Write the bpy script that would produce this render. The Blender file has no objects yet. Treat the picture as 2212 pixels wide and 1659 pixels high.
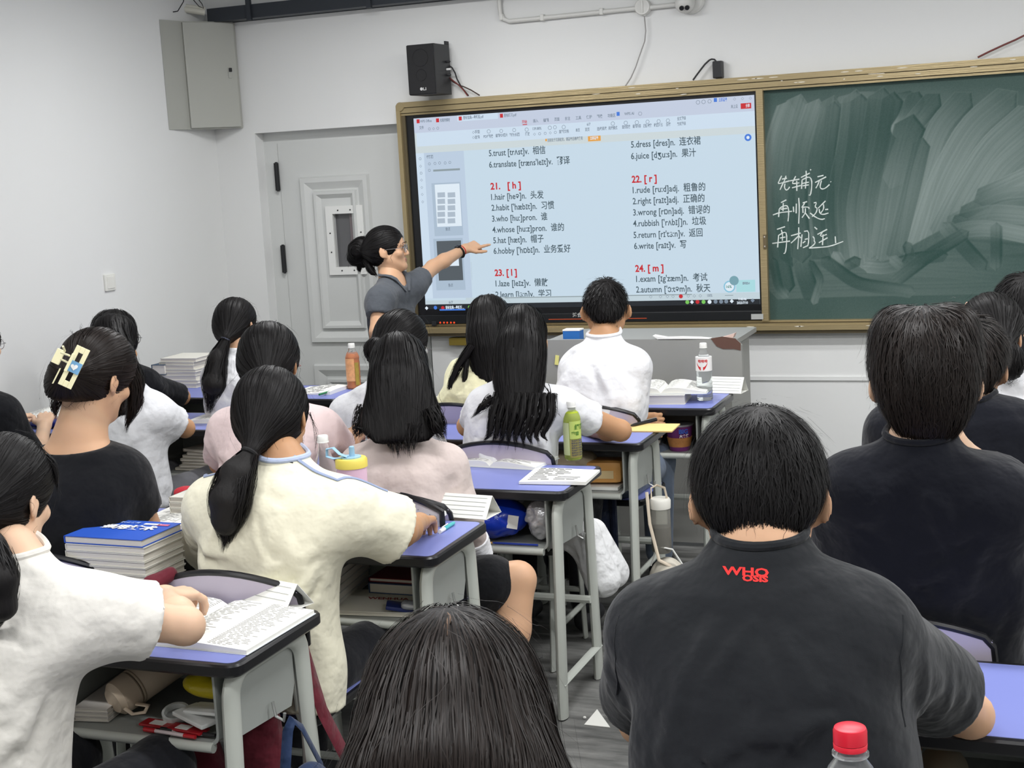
import bpy, bmesh, math, random
import numpy as np
from mathutils import Vector, Matrix
random.seed(7); RNG = np.random.default_rng(7)
sc = bpy.context.scene
COL = sc.collection
# ------------------------------------------------------------------ camera, world, lights, exposure
CAM = np.array([3.37606, -7.25443, 1.80]); YAW, PITCH, ROLL, FPX = 0.377925, 0.154853, -0.0557707, 3068.0
W0, H0 = 2212, 1659
_f = np.array([-math.sin(YAW)*math.cos(PITCH), math.cos(YAW)*math.cos(PITCH), -math.sin(PITCH)])
_r = np.array([math.cos(YAW), math.sin(YAW), 0.]); _u = np.cross(_r, _f)
CR = math.cos(ROLL)*_r + math.sin(ROLL)*_u; CU = -math.sin(ROLL)*_r + math.cos(ROLL)*_u; CF = _f
cam_d = bpy.data.cameras.new('camera'); cam = bpy.data.objects.new('camera', cam_d); COL.objects.link(cam)
cam.matrix_world = Matrix(((CR[0], CU[0], -CF[0], CAM[0]), (CR[1], CU[1], -CF[1], CAM[1]), (CR[2], CU[2], -CF[2], CAM[2]), (0, 0, 0, 1)))
cam_d.sensor_fit = 'HORIZONTAL'; cam_d.sensor_width = 36.0; cam_d.lens = FPX/W0*36.0
cam_d.clip_start = 0.05; cam_d.clip_end = 60
cam_d.dof.use_dof = False
sc.camera = cam
wd = bpy.data.worlds.new('world'); sc.world = wd; wd.use_nodes = True
wd.node_tree.nodes['Background'].inputs[0].default_value = (0.80, 0.87, 1.0, 1)
wd.node_tree.nodes['Background'].inputs[1].default_value = 0.35
sc.view_settings.view_transform = 'Standard'; sc.view_settings.look = 'None'
sc.view_settings.gamma = 1.0; sc.view_settings.use_curve_mapping = False
sc.view_settings.exposure = 0.0
CEIL = 3.25
LAMPS = [(0.5, -1.6)]+[(x, y) for x in (0.9, 2.7, 4.8) for y in (-2.1, -4.2, -6.4)][1:]
for (x, y) in LAMPS:
    ld = bpy.data.lights.new('lamp_light', 'AREA'); ld.shape = 'RECTANGLE'; ld.size = 1.15; ld.size_y = 0.16
    ld.energy = {(0.5, -1.6): 42.0, (2.7, -2.1): 35.0, (4.8, -2.1): 42.0, (0.9, -4.2): 17.0, (2.7, -4.2): 33.0}.get((x, y), 35.0)
    lo = bpy.data.objects.new('lamp_light', ld); lo.location = (x, y, CEIL-0.335); COL.objects.link(lo)

# ------------------------------------------------------------------ pixel -> world helpers (points of the real room)
def ray(px, py): return CF + CR*(px-W0/2)/FPX - CU*(py-H0/2)/FPX
def PY(px, py, Y):
    d = ray(px, py); return CAM + d*((Y-CAM[1])/d[1])
def PZ(px, py, Z):
    d = ray(px, py); return CAM + d*((Z-CAM[2])/d[2])
def PT(px, py, t): return CAM + ray(px, py)*t
V = lambda *a: np.array(a, float)
def nrm(v): v = np.asarray(v, float); return v/(np.linalg.norm(v)+1e-12)

# ------------------------------------------------------------------ materials
MATS = {}
def mat(name, col, rough=0.5, metal=0.0, spec=0.5, bump=None, emit=None, alpha=None, trans=0.0, ior=1.45, sss=0.0, mottle=None, sheen=0.0, coat=0.0, aniso=0.0, tint=False):
    if name in MATS: return MATS[name]
    m = bpy.data.materials.new(name); m.use_nodes = True; nt = m.node_tree; N = nt.nodes; L = nt.links
    b = N['Principled BSDF']
    b.inputs['Base Color'].default_value = (*col, 1); b.inputs['Roughness'].default_value = rough
    b.inputs['Metallic'].default_value = metal; b.inputs['Specular IOR Level'].default_value = spec
    b.inputs['IOR'].default_value = ior; b.inputs['Transmission Weight'].default_value = trans
    if sss: b.inputs['Subsurface Weight'].default_value = sss; b.inputs['Subsurface Radius'].default_value = (0.02, 0.008, 0.004); b.inputs['Subsurface Scale'].default_value = 0.5
    if sheen: b.inputs['Sheen Weight'].default_value = sheen; b.inputs['Sheen Roughness'].default_value = 0.5
    if coat: b.inputs['Coat Weight'].default_value = coat; b.inputs['Coat Roughness'].default_value = 0.15
    if emit: b.inputs['Emission Color'].default_value = (*emit[0], 1); b.inputs['Emission Strength'].default_value = emit[1]
    tc = N.new('ShaderNodeTexCoord')
    if mottle:  # (scale, amount)
        n = N.new('ShaderNodeTexNoise'); n.inputs['Scale'].default_value = mottle[0]; n.inputs['Detail'].default_value = 4
        L.new(tc.outputs['Object'], n.inputs['Vector'])
        r = N.new('ShaderNodeMapRange'); r.inputs['To Min'].default_value = 1-mottle[1]; r.inputs['To Max'].default_value = 1+mottle[1]
        L.new(n.outputs['Fac'], r.inputs['Value'])
        mx = N.new('ShaderNodeVectorMath'); mx.operation = 'SCALE'; mx.inputs[0].default_value = col
        L.new(r.outputs['Result'], mx.inputs['Scale']); L.new(mx.outputs['Vector'], b.inputs['Base Color'])
    if tint:
        a = N.new('ShaderNodeAttribute'); a.attribute_name = 'tint'
        mx = N.new('ShaderNodeVectorMath'); mx.operation = 'SCALE'; mx.inputs[0].default_value = col
        L.new(a.outputs['Fac'], mx.inputs['Scale']); L.new(mx.outputs['Vector'], b.inputs['Base Color'])
    if bump:    # list of (scale, strength, distance[, stretch])
        prev = None
        for bb in (bump if isinstance(bump, list) else [bump]):
            n = N.new('ShaderNodeTexNoise'); n.inputs['Scale'].default_value = bb[0]; n.inputs['Detail'].default_value = 3
            if len(bb) > 3:
                mp = N.new('ShaderNodeMapping'); mp.inputs['Scale'].default_value = bb[3]
                L.new(tc.outputs['Object'], mp.inputs['Vector']); L.new(mp.outputs['Vector'], n.inputs['Vector'])
            else: L.new(tc.outputs['Object'], n.inputs['Vector'])
            bp = N.new('ShaderNodeBump'); bp.inputs['Strength'].default_value = bb[1]; bp.inputs['Distance'].default_value = bb[2]
            L.new(n.outputs['Fac'], bp.inputs['Height'])
            if prev: L.new(prev.outputs['Normal'], bp.inputs['Normal'])
            prev = bp
        L.new(prev.outputs['Normal'], b.inputs['Normal'])
    MATS[name] = m; return m
def srgb(r, g, b):
    f = lambda c: (c/255/12.92 if c/255 <= 0.04045 else ((c/255+0.055)/1.055)**2.4)
    return (f(r), f(g), f(b))

# ------------------------------------------------------------------ objects
def obj(name, me, m=None, parent=None, smooth=False):
    o = bpy.data.objects.new(name, me); COL.objects.link(o)
    if m is not None:
        for mm in (m if isinstance(m, (list, tuple)) else [m]): me.materials.append(mm)
    if smooth: me.shade_smooth()
    if parent is not None:
        o.parent = parent; o.matrix_parent_inverse = parent.matrix_world.inverted() if False else Matrix.Identity(4)
        # children built in world space: cancel the parent's own placement
        if any(abs(c) > 1e-9 for c in parent.location) or any(abs(c) > 1e-9 for c in parent.rotation_euler):
            pm = Matrix.LocRotScale(parent.location, parent.rotation_euler, None)
            o.matrix_parent_inverse = pm.inverted()
    return o
def thing(name, label, cat, loc=(0, 0, 0), group=None):
    o = bpy.data.objects.new(name, None); COL.objects.link(o); o.location = tuple(float(c) for c in loc)
    o.empty_display_size = 0.1; o['label'] = label; o['category'] = cat
    if group: o['group'] = group
    return o
def tag(o, label, cat, group=None):
    o['label'] = label; o['category'] = cat
    if group: o['group'] = group
    return o
def struct(o): o['kind'] = 'structure'; return o
def me_from(verts, faces, name='m'):
    me = bpy.data.meshes.new(name); me.from_pydata([tuple(map(float, v)) for v in verts], [], [tuple(map(int, f)) for f in faces]); me.update(); return me
class MB:
    """collects shapes into one mesh"""
    def __init__(s): s.v = []; s.f = []; s.mi = []
    def add(s, vs, fs, mi=0):
        n = len(s.v); s.v += [tuple(map(float, v)) for v in vs]; s.f += [tuple(int(i)+n for i in f) for f in fs]; s.mi += [mi]*len(fs); return s
    def box(s, c, size, R=None, mi=0, bev=0.0, taper=None):
        c = np.asarray(c, float); h = np.asarray(size, float)/2; R = np.eye(3) if R is None else np.asarray(R)
        if bev <= 0:
            vs = [V(x, y, z)*h for x in (-1, 1) for y in (-1, 1) for z in (-1, 1)]
            fs = [(0, 1, 3, 2), (4, 6, 7, 5), (0, 4, 5, 1), (2, 3, 7, 6), (0, 2, 6, 4), (1, 5, 7, 3)]
        else:
            bm = bmesh.new(); bmesh.ops.create_cube(bm, size=1.0)
            for v in bm.verts: v.co = Vector((v.co.x*size[0], v.co.y*size[1], v.co.z*size[2]))
            bmesh.ops.bevel(bm, geom=bm.edges[:], offset=min(bev, min(size)*0.45), segments=2, affect='EDGES', profile=0.6)
            bm.verts.index_update()
            vs = [np.array(v.co) for v in bm.verts]; fs = [[v.index for v in f.verts] for f in bm.faces]; bm.free()
        s.add([c + R @ v for v in vs], fs, mi); return s
    def tube(s, pts, r, n=8, mi=0, caps=True, closed=False, sy=1.0, up=None):
        P = [np.asarray(p, float) for p in pts]; rr = r if hasattr(r, '__len__') else [r]*len(P)
        vs = []; fs = []; m = len(P)
        up = V(0, 0, 1) if up is None else np.asarray(up, float); ref = None
        for i in range(m):
            if closed: t = nrm(P[(i+1) % m]-P[i-1])
            else: t = nrm(P[min(i+1, m-1)]-P[max(i-1, 0)])
            if ref is None:
                ref = up - t*np.dot(up, t)
                if np.linalg.norm(ref) < 0.05: ref = V(1, 0, 0)-t*t[0]
            ref = nrm(ref - t*np.dot(ref, t)); b = np.cross(t, ref)
            for k in range(n):
                a = 2*math.pi*k/n; vs.append(P[i] + rr[i]*(math.cos(a)*ref*sy + math.sin(a)*b))
        for i in range(m if closed else m-1):
            j = (i+1) % m
            for k in range(n): fs.append((i*n+k, i*n+(k+1) % n, j*n+(k+1) % n, j*n+k))
        if caps and not closed: fs += [tuple(range(n))[::-1], tuple((m-1)*n+k for k in range(n))]
        s.add(vs, fs, mi); return s
    def lathe(s, base, prof, n=24, mi=0, axis=None, mis=None, sx=1.0):
        base = np.asarray(base, float); A = V(0, 0, 1) if axis is None else nrm(axis)
        X = nrm(np.cross(A, V(0, 1, 0.01))) if abs(A[2]) < 0.9 else V(1, 0, 0); X = nrm(X-A*np.dot(X, A)); Y = np.cross(A, X)
        vs = []; m = len(prof)
        for (r, z) in prof:
            for k in range(n):
                a = 2*math.pi*k/n; vs.append(base + A*z + r*(math.cos(a)*X*sx + math.sin(a)*Y))
        b = len(s.v); s.v += [tuple(v) for v in vs]
        for i in range(m-1):
            for k in range(n):
                s.f.append((b+i*n+k, b+i*n+(k+1) % n, b+(i+1)*n+(k+1) % n, b+(i+1)*n+k)); s.mi.append(mis[i] if mis else mi)
        if prof[0][0] > 1e-5: s.f.append(tuple(b+k for k in range(n))[::-1]); s.mi.append(mis[0] if mis else mi)
        if prof[-1][0] > 1e-5: s.f.append(tuple(b+(m-1)*n+k for k in range(n))); s.mi.append(mis[-1] if mis else mi)
        return s
    def prism(s, poly, o, X, Y, Z, d, mi=0):
        """poly (x,y) outline in plane X,Y at o, extruded by d along Z"""
        o = np.asarray(o, float); n = len(poly)
        vs = [o + X*p[0] + Y*p[1] for p in poly] + [o + X*p[0] + Y*p[1] + Z*d for p in poly]
        fs = [tuple(range(n))[::-1], tuple(range(n, 2*n))] + [(i, (i+1) % n, n+(i+1) % n, n+i) for i in range(n)]
        s.add(vs, fs, mi); return s
    def build(s, name, m=None, parent=None, smooth=False, fix=True):
        me = me_from(s.v, s.f, name)
        if any(s.mi): me.polygons.foreach_set('material_index', s.mi)
        o = obj(name, me, m, parent)
        if fix:
            bm = bmesh.new(); bm.from_mesh(me); bmesh.ops.recalc_face_normals(bm, faces=bm.faces[:]); bm.to_mesh(me); bm.free()
        if smooth:
            me.shade_smooth()
            try: me.set_sharp_from_angle(angle=math.radians(40))
            except Exception: pass
        return o
def rrect(w, d, r, n=5):
    out = []
    for (cx, cy, a0) in ((w/2-r, d/2-r, 0), (-w/2+r, d/2-r, 90), (-w/2+r, -d/2+r, 180), (w/2-r, -d/2+r, 270)):
        for k in range(n+1):
            a = math.radians(a0+90*k/n); out.append((cx+r*math.cos(a), cy+r*math.sin(a)))
    return out
def text_mesh(body, size, name='lettering', align='LEFT', shear=0.0, xs=1.0, extrude=0.0, bold=0.0, space=1.0):
    cu = bpy.data.curves.new(name, 'FONT'); cu.body = body; cu.size = size; cu.align_x = align; cu.shear = shear
    cu.extrude = extrude; cu.resolution_u = 2; cu.offset = bold; cu.space_character = space
    o = bpy.data.objects.new(name, cu); COL.objects.link(o)
    dg = bpy.context.evaluated_depsgraph_get(); me = bpy.data.meshes.new_from_object(o.evaluated_get(dg))
    bpy.data.objects.remove(o); bpy.data.curves.remove(cu)
    if xs != 1.0:
        for v in me.vertices: v.co.x *= xs
    me.name = name; return me
def place_text(body, size, o, X, Y, m, parent, name='lettering', **k):
    me = text_mesh(body, size, name, **k)
    X = nrm(X); Y = nrm(Y); Z = np.cross(X, Y)
    M = Matrix(((X[0], Y[0], Z[0], o[0]), (X[1], Y[1], Z[1], o[1]), (X[2], Y[2], Z[2], o[2]), (0, 0, 0, 1)))
    me.transform(M)
    return obj(name, me, m, parent)
def rotz(a): c, s = math.cos(a), math.sin(a); return np.array([[c, -s, 0], [s, c, 0], [0, 0, 1]])
def rotx(a): c, s = math.cos(a), math.sin(a); return np.array([[1, 0, 0], [0, c, -s], [0, s, c]])
def roty(a): c, s = math.cos(a), math.sin(a); return np.array([[c, 0, s], [0, 1, 0], [-s, 0, c]])
# ------------------------------------------------------------------ room shell
XL, XR, YB = -1.284, 6.0, -8.6
M_wall = mat('white plaster', srgb(224, 225, 224), 0.85, bump=[(35, 0.12, 0.004), (4, 0.15, 0.01)], mottle=(1.3, 0.02))
M_floor = None
def floor_mat():
    m = bpy.data.materials.new('worn grey floor'); m.use_nodes = True; N = m.node_tree.nodes; L = m.node_tree.links; b = N['Principled BSDF']
    tc = N.new('ShaderNodeTexCoord')
    mp = N.new('ShaderNodeMapping'); mp.inputs['Scale'].default_value = (1.2, 9, 1); mp.inputs['Rotation'].default_value = (0, 0, 0.5)
    n = N.new('ShaderNodeTexNoise'); n.inputs['Scale'].default_value = 2.2; n.inputs['Detail'].default_value = 8; n.inputs['Roughness'].default_value = 0.65
    n2 = N.new('ShaderNodeTexNoise'); n2.inputs['Scale'].default_value = 3.0; n2.inputs['Detail'].default_value = 6
    L.new(tc.outputs['Object'], mp.inputs['Vector']); L.new(mp.outputs['Vector'], n.inputs['Vector']); L.new(tc.outputs['Object'], n2.inputs['Vector'])
    mul = N.new('ShaderNodeMath'); mul.operation = 'MULTIPLY'; L.new(n.outputs['Fac'], mul.inputs[0]); L.new(n2.outputs['Fac'], mul.inputs[1])
    cr = N.new('ShaderNodeValToRGB'); cr.color_ramp.elements[0].position = 0.14; cr.color_ramp.elements[0].color = (*srgb(62, 63, 62), 1)
    cr.color_ramp.elements[1].position = 0.42; cr.color_ramp.elements[1].color = (*srgb(150, 150, 147), 1)
    L.new(mul.outputs[0], cr.inputs['Fac']); L.new(cr.outputs['Color'], b.inputs['Base Color']); b.inputs['Roughness'].default_value = 0.55
    bp = N.new('ShaderNodeBump'); bp.inputs['Strength'].default_value = 0.2; bp.inputs['Distance'].default_value = 0.003
    L.new(n.outputs['Fac'], bp.inputs['Height']); L.new(bp.outputs['Normal'], b.inputs['Normal'])
    return m
M_floor = floor_mat()
struct(MB().box(((XL+XR)/2, YB/2, -0.05), (XR-XL+0.4, -YB+0.4, 0.1)).build('floor', M_floor))
struct(MB().box(((XL+XR)/2, YB/2, CEIL+0.05), (XR-XL+0.4, -YB+0.4, 0.1)).build('ceiling', M_wall))
# front wall with the door recess; pieces meet the recess edges
DX0, DX1, DZ = -1.018, 0.02, 2.045
fw = MB()
fw.box(((XL-0.2+DX0)/2, 0.15, CEIL/2), (DX0-XL+0.2, 0.3, CEIL))
fw.box(((DX1+XR)/2+0.1, 0.15, CEIL/2), (XR-DX1+0.2, 0.3, CEIL))
fw.box(((DX0+DX1)/2, 0.15, (DZ+CEIL)/2), (DX1-DX0, 0.3, CEIL-DZ))
fw.box(((DX0+DX1)/2, 0.28, DZ/2), (DX1-DX0, 0.04, DZ))
struct(fw.build('wall_front', M_wall))
struct(MB().box((XL-0.1, YB/2, CEIL/2), (0.2, -YB, CEIL)).build('wall_left', M_wall))
struct(MB().box((XR+0.1, YB/2, CEIL/2), (0.2, -YB, CEIL)).build('wall_right', M_wall))
struct(MB().box(((XL+XR)/2, YB-0.1, CEIL/2), (XR-XL+0.4, 0.2, CEIL)).build('wall_back', M_wall))
# ---- door: leaf set back in the reveal, frame, raised panels, little window, hinges
M_door = mat('grey white door paint', srgb(203, 205, 203), 0.45, bump=(60, 0.05, 0.002))
M_frame = mat('door frame paint', srgb(206, 208, 206), 0.5, bump=(30, 0.15, 0.004))
M_dark = mat('dark metal', srgb(38, 39, 41), 0.5, 0.3)
door = struct(bpy.data.objects.new('door_1', None)); COL.objects.link(door); door.location = ((DX0+DX1)/2, 0.12, 0)
YD = 0.085     # face of the leaf
fr = MB()
fr.box((DX0+0.045, 0.17, DZ/2), (0.09, 0.16, DZ)); fr.box(((DX0+.09+DX1-.04)/2, 0.17, DZ-0.032), (DX1-DX0-.13, 0.16, 0.064)); fr.box((DX1-0.02, 0.17, DZ/2), (0.04, 0.16, DZ))
fr.build('door_frame', M_frame, door)
lx0, lx1, lz1 = DX0+0.094, DX1-0.045, DZ-0.06
leaf = MB()
wx0, wx1, wz0, wz1 = -0.588, -0.437, 1.253, 1.56      # window opening in the leaf
for (a, b, c, d) in ((lx0, wx0, 0.01, lz1), (wx1, lx1, 0.01, lz1), (wx0, wx1, 0.01, wz0), (wx0, wx1, wz1, lz1)):
    leaf.box(((a+b)/2, YD+0.02, (c+d)/2), (b-a, 0.04, d-c))
leaf.build('door_leaf', M_door, door)
def moulding(x0, x1, z0, z1, w, name):
    """raised bevelled ring: ramps up then down"""
    mb = MB(); y0 = YD; prof = [(0, 0.0), (w*0.12, -0.022), (w*0.45, -0.022), (w, 0.0)]
    rings = [[(x0+o, y0+d, z0+o), (x1-o, y0+d, z0+o), (x1-o, y0+d, z1-o), (x0+o, y0+d, z1-o)] for (o, d) in prof]
    vs = [p for r in rings for p in r]; fs = []
    for i in range(3):
        for k in range(4): fs.append((i*4+k, i*4+(k+1) % 4, (i+1)*4+(k+1) % 4, (i+1)*4+k))
    mb.add(vs, fs); return mb.build(name, M_door, door)
pz = lambda x, y: PY(x, y, YD)
mx0, mx1 = (pz(649, 400)[0]), (pz(799, 400)[0])
mzt, mzb, nzt = pz(720, 379)[2], pz(720, 741)[2], pz(720, 786)[2]
moulding(mx0, mx1, mzb, mzt, 0.075, 'panel_moulding')
moulding(mx0+0.085, mx1-0.085, mzb+0.085, mzt-0.085, 0.045, 'panel_moulding')
moulding(mx0, mx1, 0.15, nzt, 0.075, 'panel_moulding')
moulding(mx0+0.085, mx1-0.085, 0.235, nzt-0.085, 0.045, 'panel_moulding')
wf = MB()
for (a, b, c, d) in ((wx0-0.045, wx0, wz0-0.045, wz1+0.045), (wx1, wx1+0.045, wz0-0.045, wz1+0.045), (wx0, wx1, wz0-0.045, wz0), (wx0, wx1, wz1, wz1+0.045)):
    wf.box(((a+b)/2, YD-0.008, (c+d)/2), (b-a, 0.02, d-c))
wf.build('window_frame', mat('white window frame', srgb(226, 227, 224), 0.4), door)
MB().box(((wx0+wx1)/2, YD+0.022, (wz0+wz1)/2), (wx1-wx0, 0.006, wz1-wz0)).build('window_pane', mat('smoked glass', srgb(92, 92, 94), 0.12, spec=0.6), door)
MB().box((wx1-0.03, YD+0.014, (wz0+wz1)/2), (0.05, 0.01, wz1-wz0-0.004)).build('painted_reflection', mat('mauve reflection strip', srgb(116, 106, 108), 0.3), door)  # mauve strip over the pane: a reflection in the glass given as colour
for (x, z) in ((-0.61, 1.45), (-0.61, 1.34), (-0.41, 1.45), (-0.41, 1.34), (-0.55, 1.58), (-0.47, 1.58), (-0.55, 1.232), (-0.47, 1.232)):
    MB().lathe((x, YD-0.018, z), [(0.0045, 0), (0.004, 0.003), (0.0, 0.0035)], 8, axis=(0, -1, 0)).build('screw', M_dark, door)
for z in (1.79, 1.31):
    h = MB(); h.box((lx0-0.012, YD-0.012, z), (0.02, 0.02, 0.16)); h.tube([(lx0-0.006, YD-0.02, z-0.085), (lx0-0.006, YD-0.02, z+0.085)], 0.008)
    h.build('hinge', M_dark, door)
# ---- trims along the front wall: low plaster line under the board
MB().box(((0.1+XR)/2, -0.004, 0.62), (XR-0.1, 0.012, 0.02)).build('trim_1', M_wall)['kind'] = 'structure'
for nm, c, s in (('baseboard_left', (XL+0.006, YB/2, 0.06), (0.012, -YB, 0.12)), ('baseboard_front', ((DX1+XR)/2, -0.006, 0.06), (XR-DX1, 0.012, 0.12))):
    struct(MB().box(c, s).build(nm, mat('grey skirting', srgb(120, 122, 122), 0.5)))
# ---- ceiling lamps
M_tube = mat('lit tube', (1, 1, 1), 0.4, emit=((1, 0.985, 0.955), 3.0)); M_lampw = mat('lamp housing', srgb(235, 235, 235), 0.4)
LNAME = {0.5: 'left', 0.9: 'left', 2.7: 'middle', 4.8: 'right'}; RNAME = {-1.6: 'nearest the door', -2.1: 'nearest the board', -4.2: 'over the middle desks', -6.4: 'over the rear desks'}
for (x, y) in LAMPS:
    t = thing('ceiling_lamp', 'white suspended tube lamp in the %s file, %s' % (LNAME[x], RNAME[y]), 'lamp', (x, y, CEIL-0.3), 'suspended tube lamps')
    MB().box((x, y, CEIL-0.27), (1.2, 0.2, 0.05), bev=0.01).build('housing', M_lampw, t)
    for s in (-0.05, 0.05): MB().tube([(x-0.57, y+s, CEIL-0.31), (x+0.57, y+s, CEIL-0.31)], 0.014, 10).build('tube', M_tube, t)
    for s in (-0.4, 0.4): MB().tube([(x+s, y, CEIL-0.25), (x+s, y, CEIL)], 0.005, 6).build('rod', M_dark, t)
# ---- dark cable tray and pale pipes near the ceiling
def ptube(pix, Y, r, n=8): return [PY(a, b, Y) for (a, b) in pix]
M_tray = mat('dark grey steel tray', srgb(56, 60, 66), 0.45, 0.4)
a = PY(448, 27, -0.12); b = PY(905, -6, -0.12)
t = thing('cable_tray', 'long dark grey steel cable tray along the top of the front wall', 'cable tray', (a+b)/2)
zt = (a[2]+b[2])/2; x0 = a[0]; x1 = XR-0.3
MB().box(((x0+x1)/2, -0.12, zt-0.0), (x1-x0, 0.012, 0.075)).box(((x0+x1)/2, -0.02, zt-0.03), (x1-x0, 0.012, 0.02)).box(((x0+x1)/2, -0.07, zt-0.034), (x1-x0, 0.1, 0.006)).build('rail', M_tray, t)
for k in range(8):
    xx = PY(540, 20, -0.12)[0] + k*0.75
    MB().box((xx, -0.133, zt+0.01), (0.028, 0.02, 0.12)).box((xx, -0.133, zt+0.19), (0.018, 0.006, CEIL-zt-0.12)).build('hanger', M_tray, t)
M_pipe = mat('cream plastic pipe', srgb(214, 212, 200), 0.4)
t = thing('ceiling_pipe', 'two cream plastic pipes running along the left wall above the metal cabinet', 'pipe', PY(350, 15, -0.35))
MB().tube([(XL+0.03, -7.5, PY(330, 10, -0.3)[2]), PY(330, 10, -0.3), PY(442, 27, -0.13)], 0.017, 10).build('pipe', M_pipe, t, True)
MB().tube([(XL+0.03, -7.5, PY(330, 10, -0.3)[2]+0.035), PY(340, 4, -0.3), PY(442, 20, -0.10)], 0.014, 10).build('pipe', M_pipe, t, True)
tag(MB().tube([PY(372, 26, -0.32), PY(384, 24, -0.32), PY(396, 4, -0.32), PY(404, -40, -0.32)], 0.003, 6).tube([PY(418, 0, -0.3), PY(430, 14, -0.3), PY(440, 18, -0.3), PY(436, 8, -0.3), PY(425, -6, -0.3)], 0.0025, 6).build('loose_cable', mat('black cable', srgb(35, 34, 36), 0.5), None, True), 'thin black cables dangling over the metal cabinet in the corner', 'cable')
# ------------------------------------------------------------------ board frame, chalkboard, interactive display
M_gold = mat('champagne anodised frame', srgb(164, 148, 112), 0.34, 0.45, bump=[(9, 0.25, 0.004, (1, 1, 30))], mottle=(3, 0.10))
M_goldd = mat('frame groove', srgb(98, 88, 66), 0.5, 0.3)
FX0, FZ1 = PY(857, 219, -0.05)[0], PY(1640, 164, -0.06)[2]
FX1 = 4.02; FZ0 = PY(1655, 721, -0.06)[2]
MXC = PY(1647, 430, -0.05)[0]
fr = thing('board_frame', 'champagne metal frame around the sliding chalkboard and the big display', 'board frame', ((FX0+FX1)/2, 0, FZ0))
def hbar(x0, x1, z1, parts, nm):
    mb = MB(); z = z1
    for (h, d, mi) in parts:
        mb.box(((x0+x1)/2, -d/2, z-h/2), (x1-x0, d, h), mi=mi); z -= h
    return mb.build(nm, [M_gold, M_goldd], fr)
hbar(FX0+0.02, FX1, FZ1, [(0.028, 0.07, 0), (0.004, 0.058, 1), (0.026, 0.064, 0), (0.004, 0.05, 1), (0.010, 0.056, 0)], 'top_rail')
hbar(FX0+0.01, FX1, FZ0+0.068, [(0.010, 0.05, 0), (0.004, 0.045, 1), (0.008, 0.075, 0), (0.026, 0.085, 0), (0.018, 0.07, 1)], 'bottom_rail')
mb = MB(); mb.box((FX0+0.012, -0.035, (FZ0+FZ1)/2), (0.024, 0.07, FZ1-FZ0-0.03)); mb.box((FX0+0.034, -0.026, (FZ0+FZ1)/2), (0.02, 0.052, FZ1-FZ0-0.03), mi=1)
mb.build('side_rail', [M_gold, M_goldd], fr)
for (cx, cz) in ((FX0+0.024, FZ1-0.024), (FX0+0.024, FZ0+0.024)):
    MB().lathe((cx, 0, cz), [(0.026, 0), (0.026, 0.066), (0.022, 0.071)], 20, axis=(0, -1, 0)).build('corner_cap', M_gold, fr)
mb = MB(); mb.box((MXC, -0.03, (FZ0+FZ1)/2), (0.034, 0.06, FZ1-FZ0-0.13)); mb.build('mullion', M_gold, fr)
# chalky worn patches on the rails
M_chalkp = mat('chalk smear on rail', srgb(222, 216, 200), 0.8)
mb = MB(); rr = random.Random(3)
for k in range(34):
    x = rr.uniform(1.0, 3.3); w = rr.uniform(0.01, 0.07); up = rr.random() < 0.7
    z = FZ1-rr.choice([0.012, 0.03, 0.032, 0.045, 0.064]) if up else FZ0+rr.choice([0.02, 0.04])
    dd = 0.0712 if up and z > FZ1-0.028 else (0.065 if up else 0.0862)
    n = 7; poly = [(w*(0.5*math.cos(2*math.pi*i/n))*rr.uniform(.7, 1.1), 0.0025*math.sin(2*math.pi*i/n)*rr.uniform(.6, 1.3)) for i in range(n)]
    mb.prism(poly, (x, -dd, z), V(1, 0, 0), V(0, 0, 1), V(0, 1, 0), 0.001)
o = mb.build('chalk_smears', M_chalkp, fr); o['kind'] = 'stuff'
# lock on the mullion
p = PY(1652, 522, -0.062); lk = MB(); lk.box(p, (0.016, 0.008, 0.075), bev=0.003); lk.build('lock_plate', mat('worn brass', srgb(120, 108, 84), 0.4, 0.6), fr)
for dz in (-0.024, 0.024): MB().lathe((p[0], p[1]-0.004, p[2]+dz), [(0.004, 0), (0.003, 0.003), (0, 0.0035)], 8, axis=(0, -1, 0)).build('rivet', mat('bright rivet', srgb(225, 222, 215), 0.3, 0.5), fr)
# brass bracket below the frame
a = PY(973, 729, -0.03); b = PY(1011, 745, -0.03)
tag(MB().box(((a[0]+b[0])/2, -0.03, (a[2]+b[2])/2), (b[0]-a[0], 0.05, a[2]-b[2]), bev=0.003).build('frame_bracket', mat('old brass', srgb(138, 120, 52), 0.5, 0.4)), 'small brass coloured bracket under the bottom rail beneath the display', 'bracket')
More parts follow.
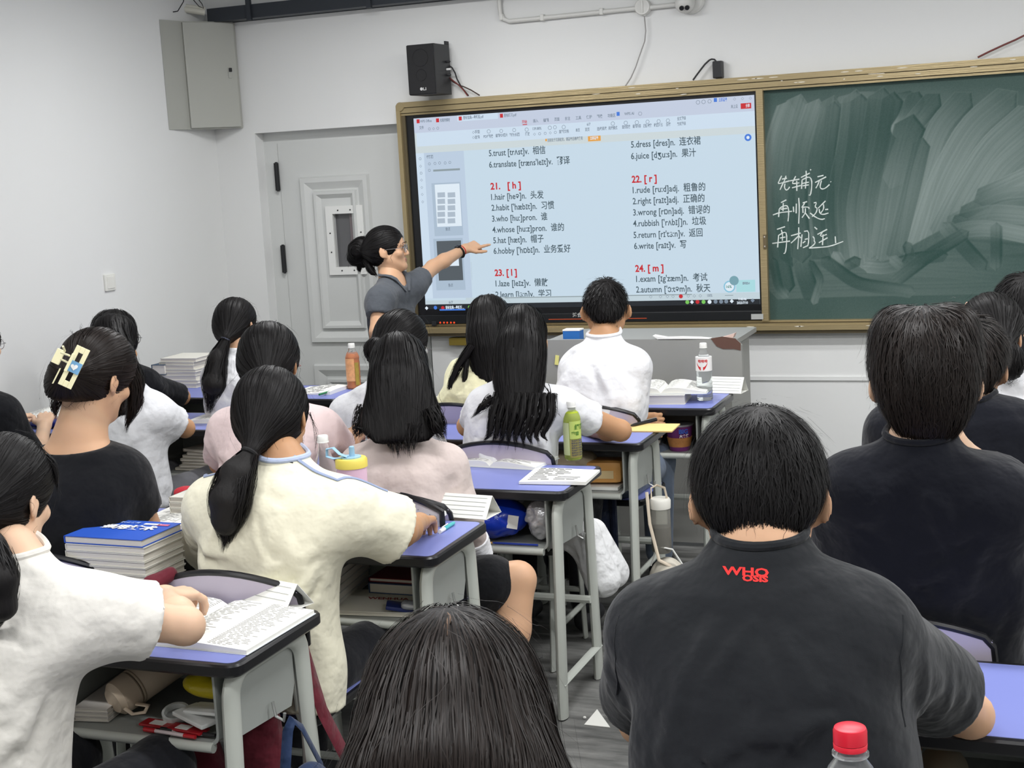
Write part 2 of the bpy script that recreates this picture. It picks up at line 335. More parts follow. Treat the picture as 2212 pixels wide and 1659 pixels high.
# ---- chalkboard with wiped chalk painted per vertex
BX0, BX1 = MXC+0.017, FX1-0.03; BZ0, BZ1 = FZ0+0.068, FZ1-0.072; BY = -0.022
strokes = []   # control polyline in photo-crop pixels, half width, brightness, alpha
def S(pts, w, b, al, st=1.0): strokes.append(([(1620+x/2.593, 120+y/2.593) for (x, y) in pts], w/2.593, b, al, st))
S([(100, 500), (600, 420), (1200, 420), (1700, 500)], 250, .30, .55)
S([(100, 850), (600, 800), (1200, 800), (1700, 850)], 260, .40, .6)
S([(150, 1260), (600, 1240), (1200, 1230), (1700, 1200)], 110, .30, .5)
S([(560, 1090), (1200, 1130), (1700, 1180)], 120, .22, .5)
S([(500, 250), (640, 215), (800, 235), (900, 215)], 22, .42, .6)
for (pts, w, b) in (
    ([(205, 300), (150, 450), (110, 700), (140, 1000), (200, 1300)], 60, .46), ([(270, 270), (200, 500), (180, 800), (230, 1130)], 70, .36),
    ([(300, 1000), (290, 1180), (350, 1350)], 55, .40), ([(370, 290), (300, 500), (260, 800), (290, 1120)], 62, .47), ([(460, 270), (400, 520), (390, 800), (430, 1110)], 60, .33),
    ([(470, 290), (430, 600), (430, 900), (450, 1100)], 45, .28), ([(590, 250), (570, 500), (490, 800), (500, 1050), (540, 1130)], 75, .50), ([(620, 260), (600, 520), (540, 800), (560, 1140)], 60, .38),
    ([(740, 240), (700, 480), (610, 850), (640, 1140)], 80, .52), ([(800, 250), (760, 500), (690, 800), (680, 1100)], 62, .36), ([(930, 240), (880, 360), (840, 420)], 55, .55),
    ([(1030, 250), (900, 400), (800, 700)], 60, .58), ([(900, 400), (830, 700), (760, 1100)], 90, .34), ([(1200, 250), (1060, 400), (960, 700), (900, 1100)], 70, .56),
    ([(1440, 250), (1250, 400), (1080, 700), (960, 1080)], 85, .53), ([(960, 500), (890, 800), (810, 1120)], 52, .24), ([(1560, 340), (1350, 520), (1180, 800), (1080, 1000)], 80, .50),
    ([(1600, 480), (1400, 640), (1250, 900), (1140, 960)], 70, .47), ([(1700, 620), (1480, 720), (1300, 800)], 60, .52), ([(1640, 760), (1400, 780), (1200, 880)], 40, .38), ([(1600, 900), (1350, 880), (1160, 940)], 50, .45),
    ([(1560, 1010), (1320, 960), (1150, 980), (930, 1100)], 45, .52), ([(480, 1120), (520, 1190), (600, 1150)], 35, .50), ([(660, 1180), (760, 1190), (900, 1140), (1080, 1120)], 40, .50), ([(800, 1140), (860, 1190), (900, 1120), (880, 1060)], 30, .46),
    ([(1100, 960), (1180, 1050), (1300, 1180)], 45, .38), ([(1380, 960), (1380, 1180)], 35, .42), ([(1200, 1000), (1000, 1120), (820, 1260)], 40, .30), ([(420, 1150), (600, 1280), (900, 1320)], 40, .30), ([(130, 1150), (160, 1300), (200, 1340)], 30, .36),
    ([(340, 1160), (400, 1250), (360, 1380)], 24, .42)):
    S(pts, w, b, .78)
def paint(X, Z):
    P = np.stack([X, Z], -1); I = np.full(X.shape, 0.10)
    nz = lambda a, f, ph: 0.5+0.5*np.sin(a*f+ph+1.7*np.sin(a*f*0.37+ph*2))
    I += 0.05*nz(X+Z*0.6, 9, 1)*nz(Z, 7, 2)
    for i, (pix, w, b, al, st) in enumerate(strokes):
        q = [PY(x, y, BY) for (x, y) in pix]; q = np.array([(a[0], a[2]) for a in q]); hw = w/425.0
        # densify by Catmull-Rom-like smoothing
        t = np.linspace(0, 1, 14); tt = np.linspace(0, 1, len(q)); qq = np.stack([np.interp(t, tt, q[:, 0]), np.interp(t, tt, q[:, 1])], -1)
        for _ in range(2): qq[1:-1] = 0.25*qq[:-2]+0.5*qq[1:-1]+0.25*qq[2:]
        D = np.full(X.shape, 9.0); A = np.zeros(X.shape); sd = np.zeros(X.shape); n = len(qq)-1
        for k in range(n):
            a, bb = qq[k], qq[k+1]; d = bb-a; L = np.hypot(*d)+1e-9; e = d/L; r0 = P-a
            s_ = r0@e; c = np.clip(s_, 0 if k else -9, L if k < n-1 else 9); pr = r0-c[..., None]*e; dist = np.hypot(pr[..., 0], pr[..., 1])
            ext = np.maximum(0, np.maximum(-s_ if k == 0 else 0, (s_-L) if k == n-1 else 0))
            dist = dist + ext*1.2; m = dist < D
            D = np.where(m, dist, D); A = np.where(m, (k+np.clip(s_/L, 0, 1))/n, A); sd = np.where(m, r0@np.array([-e[1], e[0]]), sd)
        cov = np.clip((hw-D)/(0.006), 0, 1)
        stri = 0.6*nz(sd, 230, i)+0.4*nz(sd, 610, i*3)
        edge = np.exp(-((D-hw*0.96)/0.004)**2)
        lev = b*(0.80+0.30*stri)*(0.62+0.5*np.sin(A*3.1+0.3*i))+0.22*edge*b-0.10*np.exp(-((D-hw*0.80)/0.010)**2)*(sd > 0)
        if w > 80: lev = b*(0.7+0.3*nz(X+0.4*Z, 22, i))*(0.8+.3*nz(Z, 13, i)); cov = np.clip((hw-D)/(0.09), 0, 1)
        I = I*(1-al*cov)+lev*al*cov
    return np.clip(I, 0.02, 0.95)
def chalkboard():
    xs = np.concatenate([np.linspace(BX0, 3.3, 440), np.linspace(3.3, BX1, 40)[1:]]); zs = np.linspace(BZ0, BZ1, 400)
    X, Z = np.meshgrid(xs, zs, indexing='ij'); I = paint(X, Z); I = I + RNG.normal(0, 0.012, I.shape)
    nx, nz_ = len(xs), len(zs); vs = np.stack([X.ravel(), np.full(X.size, BY), Z.ravel()], -1)
    i, j = np.meshgrid(np.arange(nx-1), np.arange(nz_-1), indexing='ij'); a = (i*nz_+j).ravel()
    fs = np.stack([a, a+nz_, a+nz_+1, a+1], -1)
    me = fast_mesh(vs, fs); at = me.attributes.new('chalk', 'FLOAT', 'POINT'); at.data.foreach_set('value', I.ravel().astype(np.float32))
    return me
def fast_mesh(vs, fs, smooth=False):
    vs = np.asarray(vs, np.float32); fs = np.asarray(fs, np.int32); me = bpy.data.meshes.new('m'); k = fs.shape[1]
    me.vertices.add(len(vs)); me.vertices.foreach_set('co', vs.ravel()); me.loops.add(fs.size); me.loops.foreach_set('vertex_index', fs.ravel())
    me.polygons.add(len(fs)); me.polygons.foreach_set('loop_start', np.arange(0, fs.size, k, dtype=np.int32))
    me.update(calc_edges=True); me.polygons.foreach_set('use_smooth', np.full(len(fs), smooth)); me.validate(); return me
def chalk_mat():
    m = bpy.data.materials.new('green chalkboard'); m.use_nodes = True; N = m.node_tree.nodes; L = m.node_tree.links; b = N['Principled BSDF']
    a = N.new('ShaderNodeAttribute'); a.attribute_name = 'chalk'
    cr = N.new('ShaderNodeValToRGB'); e = cr.color_ramp.elements
    e[0].position = 0.0; e[0].color = (*srgb(32, 66, 60), 1); e[1].position = 0.65; e[1].color = (*srgb(134, 148, 144), 1)
    L.new(a.outputs['Fac'], cr.inputs['Fac']); L.new(cr.outputs['Color'], b.inputs['Base Color']); b.inputs['Roughness'].default_value = 0.6; b.inputs['Specular IOR Level'].default_value = 0.3
    return m
cb = thing('chalkboard', 'dark green chalkboard with wiped chalk smears and three lines of handwriting', 'chalkboard', ((BX0+BX1)/2, BY, BZ0))
obj('writing_surface', chalkboard(), chalk_mat(), cb)
MB().box(((BX0+BX1)/2, BY/2-0.0005, (BZ0+BZ1)/2), (BX1-BX0, -BY-0.003, BZ1-BZ0)).build('backing_board', M_dark, cb)
M_chalk = mat('white chalk', srgb(212, 220, 216), 0.9)
def cs(x, y): return PY(1640+x/6.914, 340+y/6.914, BY-0.001)
CH = [  # handwritten strokes, grouped by character
 [[(335,275),(300,350),(278,392),(330,385),(455,350)],[(400,275),(385,330),(350,400),(310,485)],[(385,390),(375,450),(400,490),(430,480),(455,440)],[(340,325),(415,310)]],
 [[(460,350),(600,325)],[(545,280),(500,370),(495,395),(600,380)],[(490,455),(620,420)],[(560,350),(562,500)],[(625,300),(755,235)],[(700,200),(705,290),(690,465)],[(640,340),(632,470)],[(640,335),(740,285),(785,330),(785,450),(765,570),(740,560)],[(640,390),(740,370)],[(650,425),(740,410)],[(760,180),(775,190)]],
 [[(870,290),(960,268)],[(835,375),(1000,290)],[(900,350),(870,420),(845,460)],[(930,345),(905,440),(930,475),(985,465),(1050,405)],[(1066,360),(1072,368)]],
 [[(325,675),(405,635)],[(300,770),(290,890)],[(300,770),(340,735),(410,715),(440,760),(440,870),(430,955)],[(360,680),(355,800)],[(320,775),(420,760)],[(205,860),(300,825),(490,805)]],
 [[(510,735),(515,815)],[(555,690),(552,835)],[(590,605),(600,750),(590,990)],[(650,680),(715,660)],[(680,680),(650,730),(625,745),(740,740),(745,770)],[(650,745),(655,830)],[(690,760),(690,830),(640,900)],[(690,830),(750,915)]],
 [[(815,680),(860,670),(830,740),(870,760),(850,830),(790,885)],[(760,830),(850,900),(930,930),(980,915)],[(990,650),(930,710),(880,760)],[(960,700),(965,770),(920,830)],[(985,780),(1030,775)],[(895,770),(905,840),(960,855),(1035,830)]],
 [[(265,1075),(385,1035)],[(290,1160),(275,1345)],[(290,1165),(370,1115),(410,1130),(410,1300),(390,1430),(365,1435)],[(330,1080),(350,1150),(345,1245)],[(310,1205),(390,1190)],[(195,1285),(460,1250)]],
 [[(475,1170),(620,1130)],[(590,1045),(590,1180),(575,1370)],[(590,1170),(520,1240),(475,1280)],[(590,1170),(620,1205)],[(640,1150),(622,1335)],[(670,1105),(740,1095),(740,1250),(725,1325)],[(680,1225),(725,1215)],[(650,1280),(690,1250)],[(655,1350),(720,1320)]],
 [[(825,1040),(865,1075)],[(800,1180),(825,1210),(820,1250),(840,1275),(800,1320),(745,1355)],[(745,1355),(900,1345),(1060,1330),(1255,1255)],[(870,1150),(1015,1075)],[(950,1105),(900,1190),(1010,1150)],[(890,1275),(1020,1200)],[(955,1150),(945,1310)],[(1135,1180),(1142,1280)]],
]
for ch in CH:
    mb = MB()
    for st in ch:
        q = [cs(x, y) for (x, y) in st]
        if len(q) > 2:   # round the corners
            r = [q[0]]
            for k in range(1, len(q)-1): r += [q[k]*0.75+q[k-1]*0.25, q[k]*0.75+q[k+1]*0.25]
            q = r+[q[-1]]
        mb.tube(q, [0.0032+0.0006*math.sin(i*2.1) for i in range(len(q))], 6, up=(0, 1, 0), sy=0.3)
    mb.build('chalk_character', M_chalk, cb)
# ---- interactive display
SY = -0.04
dsp = thing('interactive_display', 'large black bezelled display showing a phonetics word list in English and Chinese', 'display', PY(1260, 690, SY))
M_bez = mat('black display bezel', srgb(19, 20, 23), 0.3, spec=0.5)
a = PY(872, 226, SY); bx0, bx1 = FX0+0.044, MXC-0.017; bz0, bz1 = FZ0+0.068, FZ1-0.072
sx0, sz1 = PY(893, 252, SY)[0], PY(1628, 205, SY)[2]; sx1, sz0 = PY(1642, 657, SY)[0], PY(1642, 657, SY)[2]
for nm, (p, q, r, s) in {'bezel': (bx0, bx1, bz0, bz1)}.items():
    mb = MB()
    mb.box(((bx0+sx0)/2, SY/2-0.001, (bz0+bz1)/2), (sx0-bx0, -SY-0.001, bz1-bz0)); mb.box(((bx1+sx1)/2, SY/2-0.001, (bz0+bz1)/2), (bx1-sx1, -SY-0.001, bz1-bz0))
    mb.box(((sx0+sx1)/2, SY/2, (sz1+bz1)/2), (sx1-sx0, -SY-0.001, bz1-sz1)); mb.box(((sx0+sx1)/2, SY/2, (bz0+sz0)/2), (sx1-sx0, -SY-0.001, sz0-bz0))
    mb.build('bezel', M_bez, dsp)
MB().box(((bx0+bx1)/2, SY-0.012, bz0+0.027), (bx1-bx0, 0.02, 0.05), bev=0.004).build('speaker_bar', mat('black speaker bar', srgb(24, 26, 29), 0.4), dsp)
def EM(name, c, k=1.0): return mat(name, (0.01, 0.01, 0.01), 0.35, spec=0.25, emit=(srgb(*c), k))
E_bg = EM('screen page', (197, 216, 230)); E_side = EM('screen side', (186, 203, 222)); E_top = EM('screen tab strip', (193, 203, 222)); E_tool = EM('screen toolbar', (203, 220, 236)); E_yel = EM('screen notice', (202, 213, 216))
E_txt = EM('screen text', (72, 90, 100)); E_red = EM('screen red', (196, 42, 50)); E_ico = EM('screen icons', (120, 134, 150)); E_task = EM('screen taskbar', (34, 38, 44)); E_wh = EM('screen white', (222, 234, 244)); E_thumb = EM('screen grey page', (84, 92, 98))
E_or = EM('screen orange', (226, 160, 72)); E_blu = EM('screen blue', (66, 120, 214)); E_stat = EM('screen status', (192, 208, 216)); E_line = EM('screen scroll line', (140, 154, 160)); E_cyan = EM('screen widget', (168, 216, 222)); E_grn = EM('screen green', (120, 196, 90))
lay = [0]
def ui(c0, c1, m, name='screen_area', lv=1):
    p, q = PY(c0[0], c0[1], SY), PY(c1[0], c1[1], SY); x0, x1, z1, z0 = max(p[0], sx0), min(q[0], sx1), min(p[2], sz1), max(q[2], sz0)
    y = SY-0.0004*lv
    return obj(name, me_from([(x0, y, z0), (x1, y, z0), (x1, y, z1), (x0, y, z1)], [(0, 1, 2, 3)]), m, dsp)
MB().box(((sx0+sx1)/2, SY+0.004, (sz0+sz1)/2), (sx1-sx0, 0.008, sz1-sz0)).build('screen_panel', E_bg, dsp)
H = lambda x, f: x  # placeholder for readability
def zat(px, py): return PY(px, py, SY)[2]
def area(px0, py0, px1, zt, zb, m, lv, name='screen_area'):
    x0, x1 = PY(px0, py0, SY)[0], PY(px1, py0, SY)[0]; y = SY-0.0004*lv
    x0, x1 = max(x0, sx0), min(x1, sx1)
    return obj(name, me_from([(x0, y, zb), (x1, y, zb), (x1, y, zt), (x0, y, zt)], [(0, 1, 2, 3)]), m, dsp)
zs = lambda *pts: [zat(*p) for p in pts]
z_tab, z_tool1, z_tool0, z_yel0 = zs((1628, 240), (1628, 238), (1628, 272), (1628, 288)); z_st = zat(1500, 634); z_tk = zat(1500, 648)
area(890, 250, 1645, sz1, z_tab-0.0, E_top, 1)
area(900, 300, 1636, z_tool1-0.004, z_tool0, E_tool, 2); area(890, 300, 1645, z_tab, z_yel0, E_yel, 1)
area(890, 400, 1006, z_yel0, z_st, E_side, 1); area(893, 400, 920, z_yel0, z_st, E_tool, 2)
area(1006, 640, 1645, z_st, z_tk, E_stat, 4); area(890, 640, 1010, z_st-0.012, z_tk, E_stat, 4)
area(890, 660, 1660, z_tk, sz0, E_task, 5)
area(1090, 640, 1495, z_st-0.002, z_st-0.0065, E_line, 5)
# thumbnails of the side column
def card(c0, c1, m, lv): return ui(c0, c1, m, 'page_thumbnail', lv)
card((932, 396), (1001, 508), EM('thumb frame', (170, 188, 206)), 2); card((939, 399), (998, 488), E_wh, 3)
card((936, 516), (1006, 626), EM('thumb frame', (170, 188, 206)), 2); card((943, 521), (1001, 605), E_thumb, 3); card((950, 556), (992, 574), E_wh, 4)
for k in range(5):
    for x in (945, 967): ui((x, 416+k*14), (x+17, 426+k*14), EM('thumb text', (172, 186, 200)), 'thumbnail_text', 5)
ui((1018, 566), (1020, 604), E_line, 'scroll_bar', 3)
def line(s, px, py, pr, m=E_txt, size=0.047, name='word_line', lv=3, bold=0.0):
    p = PY(px, py, SY); w = PY(pr, py, SY)[0]-p[0]
    me = text_mesh(s, size, name, bold=bold)
    if len(me.vertices) == 0: return
    co = np.zeros(len(me.vertices)*3, np.float32); me.vertices.foreach_get('co', co); co = co.reshape(-1, 3)
    f = w/(co[:, 0].max()-co[:, 0].min()); x0 = co[:, 0].min()
    out = np.stack([p[0]+(co[:, 0]-x0)*f, np.full(len(co), SY-0.0004*lv), p[2]+co[:, 1]], -1)
    me.vertices.foreach_set('co', out.astype(np.float32).ravel()); me.update()
    return obj(name, me, m, dsp)
for a in (("5.trust [trʌst]v.  相信", 1056.5, 337.6, 1179), ("6.translate [træns'leɪt]v.  翻译", 1057, 362.3, 1232), ("1.hair [heə]n.  头发", 1061.4, 432.2, 1175),
          ("2.habit ['hæbɪt]n.  习惯", 1062.2, 455.3, 1197.8), ("3.who [hu:]pron.  谁", 1063.3, 478.9, 1183), ("4.whose [hu:z]pron.  谁的", 1064, 502.8, 1219), ("5.hat [hæt]n.  帽子", 1066, 525.6, 1175),
          ("6.hobby ['hɒbɪ]n.  业务爱好", 1066.7, 548.4, 1233), ("1.laze [leɪz]v.  懒散", 1071, 618.7, 1184.5), ("2.learn [lɜ:n]v.  学习", 1071, 642.6, 1191),
          ("5.dress [dres]n.  连衣裙", 1363.4, 319, 1514), ("6.juice [dʒu:s]n.  果汁", 1363.4, 344, 1504), ("1.rude [ru:d]adj.  粗鲁的", 1367, 417.4, 1524), ("2.right [raɪt]adj.  正确的", 1367, 441.3, 1522.5),
          ("3.wrong [rɒn]adj.  错误的", 1368, 465.6, 1534), ("4.rubbish ['rʌbɪʃ]n.  垃圾", 1368, 489.5, 1526), ("5.return [rɪ'tɜ:n]v.  返回", 1369, 514.2, 1518), ("6.write [raɪt]v.  写", 1370, 538, 1483),
          ("1.exam [ɪg'zæm]n.  考试", 1374.4, 609, 1528.6), ("2.autumn ['ɔ:təm]n.  秋天", 1374.4, 632, 1535)):
    line(*a, bold=0.0006)
for a in (("21.   [ h ]", 1060, 409.4, 1125.6), ("23. [ l ]", 1069, 596, 1117), ("22. [ r ]", 1365, 394.6, 1419), ("24. [ m ]", 1372.5, 587, 1433.6)):
    line(*a, m=E_red, size=0.05, bold=0.0016)
def small(s, px, py, pr, m=E_ico, size=0.02, lv=6, bold=0.0004): return line(s, px, py, pr, m, size, 'interface_text', lv, bold)
ui((987, 243.5), (1076, 256.5), E_tool, 'screen_area', 2)
for (s, x, y, r) in (("WPS Office", 908, 265, 933), ("找稻壳模板", 951, 263, 973), ("音标宝典—最新版.pdf", 1001, 257.5, 1045), ("音标练习.pdf", 1089, 252.5, 1116), ("开始", 1128, 266.5, 1139), ("插入", 1152, 264.5, 1163), ("编辑", 1174, 263, 1186), ("页面", 1198, 261, 1209), ("批注", 1221, 259.5, 1232), ("工具", 1244, 258, 1256),
                     ("保护", 1267, 256, 1279), ("转换", 1290, 254.5, 1302), ("功能区", 1313, 253, 1330), ("WPS AI", 1349, 249, 1370), ("文件", 906, 279, 916), ("手型", 1026, 288, 1037), ("选择", 1026, 299.5, 1037), ("PDF转换", 1045, 298, 1066), ("编辑PDF图片", 1071, 296, 1097), ("转为长图", 1101, 294.5, 1123),
                     ("播放", 1135, 292.5, 1145), ("139.88%", 1151, 281, 1170), ("旋转文档", 1208, 287.5, 1229), ("单页", 1244, 284.5, 1253), ("双页", 1264, 283, 1274), ("连续阅读", 1290, 281.5, 1311), ("阅读模式", 1315, 280, 1334), ("查找替换", 1344, 277.5, 1362), ("编辑内容", 1367, 276, 1385), ("压缩", 1390, 275, 1408), ("截图对比", 1413, 273.5, 1432), ("压缩", 1439, 272, 1449),
                     ("全文翻译", 1463, 259.5, 1482), ("划词翻译", 1463, 271, 1482), ("6/7", 1268, 271.5, 1276), ("当前处于沉浸状态，请登录后继续使用", 1183, 306, 1259), ("立即登录", 1553, 219, 1571), ("未上云", 1579, 233.5, 1594), ("缩略图", 922, 342, 936), ("第5页", 963, 498, 973), ("第6页", 969, 619, 979), ("6/7", 970, 655.5, 979), ("100%", 1528, 641, 1539)):
    small(s, x, y, r, m=E_red if s == "开始" else (E_blu if s == "立即登录" else E_ico))
ui((1270, 294.5), (1298, 304), E_or, 'screen_button', 3); small("立即登录", 1275, 301.5, 1293, E_wh, 0.018, 7)
ui((1600, 223.5), (1623, 234), E_red, 'screen_button', 3); small("分享", 1611, 231.5, 1620, E_wh, 0.019, 7)
for (x, y, c) in ((904, 262, E_red), (946, 260, E_red), (995, 256, E_red), (1084, 250, E_red), (1546, 216, E_blu), (1336, 246, E_blu)): ui((x-4, y-4), (x+3, y+4), c, 'icon', 5)
def ring(px, py, r, m, w=0.0012, lv=6, name='icon', n=14, fill=False):
    p = PY(px, py, SY); y = SY-0.0004*lv; vs = []; r = r/390
    for k in range(n):
        c, s = math.cos(2*math.pi*k/n), math.sin(2*math.pi*k/n); vs += [(p[0]+r*c, y, p[2]+r*s), (p[0]+(r-w)*c, y, p[2]+(r-w)*s)]
    if fill: return obj(name, me_from(vs[::2], [tuple(range(n))]), m, dsp)
    return obj(name, me_from(vs, [(2*k, 2*((k+1) % n), 2*((k+1) % n)+1, 2*k+1) for k in range(n)]), m, dsp)
for (x, y) in ((1056, 284), (1083, 283), (1111, 281), (1138, 280), (1188, 276), (1199, 275), (1218, 274.5), (1324, 267), (1352, 265.5), (1376, 264.5), (1399, 263), (1423, 262), (1443, 260.5), (1508, 221), (1520, 220), (1533, 219), (1383, 245.5)): ring(x, y, 4.2, E_ico, 0.0022, n=6 if x % 2 else 12)
for (x, y) in ((1155, 290), (1166, 289), (1178, 288), (1189, 287), (1200, 286), (928, 278.5), (937, 278), (946, 277), (1023, 286), (1023, 297), (908, 343), (909, 359), (910, 374), (911, 389), (911.5, 405), (912.5, 420), (913.5, 436), (928, 354), (940, 353), (950, 352), (962, 352), (972, 351), (928, 368)): ring(x, y, 3.0, E_ico, 0.002, n=4 if x % 2 else 10)
for (x, y) in ((1587, 214), (1604, 213), (1621, 212)): ring(x, y, 3, E_ico, 0.0016, n=4)
ui((936, 366.5), (994, 367.6), E_line, 'slider', 5); ui((1129, 268.5), (1139, 269.6), E_red, 'tab_mark', 5); ui((1178, 300), (1182, 305), E_or, 'icon', 6)
ring(1616, 297, 7, E_blu, lv=6, fill=True); ring(1616, 297, 3.2, E_wh, lv=7, fill=True)
# status widgets
ui((1590, 605), (1632, 630), E_cyan, 'widget_panel', 6); ring(1576, 619, 12, EM('widget rim', (130, 190, 215)), 0.006, 8); ring(1576, 619, 9, E_wh, lv=7, fill=True); ring(1586, 606, 9.5, EM('widget disc', (118, 160, 172)), lv=9, fill=True, n=20)
small("16%", 1569, 622, 1581, EM('widget green', (60, 130, 110)), 0.02, 9); small("透明度60", 1604, 614, 1620, E_ico, 0.014, 9)
for x in (1406, 1427, 1442, 1454, 1487, 1500, 1513): ring(x, 641-(x-1406)*0.02, 3.4, E_ico, 0.002, 6, n=4)
ring(1471, 640, 4.4, E_red, lv=6, fill=True, n=8); ui((1566, 637.5), (1584, 638.5), E_line, 'slider', 6)
# taskbar
for (x, y, c) in ((1485, 652.5, E_grn), (1495, 652.5, E_wh), (1507, 652, E_red), (1520, 652, E_grn), (1533, 652, E_wh), (1546, 651.5, E_ico), (1558, 651.5, E_ico), (1569, 651, E_ico), (1581, 650.5, E_wh), (1626, 649, E_ico), (922, 665.5, E_wh), (941, 664.5, E_blu), (957, 665, E_red), (1015, 663.5, E_grn)): ring(x, y, 4.2, c, lv=7, fill=True, n=4 if x in (922, 1495, 1581, 1626) else 9)
small("9:40:46", 1595, 648.5, 1613, E_wh, 0.018, 8, 0.0006); small("2025/7/10", 1592, 656.5, 1616, E_wh, 0.018, 8, 0.0006)
small("音标宝典—最新版…", 963, 667, 1003, E_wh, 0.02, 8, 0.0005); small("幻灯", 1020, 666, 1027, E_wh, 0.018, 8); ui((950, 671), (1006, 672.3), E_blu, 'task_underline', 8)
# printed marks on the speaker bar
YB_ = SY-0.0225
M_mk = mat('pale lettering', srgb(190, 190, 188), 0.5); M_or = mat('orange red marks', srgb(226, 72, 30), 0.4, emit=(srgb(226, 72, 30), 0.6)); M_orl = mat('orange trim line', srgb(190, 78, 44), 0.4)
p = PY(1237, 683, YB_); q = PY(1262, 683, YB_)
place_text("鸿合Hi", 0.026, (p[0], YB_-0.0005, p[2]-0.003), (1, 0, 0), (0, 0, 1), M_mk, dsp, bold=0.0006)
p = PY(1185, 690, YB_); q = PY(1397, 687, YB_)
MB().box(((p[0]+q[0])/2, YB_, p[2]), (q[0]-p[0], 0.002, 0.004)).build('trim_line', M_orl, dsp)
for x in (951, 959, 966, 974, 981):
    p = PY(x, 697, YB_); MB().lathe((p[0], YB_, p[2]), [(0.0062, 0), (0.005, 0.001), (0, 0.0012)], 6, axis=(0, -1, 0)).build('indicator', M_or, dsp)
p = PY(938, 699, YB_); MB().box((p[0], YB_-0.001, p[2]), (0.03, 0.006, 0.026), bev=0.003).build('power_button', mat('button black', srgb(40, 41, 44), 0.4), dsp)
p = PY(1637, 684, YB_); MB().box((p[0]-0.003, YB_, p[2]), (0.062, 0.002, 0.028)).build('sticker', mat('grey sticker', srgb(176, 178, 176), 0.5), dsp)
# ------------------------------------------------------------------ wall items
M_cab = mat('grey enamel cabinet', srgb(171, 172, 165), 0.45, bump=(40, 0.05, 0.002))
A_ = PY(503, 47, -0.0)  # cabinet spans the corner between the two walls
c = thing('electrical_cabinet', 'grey metal electrical cabinet mounted high across the room corner', 'cabinet', PY(440, 270, -0.1))
zc1 = PY(505, 46, -0.05)[2]; zc0 = PY(518, 276, -0.05)[2]
# box against the front wall; its door faces the room
lw = lambda px: CAM[1]+ray(px, 150)[1]*(XL-CAM[0])/ray(px, 150)[0]
yb = -0.30; x1 = PY(512, 150, -0.02)[0]
Pfl = PY(397, 150, yb)      # near vertical edge between side and door
def flat(y, px): return PY(px, 150, y)[0]
base = [(XL+0.002, -0.005), (x1, -0.005), (x1, -0.03), (flat(-0.30, 399), -0.30), (XL+0.002, lw(353))]
mb = MB(); mb.prism(base, (0, 0, zc0), V(1, 0, 0), V(0, 1, 0), V(0, 0, 1), zc1-zc0); mb.build('body', M_cab, c)
e0 = V(x1, -0.03, 0); e1 = V(flat(-0.30, 399), -0.30, 0); dv = nrm(e1-e0); nv = nrm(np.cross(dv, V(0, 0, 1))); nv = nv if nv[1] < 0 else -nv
L = np.linalg.norm(e1-e0); mid = (e0+e1)/2+nv*0.009+V(0, 0, (zc0+zc1)/2); R = np.stack([dv, nv, V(0, 0, 1)], 1)
MB().box(mid, (L-0.006, 0.016, zc1-zc0-0.012), R=R, bev=0.004).build('cabinet_door', M_cab, c)
hp = PY(502, 160, 0); hp = e0+dv*0.05+nv*0.02+V(0, 0, PY(502, 158, -0.05)[2])
MB().box(hp, (0.02, 0.006, 0.06), R=R, bev=0.002).box(hp+nv*0.008+V(0, 0, 0.016), (0.016, 0.014, 0.022), R=R, bev=0.003, mi=1).build('latch', [M_cab, M_dark], c)
# loudspeaker on the board
s = thing('wall_speaker', 'black box loudspeaker above the left end of the display', 'speaker', PY(920, 206, -0.1))
M_spk = mat('black speaker cloth', srgb(22, 22, 24), 0.75, bump=(400, 0.3, 0.001)); M_spb = mat('black vinyl box', srgb(30, 31, 34), 0.45)
f0, f1 = PY(878, 98, -0.24), PY(937, 96, -0.24); zb = PY(880, 207, -0.24)[2]; yaw = 0.0
w = f1[0]-f0[0]; h = f0[2]-zb
MB().box(((f0[0]+f1[0])/2, -0.14, f0[2]-h/2), (w, 0.2, h), bev=0.004).build('enclosure', M_spb, s)
MB().box(((f0[0]+f1[0])/2, -0.245, f0[2]-h/2), (w-0.004, 0.012, h-0.006), bev=0.003).build('grille', M_spk, s)
for (dz, r) in ((0.06, 0.045), (-0.03, 0.03)):
    MB().tube([((f0[0]+f1[0])/2+r*math.cos(k*math.pi/10), -0.2515, f0[2]-h/2+dz+r*math.sin(k*math.pi/10)) for k in range(20)], 0.0015, 5, closed=True).build('cone_ring', M_spk, s)
place_text("●L.I", 0.02, ((f0[0]+f1[0])/2-0.012, -0.2518, zb+0.022), (1, 0, 0), (0, 0, 1), mat('silver lettering', srgb(205, 205, 205), 0.3, 0.3), s, bold=0.0008)
MB().box((f1[0]-0.01, -0.05, f0[2]-h/2+0.01), (0.006, 0.05, h+0.02)).build('wall_bracket', M_dark, s)
for k, (dz, cc) in enumerate(((0.04, M_dark), (0.0, mat('white plug', srgb(220, 220, 218), 0.4)), (-0.03, M_dark))):
    MB().lathe((f1[0], -0.09, f0[2]-h/2+dz), [(0.006, 0), (0.006, 0.02), (0.003, 0.024), (0, 0.025)], 8, axis=(1, 0, 0)).build('plug', cc, s, True)
def cable(name, label, pix, Y, r, m, cat='cable', **k):
    q = [PY(x, y, Y) for (x, y) in pix]; r_ = [q[0]]
    for i in range(1, len(q)-1): r_ += [q[i]*0.7+q[i-1]*0.3, q[i]*0.7+q[i+1]*0.3]
    return tag(MB().tube(r_+[q[-1]], r, 6).build(name, m, None, True), label, cat)
M_cblk = mat('black cable', srgb(35, 34, 36), 0.5); M_cred = mat('dark red cable', srgb(105, 42, 38), 0.5); M_cgr = mat('grey cable', srgb(150, 148, 146), 0.5)
